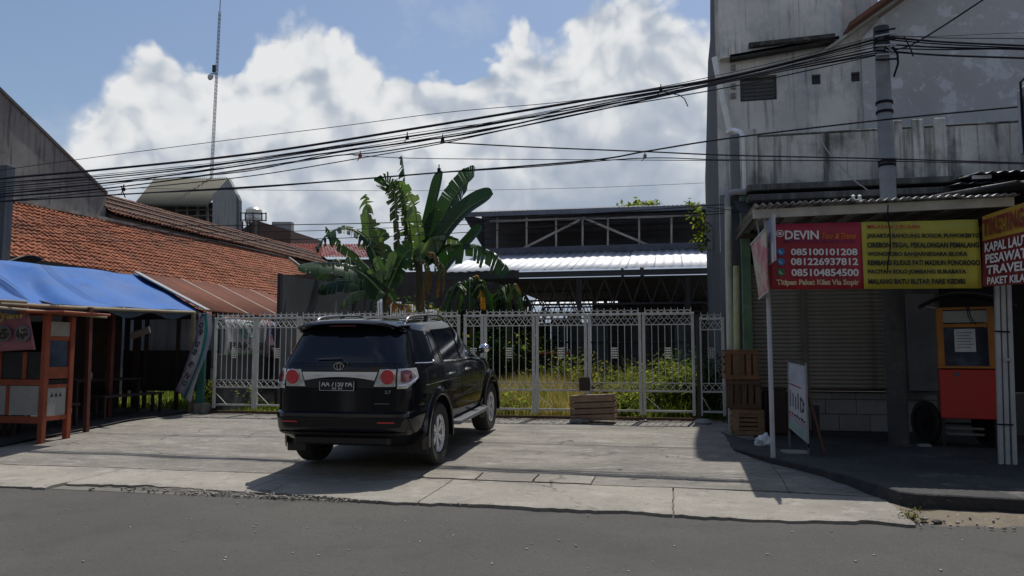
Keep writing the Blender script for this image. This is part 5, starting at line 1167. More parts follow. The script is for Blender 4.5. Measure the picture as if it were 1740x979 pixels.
tp_ = at(341, 640, Y=14.25); tag(MB().beam((tp_.x, 14.25, gz(14.25)), (tp_.x+.02, 14.25, 1.75), .17, .06, up=(0, 1, 0)).build('green_post', mat('teal green board', (.03, .15, .12), .7, var=.2), origin=(tp_.x, 14.25, .3)), 'teal green board standing at the left end of the gate', 'board')
# pillar at the far left edge, to which the wires run
PXL = at(8, 350, Y=12.25).x
tag(MB().span((PXL-.1, 12.15, 0), (PXL+.1, 12.35, at(8, 282, Y=12.25).z)).build('concrete_pillar', mat('dark square pillar', (.10, .11, .125), .85, streak=((.05, .05, .06), .5, .7)), origin=(PXL, 12.25, 0), bevel=.01), 'dark square pillar rising behind the blue tarp at the left edge', 'pillar')
b = MB(); b.rv = .5; b.grid(lambda u, v: ridge(.3+.3*u)+Vector((-.05-.5*v, 0, .07+.10*math.sin(u*9)+.05*math.sin(v*5)-.25*v)), 20, 6); tag(b.build('grey_cloth', mat('grey cloth', (.1, .1, .105), .9), origin=ridge(.4), smooth=True, thick=.01), 'dark grey sheet bunched along the top edge of the blue tarp', 'cloth')
# ---------------- lean-to with rusty sheets
rust = mat('rusty sheet', (.20, .068, .038), .92, metal=.0, var=.25, scale=.8, fine=14, bump=.15, map3=(1, 3, 1), stains=(((.26, .18, .12), .6, .72, 1.2, .45), ((.1, .04, .03), .5, .7, 2, .6)), rnd=.35)
shed = thing('rusty_lean_to', 'low lean-to roofed with rusty corrugated sheets behind the blue tarp', 'shed', (-11, 17.5, .27))
for i in range(7):
    y0 = 14.75+i*.78; b = MB(); corrug(b, (-11.95, y0+1.30, 3.36+.008*(i % 2)), (0, -.86, 0), (2.3, -.75, -.93), 9, .016); b.build('roof_sheet', rust, shed, smooth=60, thick=.004)
for i in (0, 2, 4, 6): y0 = 14.75+i*.78; MB().beam((-11.95, y0+.46, 3.38), (-9.65, y0-.29, 2.45), .05, .02).build('batten', mat('pale batten', (.30, .25, .2), .8), shed)
MB().beam((-11.97, 15.16, 3.38), (-9.62, 14.42, 2.44), .12, .03).build('barge_board', mat('grey edge board', (.3, .31, .32), .8), shed)
for y in (15, 17.4, 20): MB().beam((-9.75, y, .27), (-9.75, y, 2.45), .07).build('post', dkw, shed)
MB().beam((-9.75, 14.8, 2.42), (-9.75, 20.2, 2.42), .06, .09).build('beam', dkw, shed)
# boundary wall with banners on it
lwall = mat('dark boundary wall', (.085, .09, .10), .92, var=.15, stains=(((.14, .14, .15), .55, .7, 2, .5),), bump=.2)
bw_ = tag(MB().span((-9.5, 14.62, .2), (-9.3, 19.5, 1.52)).build('boundary_wall', lwall, origin=(-9.5, 17, .27), bevel=.01), 'low dark boundary wall behind the left end of the gate', 'wall')
def xbanner(nm, lab, y0, y1, z0, z1, m, X=-9.26):
    t = thing(nm, lab, 'banner', (X, (y0+y1)/2, z0)); b = MB(); b.rv = .5
    b.grid(lambda u, v: Vector((X+.03*math.sin(u*11+v*4)*.6, y0+(y1-y0)*u, z0+(z1-z0)*v-.04*math.sin(u*3.1)*(v))), 16, 6); b.build('sheet', m, t, smooth=True, thick=.003); return t
vin = mat('pale vinyl', (.4, .41, .43), .5, var=.1, bump=.1, stains=(((.28, .26, .3), .5, .65, 3, .6),))
t = xbanner('wall_banner', 'pale banner reading PAK with a green emblem, hung behind the left gate panel', 14.5, 16.15, 1.5, 2.3, vin)
text('PAK JSI', 'lettering', bt, t, (-9.205, 14.62, 1.56), (0, 1, 0), (0, 0, 1), 1.35, .22, .03)
gg = MB(); cc = Vector((-9.215, 15.35, 2.05))
gg.tube([cc+Vector((0, .3*math.cos(a/20*6.2832), .17*math.sin(a/20*6.2832))) for a in range(20)], .02, 5, closed=True); gg.tube([cc+Vector((0, .14*math.cos(a/12*6.2832), .09*math.sin(a/12*6.2832))) for a in range(12)], .018, 5, closed=True); gg.build('emblem', mat('green emblem', (.05, .2, .15), .6, bump=0), t)
MB().span((-9.215, 14.55, 1.505), (-9.21, 16.1, 1.535)).build('green_stripe', gt, t)
t = xbanner('wall_banner', 'pink and blue printed banner hung right of the PAK banner', 16.2, 17.9, 1.45, 2.3, mat('pink blue print', (.4, .24, .3), .6, var=.2, scale=3, stains=(((.06, .1, .3), .5, .58, 2.6, .8), ((.45, .45, .5), .55, .62, 6, .7)), bump=.05))
for z, w in ((2.15, 1.3), (2.02, 1.1), (1.7, .9)): MB().span((-9.215, 16.3, z-.025), (-9.21, 16.3+w, z+.025)).build('print_band', mat('navy print', (.03, .05, .2), .6, bump=0), t)
# tall dark wall
a = at(480, 467, X=-8.8); c = at(600, 485, X=-8.8)
dw = thing('dark_wall', 'tall dark grey plastered wall beside the rusty roof', 'wall', (-8.9, 19, .27))
dgm = mat('dark grey plaster', (.075, .08, .09), .9, var=.15, scale=.7, stains=(((.12, .125, .13), .55, .7, 1, .5),), bump=.2)
b = MB(); b.prism([(-8.8, a.y, .2), (-8.8, c.y, .2), (-8.8, c.y, c.z), (-8.8, a.y, a.z)], (-.1, 0, 0)); b.build('wall_face', dgm, dw)
e_ = at(637, 489, X=-8.8); MB().prism([(-8.79, c.y, .2), (-8.79, e_.y, .2), (-8.79, e_.y, e_.z), (-8.79, c.y, c.z)], (-.25, 0, 0)).build('end_section', mat('near black plaster', (.03, .03, .034), .9, bump=.1), dw)
MB().prism([(-8.785, a.y-.12, .2), (-8.785, a.y, .2), (-8.785, a.y, a.z+.02), (-8.785, a.y-.12, a.z+.02)], (-.07, 0, 0)).build('end_pier', mat('near black plaster', (0, 0, 0)), dw)
p = at(568, 512, X=-8.7); tag(MB().beam((p.x, p.y, .3), (p.x+.05, p.y-.05, p.z), .05).build('stake', mat('pale stake', (.4, .4, .36), .8), origin=(p.x, p.y, .3)), 'pale stake standing before the dark wall', 'stake')
# corrugated fence
fz = mat('blue grey sheet', (.27, .29, .33), .5, metal=.3, var=.12, bump=.05)
f_ = thing('sheet_metal_fence', 'grey corrugated metal fence right of the dark wall', 'fence', (-5, 22, .27))
a = at(641, 508, Y=22.6); c = at(742, 530, Y=23.6)
nf = 5
for i in range(nf):
    u0, u1 = i/nf, (i+1)/nf; x0_ = a.x+(c.x-a.x)*u0; y0_ = a.y+(c.y-a.y)*u0; zt0 = a.z+(c.z-a.z)*u0
    corrug(MB(), (x0_, y0_, .2), ((c.x-a.x)/nf, (c.y-a.y)/nf, 0), (0, 0, zt0-.2), 5, .03).build('sheet', fz, f_, smooth=60, thick=.004)
# ================================================================== LEFT: tiled roofs
tilr = mat('orange roof tile', (.44, .165, .085), .85, var=.15, scale=.8, fine=8, bump=0, rnd=.6, stains=(((.15, .07, .05), .52, .68, .6, .65), ((.50, .27, .17), .6, .7, 2.5, .5), ((.10, .085, .06), .6, .68, 1.7, .6)))
tilo = mat('old brown roof tile', (.20, .09, .055), .88, var=.2, bump=0, rnd=.5, stains=(((.09, .06, .05), .5, .7, 1.2, .6), ((.33, .3, .26), .62, .74, 3, .6)))
def tile_roof(name_, lab, parent, O, e, ne, d, nd, m, seg=4, gap=0, part='roof_tiles'):
    "O ridge corner, e = step along the eave per tile, d = step down the slope per course"
    O, e, d = Vector(O), Vector(e), Vector(d); nn = e.cross(d).normalized()
    if nn.z < 0: nn = -nn
    b = MB(); amp = e.length*.20; lift = .045
    prof = [(0, .35), (.18, 1), (.42, .75), (.62, -.35), (.85, -.8), (1.03, .2)]
    for j in range(nd):
        for i in range(ne):
            if random.random() < gap: continue
            o = O+e*i+d*j+nn*random.uniform(-.006, .014)+nn*.03*noise.noise(Vector((i*.13, j*.2, 5))); b.rv = min(.999, max(0, random.random()*.7+.5*noise.noise(Vector((i*.09, j*.25, 2)))+.15)); jr = random.uniform(-.04, .04)
            vs = []
            for t, l in ((0, 0), (1.06, lift)):
                for u, h in prof: vs.append(o+e*u+d*(t+jr)+nn*(h*amp+l))
            for u, h in prof: vs.append(o+e*u+d*(1.06+jr)+nn*(h*amp+lift-.03))
            q = len(prof); b.add(vs, [(r*q+k, r*q+k+1, (r+1)*q+k+1, (r+1)*q+k) for r in (0, 1) for k in range(q-1)])
    o = b.build(part, m, parent, fixn=False); tag(o, kind='stuff'); return o
lh = thing('tiled_house', 'long low house with bright orange tiled roof at the left', 'house', (-18, 30, 0))
RX, RZ = -21.0, 6.72
tile_roof('', '', lh, (RX, 14.0, 6.32), (0, .205, .0045), 119, (.205, 0, -.142), 27, tilr)
MB().prism([(RX, 14, 6.23), (RX, 38.4, 6.76), (RX+5.55, 38.4, 2.92), (RX+5.55, 14, 2.39)], (0, 0, -.06)).build('roof_deck', mat('roof deck', (.05, .035, .03), .9), lh)
MB().span((RX+.2, 14.2, 0), (RX+5.2, 38.2, 2.35)).build('wall', mat('house wall', (.2, .19, .17), .9), lh)
MB().beam((RX+.06, 14, 6.37), (RX+.06, 38.4, 6.9), .22, .12).build('flashing', mat('cement flashing', (.3, .28, .26), .9, var=.3, bump=.2), lh)
MB().beam((RX+.1, 38.45, 6.92), (RX+5.5, 38.45, 3.12), .22, .14).build('verge_capping', mat('cement flashing', (0, 0, 0)), lh)
for (px, py) in ((115, 405), (308, 420), (455, 487)):
    # a few displaced pale tiles
    for k in range(60):
        x = RX+k*.09; 
        q_ = at(px, py, X=x)
        if q_.z < 6.32+(q_.y-14)*.022-(x-RX)*.69+.08: break
    MB().box(q_+Vector((.03, 0, .04)), (.3, .35, .02), Matrix.Rotation(.6, 3, 'Y')).build('slipped_tile', mat('pale slipped tile', (.5, .46, .4), .7), lh, bevel=.005)
# big grey gable wall house behind it
gh = thing('gable_house', 'grey plastered house with a steep bare gable wall at the far left', 'house', (-24, 30, 0))
g0 = at(0, 155, X=RX-.05); g1 = at(181, 331, X=RX-.05); slp = (g0.z-g1.z)/(g1.y-g0.y)
gm = mat('sooty gable plaster', (.22, .22, .21), .93, var=.2, scale=.5, stains=(((.09, .09, .09), .5, .68, .9, .7),), streak=((.06, .06, .06), .52, .68), bump=.3)
b = MB(); b.rv = .5; b.prism([(RX-.05, 14, 0), (RX-.05, g1.y, 0), (RX-.05, g1.y, g1.z), (RX-.05, g0.y, g0.z), (RX-.05, 14, g0.z+slp*(g0.y-14))], (-.3, 0, 0)); b.build('gable_wall', gm, gh)
MB().beam((RX-.2, g1.y, g1.z+.05), (RX-.2, 14, g0.z+slp*(g0.y-14)+.05), .4, .1).build('wall_coping', mat('dark coping', (.1, .1, .1), .9), gh)
e1 = at(182, 366, X=RX-.06); e2 = at(455, 425, X=RX-.06)
b = MB(); b.rv = .5; b.prism([(RX-.06, g1.y, 0), (RX-.06, 45.5, 0), (RX-.06, 45.5, e2.z), (RX-.06, g1.y, e1.z)], (-.3, 0, 0)); b.build('side_wall', gm, gh)
r0_ = at(182, 332, X=RX-1.6); r1_ = at(420, 398, X=RX-1.6)
dn = Vector((1.85, 0, e1.z+.05-r0_.z))
tile_roof('', '', gh, (RX-1.6, g1.y, r0_.z), (0, .22, (e2.z-e1.z)/20*.22*.5), 92, dn/7, 7, tilo, part='roof_tiles')
MB().prism([(RX-1.6, g1.y, r0_.z-.06), (RX-1.6, 45.4, r0_.z-.06+(e2.z-e1.z)*.5), (RX+.2, 45.4, e1.z-.06+(e2.z-e1.z)*.5), (RX+.2, g1.y, e1.z-.06)], (0, 0, -.05)).build('roof_deck', mat('roof deck', (0, 0, 0)), gh)
MB().prism([(RX-1.6, g1.y, 0), (RX-1.6, 45.4, 0), (RX-1.6, 45.4, r0_.z-.08+(e2.z-e1.z)*.5), (RX-1.6, g1.y, r0_.z-.08)], (-6, 0, 0)).build('inner_block', gm, gh)
for k in range(3): MB().tube([(RX-.95+.45*k, g1.y-.1, r0_.z+(e1.z-r0_.z)*(.35+.24*k)+.12), (RX-.95+.45*k, 44, r0_.z+(e1.z-r0_.z)*(.35+.24*k)+.12+(e2.z-e1.z)*.5)], .05, 5).build('ridge_line', mat('dull ridge mortar', (.13, .10, .085), .9), gh)
# upper grey house
YU = 52
uh = thing('upper_house', 'distant house with mossy grey corrugated roof and bare plaster end wall', 'house', at(330, 400, Y=YU))
def P(px, py, Y=YU): return at(px, py, Y=Y)
mossy = mat('mossy asbestos roof', (.12, .118, .095), .92, var=.22, scale=.5, streak=((.09, .09, .07), .45, .7), bump=.1)
r1, r2, e1_, e2_ = P(262, 305, YU+4), P(388, 303, YU+4), P(228, 348, YU-.5), P(352, 350, YU-.5)
b = MB(); n_ = 34
vs = []
for j, (s0, s1) in enumerate(((r1, r2), (e1_, e2_))):
    for i in range(n_*4+1): vs.append(lerp(s0, s1, i/(n_*4))+Vector((0, 0, .10*math.sin(i*math.pi/2))))
b.add(vs, [(i, i+1, n_*4+2+i, n_*4+1+i) for i in range(n_*4)]); b.build('roof', mossy, uh, smooth=60, thick=.05)
uw = mat('pale bare plaster', (.30, .31, .31), .92, var=.12, scale=.3, streak=((.16, .16, .16), .5, .7), bump=.1)
b = MB(); b.prism([P(361, 440, YU), P(361, 332, YU), P(388, 303, YU), P(405, 337, YU), P(405, 440, YU)], (0, .4, 0)); b.build('end_wall', uw, uh)
b = MB(); b.prism([P(402, 330, YU-.2), P(406, 340, YU-.2), P(406, 440, YU-.2), P(402, 440, YU-.2)], (0, .4, 0)); b.build('edge_pipe', mat('dark pipe', (.09, .1, .12), .8), uh)
b = MB(); b.prism([P(262, 344, YU+1), P(363, 344, YU+1), P(363, 420, YU+1), P(232, 420, YU+1), P(236, 344, YU+1)], (0, .3, 0)); b.build('recess', mat('dark recess', (.035, .035, .04), .9), uh)
for x in (300, 318, 336, 352): MB().beam(P(x, 350, YU+.5), P(x+2, 405, YU+.5), .15).build('strut', mat('dark strut', (.12, .11, .1), .8), uh)
for y in (358, 368): MB().beam(P(300, y, YU+.4), P(361, y-2, YU+.4), .1).build('rail', mat('dark strut', (0, 0, 0)), uh)
# brick block with the water tank
bh = thing('brick_annex', 'dark brown brick annex with a stepped top right of the upper house', 'building', P(450, 440, 50))
bk = mat('dark brick annex wall', (.10, .06, .05), .92, var=.2, scale=.6, stains=(((.05, .045, .045), .5, .7, .7, .6), ((.16, .15, .14), .6, .75, .5, .5)), bump=.1)
b = MB(); b.prism([P(403, 470, 50), P(403, 396, 50), P(433, 374, 50), P(494, 392, 50), P(494, 470, 50)], (0, 5, 0)); b.build('brick_wall', bk, bh)
b = MB(); b.prism([P(462, 377, 50.5), P(495, 377, 50.5), P(495, 395, 50.5), P(462, 388, 50.5)], (0, .4, 0)); b.build('grey_wall', uw, bh)
b = MB(); b.prism([P(433, 374, 49.9), P(437, 374, 49.9), P(437, 450, 49.9), P(433, 450, 49.9)], (0, .3, 0)); b.build('pillar', mat('annex pillar', (.13, .125, .12), .9), bh)
tk = thing('water_tank', 'shiny steel water tank on a railed platform', 'tank', P(431, 375, 50))
cc = P(431, 374, 51); rr = P(443, 374, 51).x-cc.x
MB().lathe([(0, 0), (rr, 0), (rr, .2), (rr*.97, .25), (rr, .3), (rr, .55), (rr*.97, .6), (rr, .65), (rr, 1.0), (rr*.7, 1.15), (0, 1.22)], (cc.x, cc.y, cc.z-.25), 24).build('tank', mat('steel tank', (.5, .5, .47), .35, metal=.6, var=.1, bump=0), tk, smooth=30)
for py in (362, 374): MB().beam(P(409, py, 50), P(452, py+1, 50), .07).build('rail', trimb, tk)
for px in (409, 417, 430, 445, 452): MB().beam(P(px, 361, 50), P(px, 376, 50), .07).build('rail_post', trimb, tk)
for px in (412, 420, 424): MB().beam(P(px, 376, 49.9), P(px, 400, 49.9), .09).build('platform_leg', trimb, tk)
# radio mast
ms = thing('radio_mast', 'tall thin lattice radio mast rising behind the roofs', 'mast', P(358, 305, 56))
mm = mat('mast steel', (.22, .24, .27), .6, bump=0); m0, m1 = P(358, 330, 56), P(373.5, 20, 56); hd = .13
def mp(k, a): c = lerp(m0, m1, k); s_ = hd*(1-.25*k); return c+Vector((s_*math.cos(a), s_*math.sin(a), 0))
for a in (0, 2.09, 4.19): MB().beam(mp(0, a), mp(1, a), .03).build('mast_leg', mm, ms)
b = MB(); nl = 46
for i in range(nl):
    for a, c in ((0, 2.09), (2.09, 4.19), (4.19, 0)): b.beam(mp(i/nl, a), mp(i/nl, c), .022); b.beam(mp(i/nl, a), mp((i+1)/nl, c), .016)
b.build('bracing', mm, ms); MB().tube([m1, P(375.5, -25, 56)], .04, 6).build('tip_rod', mm, ms)
b = MB(); b.beam(P(358, 125, 55.8), P(369, 126, 55.8), .08); b.build('antenna_arm', mm, ms)
MB().lathe([(0, 0), (.22, .05), (.28, .14)], P(356, 130, 55.6), 14, 'Y').build('dish', mat('grey dish', (.45, .46, .48), .5, bump=0), ms); MB().box(P(364, 117, 55.7), (.25, .2, .6)).build('antenna_box', trimb, ms)
# red roof far behind
rh = thing('red_roof_house', 'distant low house with a red tiled roof behind the banana plants', 'house', P(550, 440, 46))
a, c = P(470, 437, 44), P(640, 437, 44); a2, c2 = P(470, 415, 48), P(640, 415, 48)
nrow = 12
redt = mat('red roof tile', (.36, .07, .045), .8, var=.15, bump=0, rnd=.35)
tile_roof('', '', rh, a2, (c2-a2)/36, 36, (a-a2)/nrow, nrow, redt)
MB().prism([a+Vector((0, .3, -.1)), c+Vector((0, .3, -.1)), Vector((c.x, c.y+.3, 0)), Vector((a.x, a.y+.3, 0))], (0, .3, 0)).build('wall', mat('dark house wall', (.06, .06, .06), .9), rh)
# ================================================================== CENTRE: open shed
shd = thing('open_shed', 'large open steel shed with a bright zinc roof behind the weedy lot', 'shed', (-2, 25, .27))
znc = mat('bright zinc roof', (.82, .83, .85), .5, metal=.0, var=.08, scale=.6, bump=.03, rnd=.12)
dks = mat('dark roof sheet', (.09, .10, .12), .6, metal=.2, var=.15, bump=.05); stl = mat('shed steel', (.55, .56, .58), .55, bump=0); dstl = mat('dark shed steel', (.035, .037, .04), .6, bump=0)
Y0, Y1 = 22.0, 26.2
w0 = at(752, 459, Y=Y0); w1 = at(1203, 457, Y=Y0); u0_ = at(775, 434, Y=Y1); zlo = at(980, 458, Y=Y0).z; zhi = at(980, 429, Y=Y1).z
xL, xR = w0.x, 2.6; npn = 12
for i in range(npn):
    xa = xL+(xR-xL)*i/npn; wv = (xR-xL)/npn
    b = MB(); corrug(b, (xa-.02, Y0-.12, zlo+.006*(i % 2)), (wv+.05, 0, .01*(i % 3-1)), (0, Y1-Y0+.15, zhi-zlo), 3, .013); b.build('roof_sheet', znc, shd, smooth=60, thick=.004)
MB().beam((xL, Y0+.05, zlo-.12), (xR, Y0+.05, zlo-.12), .08, .16).build('eave_beam', dks, shd)
MB().beam((xL, Y1+.05, zhi+.12), (xR, Y1+.05, zhi+.12), .1, .22).build('ridge_flashing', mat('blue grey flashing', (.10, .12, .16), .6, bump=0), shd)
# upper roof (monitor), clerestory seen under its eave
YM = 27.2
m0 = at(822, 424, Y=YM); zt = at(980, 368, Y=YM).z; xl_ = at(800, 372, Y=YM).x
b = MB(); b.rv = .5
corrug(b, (xR, YM+1.2, zhi), (0, 0, zt-zhi+.4), (xl_+.1-xR, 0, 0), 8, .03); b.build('clerestory_sheet', dks, shd, smooth=60)
YE_ = YM-1.6
e0 = at(785, 364, Y=YE_); e1 = at(1205, 350, Y=YE_)
b = MB(); corrug(b, (e0.x, YE_, e0.z+.03), (xR-e0.x, 0, (e1.z-e0.z)*(xR-e0.x)/(e1.x-e0.x)), (0, 5, 1.0), 60, .03); b.build('upper_roof', dks, shd, smooth=60, thick=.01)
MB().beam((e0.x, YE_, e0.z-.03), (xR, YE_, e0.z-.03+(e1.z-e0.z)*(xR-e0.x)/(e1.x-e0.x)), .06, .15).build('upper_eave', mat('blue grey flashing', (0, 0, 0)), shd)
MB().prism([(e0.x, YE_, e0.z), at(822, 424, Y=YM-.2), at(822, 372, Y=YM-.2)], (0, .1, 0)).build('end_sheet', dks, shd)
MB().beam(at(832, 376, Y=YM-.3), at(1205, 366, Y=YM-.3), .07).build('top_chord', stl, shd)
for px in (845, 895, 945, 990, 1033, 1086, 1141, 1199): MB().beam(at(px, 428, Y=YM-.3), at(px, 370, Y=YM-.3), .065).build('clerestory_post', stl, shd)
MB().beam(at(886, 424, Y=YM-.36), at(985, 374, Y=YM-.36), .075).build('diagonal', stl, shd); MB().beam(at(991, 370, Y=YM-.36), at(1105, 418, Y=YM-.36), .075).build('diagonal', stl, shd)
# interior: trusses, columns, back walls
zi = zlo-.25
for y in (Y0+.2, Y0+4.5, Y0+9, Y0+13.5):
    b = MB(); n_ = 16; x0 = xL+.8
    b.beam((x0, y, zi), (xR, y, zi), .07); b.beam((x0, y, zi-.75), (xR, y, zi-.75), .06)
    for i in range(n_):
        xa = x0+(xR-x0)*i/n_; xb = x0+(xR-x0)*(i+1)/n_
        b.beam((xa, y, zi-.75), ((xa+xb)/2, y, zi), .035); b.beam(((xa+xb)/2, y, zi), (xb, y, zi-.75), .035)
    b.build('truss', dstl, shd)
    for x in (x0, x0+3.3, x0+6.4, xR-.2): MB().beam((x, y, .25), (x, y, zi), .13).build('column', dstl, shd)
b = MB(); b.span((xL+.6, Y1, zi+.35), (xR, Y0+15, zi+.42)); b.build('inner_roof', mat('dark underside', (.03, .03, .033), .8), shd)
YBk = Y0+15
MB().span((xL+3.0, YBk, .2), (xR, YBk+.1, at(980, 519, Y=YBk).z)).build('back_wall', mat('grey back wall', (.2, .2, .19), .9, var=.1), shd)
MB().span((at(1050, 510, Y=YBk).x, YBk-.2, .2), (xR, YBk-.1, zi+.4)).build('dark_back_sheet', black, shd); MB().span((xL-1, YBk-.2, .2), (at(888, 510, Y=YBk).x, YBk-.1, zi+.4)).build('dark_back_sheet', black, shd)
bw0 = at(895, 519, Y=YBk); bw1 = at(1045, 508, Y=YBk)
corrug(MB(), (bw0.x, YBk+1.0, bw1.z-.22), (bw1.x-bw0.x+1, 0, 0), (0, 4.5, 1.1), 20, .03).build('rear_roof', znc, shd, smooth=60)
# low inner partition with vertical bluish sheets, dark gaps, a brown door
Yp = Y0+2.2
ztp = at(980, 536, Y=Yp).z
x = at(830, 560, Y=Yp).x; i = 0
pm_ = [mat('dark sheet', (.03, .032, .037), .8), mat('faded blue sheet', (.10, .125, .15), .7, streak=((.05, .06, .07), .5, .7)), mat('slate sheet', (.06, .07, .08), .75), mat('dull brown board', (.11, .095, .075), .85)]
seq = [0, 0, 2, 3, 0, 1, 2, 1, 1, 0, 0, 2, 0, 0, 1, 2, 0, 0, 2, 0, 0, 0, 0, 0, 0, 0, 0]
while x < .9:
    w = .33+.10*((i*7) % 3); MB().span((x, Yp+.02*(i % 2), .25), (x+w-.015, Yp+.03+.02*(i % 2), ztp-.12*((i*5) % 3))).build('wall_sheet', pm_[seq[i % len(seq)]], shd); x += w; i += 1
MB().beam((at(830, 560, Y=Yp).x, Yp-.05, 1.9), (.9, Yp-.05, 1.9), .05).build('wall_rail', dstl, shd)
p = at(942, 589, Y=21); t = thing('stacked_bricks', 'stack of red bricks under a roof tile standing in the lot', 'brick stack', (p.x, 21, .27))
b0_ = mat('old red brick', (.2, .09, .06), .9, rnd=.4)
for r_ in range(13):
    for c_ in range(3): MB().box((p.x-.27+c_*.26+(.06 if r_ % 2 else 0), 21+random.uniform(-.03, .03), .32+r_*.095), (.24, .16, .08)).build('brick', mat('soot brick', (.045, .035, .03), .9, rnd=.3), t, bevel=.006)
MB().box((p.x, 21, .32+13*.095), (.85, .4, .06)).build('cap_tile', mat('red cap', (.34, .1, .06), .8), t, bevel=.01)
# ================================================================== BANANAS
leafm = leafmat('banana leaf', [(.010, .026, .014), (.016, .045, .019), (.035, .075, .026)], .38, .18)
leafl = leafmat('light banana leaf', [(.04, .085, .03), (.085, .14, .055), (.17, .21, .13)], .4, .25)
leafd = leafmat('dead banana leaf', [(.08, .045, .02), (.17, .09, .04), (.30, .12, .03)], .8, .2)
ribm = mat('leaf rib', (.16, .22, .08), .5, bump=0)
trk = mat('banana stem', (.11, .10, .05), .75, var=.3, scale=3, stains=(((.05, .035, .02), .5, .65, 3, .7),), bump=.2, map3=(3, 3, .6))
def leaf(parent, pts, Y, W, m=None, torn=.0, face=0.0, fold=.25, dY=0.0, name='leaf', droop=.0, seed=0):
    """a banana leaf along photo-row points at distance Y (dY: how much nearer the tip comes); W half width in m; face: roll of the blade about its rib"""
    rnd_ = random.Random(int(pts[0][0]*13+pts[-1][1]*7+seed)); n = len(pts)
    P = spline([at(x, y, Y=Y-dY*i/(n-1)) for i, (x, y) in enumerate(pts)], 10); N_ = len(P)-1
    b = MB(); view = Vector((0, -1, .15)); b.rv = .5
    def frame(i):
        t = (P[min(i+1, N_)]-P[max(i-1, 0)]).normalized(); s_ = t.cross(view).normalized(); nn = s_.cross(t)
        s2 = (s_*math.cos(face)+nn*math.sin(face)); n2 = s2.cross(t); return t, s2, n2
    segs = []
    for side in (-1, 1):
        i = 0
        while i < N_:
            L = N_ if torn <= 0 else rnd_.choice((1, 2, 2, 3, 4))
            j = min(N_, i+max(1, L)); dr = rnd_.uniform(-.15, .5)*torn+droop; sh = rnd_.uniform(.55, 1.08) if torn > .5 else rnd_.uniform(.9, 1.02); curl = rnd_.uniform(-.3, .5)*torn
            b.rv = min(1, max(0, rnd_.gauss(.5, .22))); rows = []
            for k in range(i, j+1):
                s = k/N_; wv = W*min(1, (s/.14+.08))**.7*(1-max(0, (s-.72)/.28)**2.2)**.5*sh
                if s >= .995: wv = W*.04
                t, s2, n2 = frame(k); kk = k
                gapk = (1 if torn > 0 and k == j and j < N_ else 0)
                row = []
                for q in range(4):
                    f = q/3; back = t*(-.16*W*f*gapk*torn)
                    row.append(P[kk]+back+s2*side*wv*.88*f*(math.cos(fold+dr*f)) + n2*wv*f*math.sin(fold*.6) - Vector((0, 0, 1))*wv*(dr*f*f) + n2*curl*wv*f*f*.6)
                rows.append(row)
            vs = [p for r_ in rows for p in r_]; b.add(vs, [(a*4+q, a*4+q+1, (a+1)*4+q+1, (a+1)*4+q) for a in range(j-i) for q in range(3)])
            i = j
    o = b.build(name, m or leafm, parent, smooth=70, fixn=False)
    MB().tube(P, [.035*(1-.85*i/N_) for i in range(N_+1)], 6).build('midrib', ribm, o, smooth=True)
    return o
YBa = 19.0
bA = thing('banana_plant', 'tallest banana plant with upright broad leaves fanning to the right', 'banana plant', (at(712, 520, Y=YBa).x, YBa, .27))
def stem(par, x, yt, Y, r=.13, lean=0):
    q0 = Vector((at(x+lean, 603, Y=Y).x, Y, .2)); q1 = at(x, yt, Y=Y); b = MB(); b.tube(spline([q0, lerp(q0, q1, .5)+Vector((.05, 0, 0)), q1], 6), [r*(1.15-.6*i/12) for i in range(13)], 12); return b.build('stem', trk, par, smooth=True)
stem(bA, 712, 440, YBa, .15)
leaf(bA, [(700, 460), (693, 400), (688, 340), (687, 300), (683, 264)], YBa, .33, torn=1.1, face=1.0, seed=1)
leaf(bA, [(682, 470), (676, 400), (672, 345), (668, 318), (655, 308), (648, 322)], YBa-.3, .42, leafm, torn=.6, face=.85, seed=2)
leaf(bA, [(708, 460), (700, 420), (694, 370), (685, 335), (672, 305)], YBa+.2, .50, leafl, torn=.75, face=.35, dY=.5, seed=3)
leaf(bA, [(716, 450), (712, 400), (704, 350), (692, 322)], YBa-.5, .36, leafl, torn=.9, face=.5, seed=9)
leaf(bA, [(716, 440), (728, 385), (741, 330), (750, 290)], YBa+.5, .30, torn=0, face=.5, fold=.5, seed=4)
leaf(bA, [(722, 445), (745, 385), (772, 335), (795, 308), (806, 300)], YBa+.1, .50, torn=.1, face=.35, fold=.35, dY=.8, seed=5)
leaf(bA, [(726, 450), (758, 395), (795, 355), (838, 330)], YBa-.3, .44, torn=.0, face=.45, fold=.4, dY=1, seed=6)
leaf(bA, [(722, 440), (738, 400), (750, 372), (765, 365)], YBa+.4, .46, torn=.1, face=.3, fold=.3, seed=11)
leaf(bA, [(745, 470), (775, 432), (800, 405), (818, 383)], YBa+1.0, .28, torn=.0, face=.5, fold=.4, seed=10)
leaf(bA, [(730, 440), (765, 419), (805, 418), (840, 433), (866, 462)], YBa-.4, .34, torn=.8, face=-.7, droop=.5, dY=1.2, seed=12)
leaf(bA, [(722, 430), (735, 408), (757, 404), (780, 408)], YBa-.7, .3, leafl, torn=.3, face=-.3, droop=.6, seed=13)
for i, (x, y0, x1, y1) in enumerate(((716, 440, 728, 500), (735, 430, 742, 505), (722, 450, 712, 528), (745, 445, 752, 500), (728, 430, 738, 465))):
    leaf(bA, [(x, y0), ((x+x1)/2+6, (y0+y1)/2-14), (x1, y1)], YBa-.8-.1*i, .11 if i != 4 else .2, leafd, torn=1.2, face=.5+i*.3, droop=.4, name='dead_leaf', seed=20+i)
bB = thing('banana_plant', 'left banana plant with torn pale upright leaf and drooping leaves', 'banana plant', (at(650, 520, Y=18).x, 18, .27))
stem(bB, 655, 470, 18, .13)
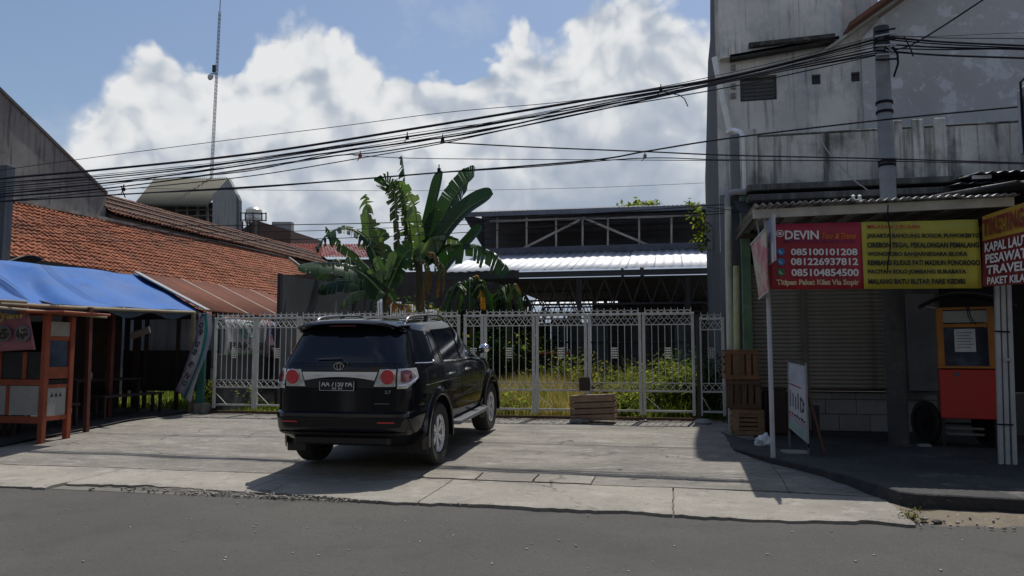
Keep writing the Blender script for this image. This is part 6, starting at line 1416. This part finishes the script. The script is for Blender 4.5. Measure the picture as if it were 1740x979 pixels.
leaf(bB, [(655, 480), (640, 430), (628, 380), (621, 330)], 18.1, .42, leafl, torn=.9, face=.35, seed=1)
leaf(bB, [(664, 470), (650, 430), (640, 400), (628, 370)], 18.4, .40, leafl, torn=.8, face=-.2, seed=15)
leaf(bB, [(650, 470), (625, 410), (590, 388), (558, 398), (537, 425)], 17.8, .34, torn=1.0, face=-.6, droop=.45, dY=.8, seed=2)
leaf(bB, [(648, 480), (610, 440), (575, 412), (553, 385)], 18.3, .22, torn=.7, face=.6, droop=.2, seed=3)
leaf(bB, [(652, 500), (615, 465), (570, 450), (505, 452)], 17.6, .40, torn=.2, face=-.75, droop=.4, dY=1, seed=4)
leaf(bB, [(652, 500), (620, 480), (575, 478), (540, 490)], 17.9, .36, torn=.4, face=-.6, droop=.5, seed=5)
leaf(bB, [(655, 475), (662, 455), (667, 440), (669, 428)], 17.4, .17, leafl, torn=0, face=.3, seed=6)
leaf(bB, [(650, 480), (648, 460), (643, 447), (640, 436)], 17.5, .17, leafl, torn=0, face=.3, seed=7)
leaf(bB, [(660, 490), (675, 455), (690, 430), (700, 425)], 17.6, .34, torn=.2, face=.0, seed=8)
leaf(bB, [(655, 500), (630, 495), (600, 500), (578, 520)], 17.5, .28, leafl, torn=.4, face=-.7, droop=.5, seed=18)
leaf(bB, [(660, 500), (672, 515), (690, 520), (700, 535)], 17.3, .2, leafd, torn=1, face=-.2, droop=.5, name='dead_leaf', seed=19)
for k, (x, Y, lab, sc, hh) in enumerate(((800, 20.6, 'low young banana plant under the shed eave right of the tallest one', .7, 492), (862, 21.4, 'low banana plant with a yellowing leaf at the corner of the bright shed roof', .6, 500), (590, 21, 'dark banana plant behind the tall dark wall', 1, 470))):
    q = thing('banana_plant', lab, 'banana plant', (at(x, 520, Y=Y).x, Y, .27)); stem(q, x, hh+12, Y, .11)
    for i in range(8):
        a = -1.3+2.6*i/7+random.uniform(-.15, .15); L = random.uniform(45, 75)*sc; dx, dy = math.sin(a)*L, -math.cos(a)*L*.55
        leaf(q, [(x, hh+14), (x+dx*.45, hh+dy*.9), (x+dx*.85, hh+dy*.75+12), (x+dx*1.15, hh+dy*.3+42)], Y+random.uniform(-.4, .4), .26*sc, leafd if i == 5 and k < 2 else leafm, torn=.7, face=random.uniform(-.9, .9), droop=.4, dY=random.uniform(-.8, .8), name='dead_leaf' if i == 5 and k < 2 else 'leaf', seed=i)
# ================================================================== bushes, weeds
def blades(name, m, N_, xr, yr, hf, wf, lean=.45, dens=None, label=None, seg=2, z0=.27):
    vs = []; fs = []; rv = []
    R = random.Random(len(name)*7+N_)
    for _ in range(N_):
        x = R.uniform(*xr); y = R.uniform(*yr)
        if dens and R.random() > dens(x, y): continue
        h = hf(x, y)*R.uniform(.45, 1.15); w = wf*R.uniform(.6, 1.4); a = R.uniform(0, 6.28); l = h*R.uniform(.05, lean); ca, sa = math.cos(a), math.sin(a); b2 = R.uniform(0, 6.28); cb, sb = math.cos(b2)*w, math.sin(b2)*w
        o = len(vs)
        for k in range(seg+1):
            t = k/seg; cx = x+ca*l*t*t; cy = y+sa*l*t*t; cz = z0+h*(t-.12*t*t*l/h); ww = (1-t)**.6
            if k < seg: vs += [(cx-cb*ww, cy-sb*ww, cz), (cx+cb*ww, cy+sb*ww, cz)]
            else: vs.append((cx, cy, cz))
        for k in range(seg-1): fs.append((o+2*k, o+2*k+1, o+2*k+3, o+2*k+2))
        fs.append((o+2*seg-2, o+2*seg-1, o+2*seg)); c = min(1, max(0, R.gauss(.5, .25))); rv += [c]*seg
    b = MB(); b.v = vs; b.f = fs; b.r = rv; o = b.build(name, m, fixn=False); return tag(o, label, kind='stuff')
gm1 = leafmat('green grass', [(.04, .065, .014), (.10, .135, .03), (.21, .21, .07)], .8, .45, (2.0, 2.2, 1.0), .08)
gm2 = leafmat('dry grass', [(.14, .12, .04), (.27, .22, .09), (.36, .29, .16)], .9, .42, (1.7, 1.7, 1.1), .05)
def clump(x, y, s=.9): return noise.noise(Vector((x*s, y*s, 3)))
def left_(x): return max(0, min(1, (-x-.3)/1.6))
blades('dry_grass', gm2, 46000, (-6.5, .8), (14.9, 21.5), lambda x, y: max(.12, (.34+.11*(min(y, 19.5)-14.9))*(.85+.5*clump(x, y))), .010, .5, lambda x, y: (.25+.75*left_(x)) if x < -.2 else .15, 'dry yellow grass behind the middle of the gate')
blades('tall_green_grass', gm1, 26000, (-4, .82), (14.75, 21), lambda x, y: max(.15, (.42+.13*(y-14.8))*(.75+.7*clump(x, y, 1.4))), .010, .55, lambda x, y: .12+.88*(1-left_(x)), 'tall green grass behind the right half of the gate')
blades('low_green_grass', gm1, 22000, (-9.3, -4.5), (14.7, 19.5), lambda x, y: .12+.06*(y-14.7)*.5+.05*clump(x, y, 2), .010, .6, None, 'low green grass behind the left half of the gate')
blades('verge_weeds', gm1, 3200, (-9.6, 1.0), (14.35, 14.8), lambda x, y: .10+.10*clump(x, y, 3), .007, .8, lambda x, y: max(0, clump(x, y, 1.3)*2+.25), 'sparse weeds along the foot of the gate')
blades('back_grass', gm1, 8000, (-18, -9.7), (14.9, 24), lambda x, y: .2, .02, .6, None, 'green grass seen under the stall and the lean-to')
def leafy(name, lab, cat, c, rx, ry, rz, N_, size, m, stems=10, kind=None, grp=None, dens=1.0, seed=0, narrow=.4):
    "shrub: bowed stems with many small leaves in uneven clumps"
    R = random.Random(seed+int(c[0]*50)); t = thing(name, lab, cat, (c[0], c[1], c[2]), grp); b = MB(); st = MB()
    tips = []
    for i in range(stems):
        a = R.uniform(0, 6.28); r = R.random()**.5; tip = Vector((c[0]+rx*r*math.cos(a), c[1]+ry*r*math.sin(a), c[2]+rz*R.uniform(.55, 1.0)*(1-.35*r*r)))
        base = Vector((c[0]+rx*.3*r*math.cos(a), c[1]+ry*.3*r*math.sin(a), c[2])); mid = lerp(base, tip, .55)+Vector((0, 0, .12*rz)); P = spline([base, mid, tip], 5); st.tube(P, [.012*(1-.7*k/10)*(rz**.5) for k in range(11)], 4); tips.append(P)
    for _ in range(N_):
        P = R.choice(tips); k = R.random()**.7; q = P[min(10, int(2+k*8.99))]; s = size*R.uniform(.6, 1.3); g_ = size*2.2
        q = q+Vector((R.gauss(0, g_), R.gauss(0, g_), R.gauss(0, g_*.8)))
        d = Vector((R.gauss(0, 1), R.gauss(0, 1), R.gauss(.1, .6))).normalized(); u = d.cross(Vector((R.gauss(0, .4), R.gauss(0, .4), 1))).normalized()*s*narrow; b.rv = min(1, max(0, R.gauss(.5, .25)))
        b.add([q, q+d*s*.5+u, q+d*s, q+d*s*.5-u], [(0, 1, 2, 3)])
    st.build('stems', mat('shrub stem', (.06, .055, .03), .8, bump=0), t); b.build('foliage', m, t, fixn=False); return t
lf1 = leafmat('weed leaf', [(.045, .065, .016), (.10, .13, .032), (.22, .21, .07)], .85, .42, (2.0, 2.2, 1.0), .06)
lf2 = leafmat('dark shrub leaf', [(.008, .022, .008), (.018, .045, .014), (.035, .07, .02)], .8, .2, (2, 2.1, 1), .08)
lf3 = leafmat('olive leaf', [(.05, .06, .015), (.11, .12, .03), (.2, .18, .06)], .85, .42, (1.9, 1.9, 1.0), .06)
wl_ = ['bushy green weed at the right end of the lot, against the building', 'broad green weed behind the last gate panel', 'pale green weed behind the gate post right of the crate', 'green weed directly behind the wooden crate', 'tall olive weed in the middle of the lot', 'leafy green weed before the brick stack', 'low leafy weed right of the car mirror', 'dark green weed at the back right of the lot', 'small leafy plant at the gate foot beside the crate', 'green weed behind the small gate wing', 'weed behind the ornament of the last gate panel', 'large weed deep in the right of the lot']
for i, (px, py, Y, w, h, m, n_) in enumerate(((1160, 700, 15.4, .45, 1.15, lf1, 1500), (1120, 700, 15.7, .5, .85, lf1, 1300), (1080, 700, 15.9, .5, .7, lf3, 1000), (1035, 700, 16.3, .45, .9, lf3, 1200), (1000, 680, 19, .5, 1.3, lf3, 900), (955, 680, 20, .5, 1.35, lf1, 800), (868, 700, 15.3, .3, .4, lf1, 500), (1165, 690, 18.5, .7, 1.7, lf2, 1500), (1060, 700, 15.0, .25, .45, lf1, 500), (1210, 700, 15.1, .25, 1.2, lf2, 900), (1140, 690, 17.0, .5, 1.2, lf3, 1200), (1100, 690, 19.0, .7, 1.2, lf3, 1100))):
    leafy('weed_bush', wl_[i], 'weed', (min(at(px, 603, Y=Y).x, .72), Y, .25), w, w, h, n_, .075, m, 12, grp='weeds in the lot', seed=i)
p = at(352, 680, Y=14.55); leafy('weed_bush', 'dark weed at the left end of the gate beside the green board', 'weed', (p.x, 14.75, .3), .3, .15, .75, 700, .06, lf3, 8)
p = at(400, 680, Y=15.6); leafy('weed_bush', 'leafy weed behind the far left gate panel', 'weed', (p.x, 15.4, .3), .5, .3, .5, 700, .07, lf1, 8)
p = at(1551, 886, Z=.01); leafy('weed_tuft', 'small dry green weed tuft at the right tip of the driveway slab', 'weed', (p.x, p.y+.03, .01), .07, .05, .09, 260, .02, lf3, 12)
p = at(1560, 885, Z=.01); pebble(p+Vector((.05, .0, .02)), .03, concrete, 'stone', 'small pale stone beside the weed tuft', None)
p = at(1594, 891, Z=.0); pebble(p+Vector((0, .02, .02)), .035, mat('dark stone', (.1, .09, .085), .9), 'stone', 'dark stone on the asphalt edge right of the weed tuft', None)
p = at(1693, 868, Z=.03); pebble(p+Vector((0, .0, .02)), .03, concrete, 'stone', 'whitish stone on the dirt near the right edge', None)
# dark shrubs behind and under the shed eave
for i, (px, Y, w, h, n_) in enumerate(((775, 22.5, 1.5, 2.7, 5000), (835, 23, 1.4, 2.9, 5000), (720, 23.5, 1.7, 2.9, 5500), (880, 22.5, .9, 2.2, 2200), (560, 24, 2.2, 3.6, 5500), (650, 25, 2.4, 3.6, 5500))):
    leafy('shrub', ['dark shrub below the left corner of the shed roof', 'dark tall shrub in front of the shed trusses', 'dark shrub above the corrugated fence', 'dark shrub left of the open shed bay', 'dark shrub behind the tall dark wall', 'dark shrub left behind the banana stems'][i], 'shrub', (at(px, 603, Y=Y).x, Y, .25), w, 1.0, h, n_, .15, lf2 if i != 2 else lf3, 16, grp='dark shrubs behind the bananas', seed=30+i)
for i, (px, Y, w, h, n_, m_) in enumerate(((755, 20.3, .9, 2.1, 2600, lf1), (825, 20.8, 1.0, 2.0, 2600, lf2), (680, 20.6, 1.0, 1.9, 2000, lf1), (890, 21.2, .6, 1.9, 1500, lf1))):
    leafy('shrub', ['green shrub at the foot of the tallest banana plant, right side', 'dark green shrub under the corner of the bright shed roof', 'green shrub between the two big banana plants above the fence', 'green shrub at the left end of the open shed bay'][i], 'shrub', (at(px, 603, Y=Y).x, Y, .25), w, .7, h, n_, .13, m_, 16, grp='green shrubs among the bananas', seed=50+i, narrow=.28)
# long rear wall closing the lot
tag(MB().span((at(470, 450, Y=34).x, 34, 0), (at(880, 450, Y=34).x, 34.3, at(700, 462, Y=34).z)).build('rear_wall', mat('shaded rear wall', (.06, .06, .06), .92, var=.3, bump=.1), origin=(-10, 34, 0)), 'long dark rear wall under the far red roof, behind the bananas', 'wall')
# tree tops peeping over the shed and the sprig on the building
def tree(lab, c, r, h, th, n_, size, m, seed):
    R = random.Random(seed); t = thing('tree', lab, 'tree', (c[0], c[1], 0)); b = MB(); lb = MB(); top = Vector(c)
    lb.tube(spline([Vector((c[0], c[1], 0)), Vector((c[0]+.2, c[1], c[2]*.5)), top], 5), [th*(1-.06*k) for k in range(11)], 8); cl = []
    for i in range(16):
        a = R.uniform(0, 6.28); rr = r*R.uniform(.3, 1); q = top+Vector((rr*math.cos(a), rr*math.sin(a), R.uniform(-.5, 1)*h)); lb.tube(spline([lerp(Vector((c[0], c[1], 0)), top, .75), lerp(top, q, .5)+Vector((0, 0, .3)), q], 4), [th*.4*(1-.1*k) for k in range(9)], 5); cl.append((q, r*R.uniform(.25, .5)))
    for _ in range(n_):
        q, s_ = R.choice(cl); d = Vector((R.gauss(0, 1), R.gauss(0, 1), R.gauss(0, .8))); q2 = q+d*s_*.55; s = size*R.uniform(.6, 1.3); e = Vector((R.gauss(0, 1), R.gauss(0, 1), R.gauss(0, .5))).normalized(); u = e.cross(Vector((R.gauss(0, .5), R.gauss(0, .5), 1))).normalized()*s*.4; b.rv = min(1, max(0, R.gauss(.5, .25)))
        b.add([q2, q2+e*s*.5+u, q2+e*s, q2+e*s*.5-u], [(0, 1, 2, 3)])
    lb.build('trunk', mat('bark', (.08, .065, .05), .9), t); b.build('crown', m, t, fixn=False)
q = at(1085, 352, Y=48); tree('distant tree whose top peeps over the shed roof', (q.x, q.y, q.z-.9), 1.3, .8, .2, 2000, .3, lf1, 3)
q = at(1052, 356, Y=49); tree('smaller distant tree just left of the one above the shed roof', (q.x, q.y, q.z-.8), .8, .5, .15, 1200, .3, lf2, 5)
t = thing('wall_plant', 'leafy plant hanging from the building side wall over the shed roof', 'plant', (XL-.02, 18.2, 4.5)); R = random.Random(4)
b = MB(); sb = MB(); R = random.Random(4)
for px0, py0, px1, py1 in ((1200, 372, 1162, 342), (1202, 380, 1178, 352), (1202, 390, 1172, 362), (1202, 400, 1180, 380), (1203, 412, 1185, 395), (1203, 405, 1176, 412), (1204, 425, 1188, 420)):
    A = at(px0, py0, Y=18.2); B = at(px1, py1, Y=17.6); P = spline([A, lerp(A, B, .5)+Vector((0, 0, .08)), B], 6); sb.tube(P, .008, 4)
    for _ in range(30):
        q = R.choice(P)+Vector((R.gauss(0, .05), R.gauss(0, .08), R.gauss(0, .05))); e = Vector((R.gauss(0, 1), R.gauss(0, 1), R.gauss(-.3, .6))).normalized()*.12; u = e.cross(Vector((0, .3, 1))).normalized()*.035; b.rv = R.random(); b.add([q, q+e*.5+u, q+e, q+e*.5-u], [(0, 1, 2, 3)])
sb.build('stems', mat('shrub stem', (0, 0, 0)), t); b.build('foliage', lf1, t, fixn=False)
# litter along the gate foot
lt = MB()
for k in range(500):
    x = random.uniform(-9, 1); y = random.gauss(14.42, .12); s = random.uniform(.015, .05); a = random.random()*6.28
    lt.box((x, y, gz(y)+.008), (s, s*.4, .004), Matrix.Rotation(a, 3, 'Z') @ Matrix.Rotation(random.uniform(-.4, .4), 3, 'X'))
tag(lt.build('leaf_litter', mat('dry litter', (.2, .13, .07), .9, rnd=.6, bump=0)), 'dry leaf litter along the foot of the gate', kind='stuff')
for k, (px, py, lab) in enumerate(((922, 702, 'scrap of white paper at the gate foot left of the crate'), (944, 702, 'white wrapper at the gate foot beside the crate'), (1098, 715, 'small pale wrapper right of the crate'))):
    p = at(px, py, Z=.31); tag(MB().box(p, (.10, .05, .03), Matrix.Rotation(k, 3, 'Z') @ Matrix.Rotation(.4, 3, 'X')).build('paper_scrap', mat('litter white', (.65, .65, .62), .8), origin=p, bevel=.008), lab, 'litter')
# ================================================================== unseen houses added to block sky light, across the street (behind the photographer)
fcol = [(.34, .32, .28), (.28, .3, .3), (.38, .36, .33), (.3, .25, .2), (.26, .28, .25), (.33, .33, .34)]
x = -34
for i in range(6):
    w = 11.5; h = (9.4, 8.2, 11.0, 9.6, 12.2, 9.6)[i]; yb = -8.2
    t = thing('sky_blocking_house', ['cream', 'low grey blue', 'tall whitish', 'brown', 'tallest greenish', 'pale grey'][i]+' shop house across the street, unseen and added to block sky light', 'building', (x+w/2, yb, 0))
    fm = mat('facade %d' % i, fcol[i], .9, var=.15, streak=((.1, .1, .1), .58, .75), bump=.1); b = MB(); b.rv = .5
    hs = [(x+1+k*3.6, x+3.6+k*3.6, .1, 2.7) for k in range(3)]+[(x+1.3+k*3.6, x+3.0+k*3.6, 3.9, 5.1) for k in range(3)]
    wall_with_holes(b, x, x+w-.05, 0, h, yb-.3, yb, hs); b.build('wall', fm, t)
    for k, q in enumerate(hs): MB().span((q[0], yb-.25, q[2]), (q[1], yb-.2, q[3])).build('shutter' if k < 3 else 'window', metal_sh if k < 3 else glassd, t)
    MB().prism([(x, yb-.01, h), (x+w-.05, yb-.01, h), (x+w-.05, yb-8, h+1.8), (x, yb-8, h+1.8)], (0, 0, .1)).build('roof', tilo, t)
    MB().span((x, yb-8, 0), (x+w-.05, yb-7.8, h+1.7)).build('rear_wall', fm, t)
    corrug(MB(), (x+.3, yb+1.7, 2.95), (w-.6, 0, 0), (0, -1.7, .35), 40, .02).build('awning', zinc, t, smooth=60)
    x += w
sheet('opposite_pavement', -60, 50, -8.2, -6.9, lambda x, y: .12, concrete_old, 40, 3, .01, 3)
for k in list(C.objects):
    if '_local' in k.keys(): del k['_local']
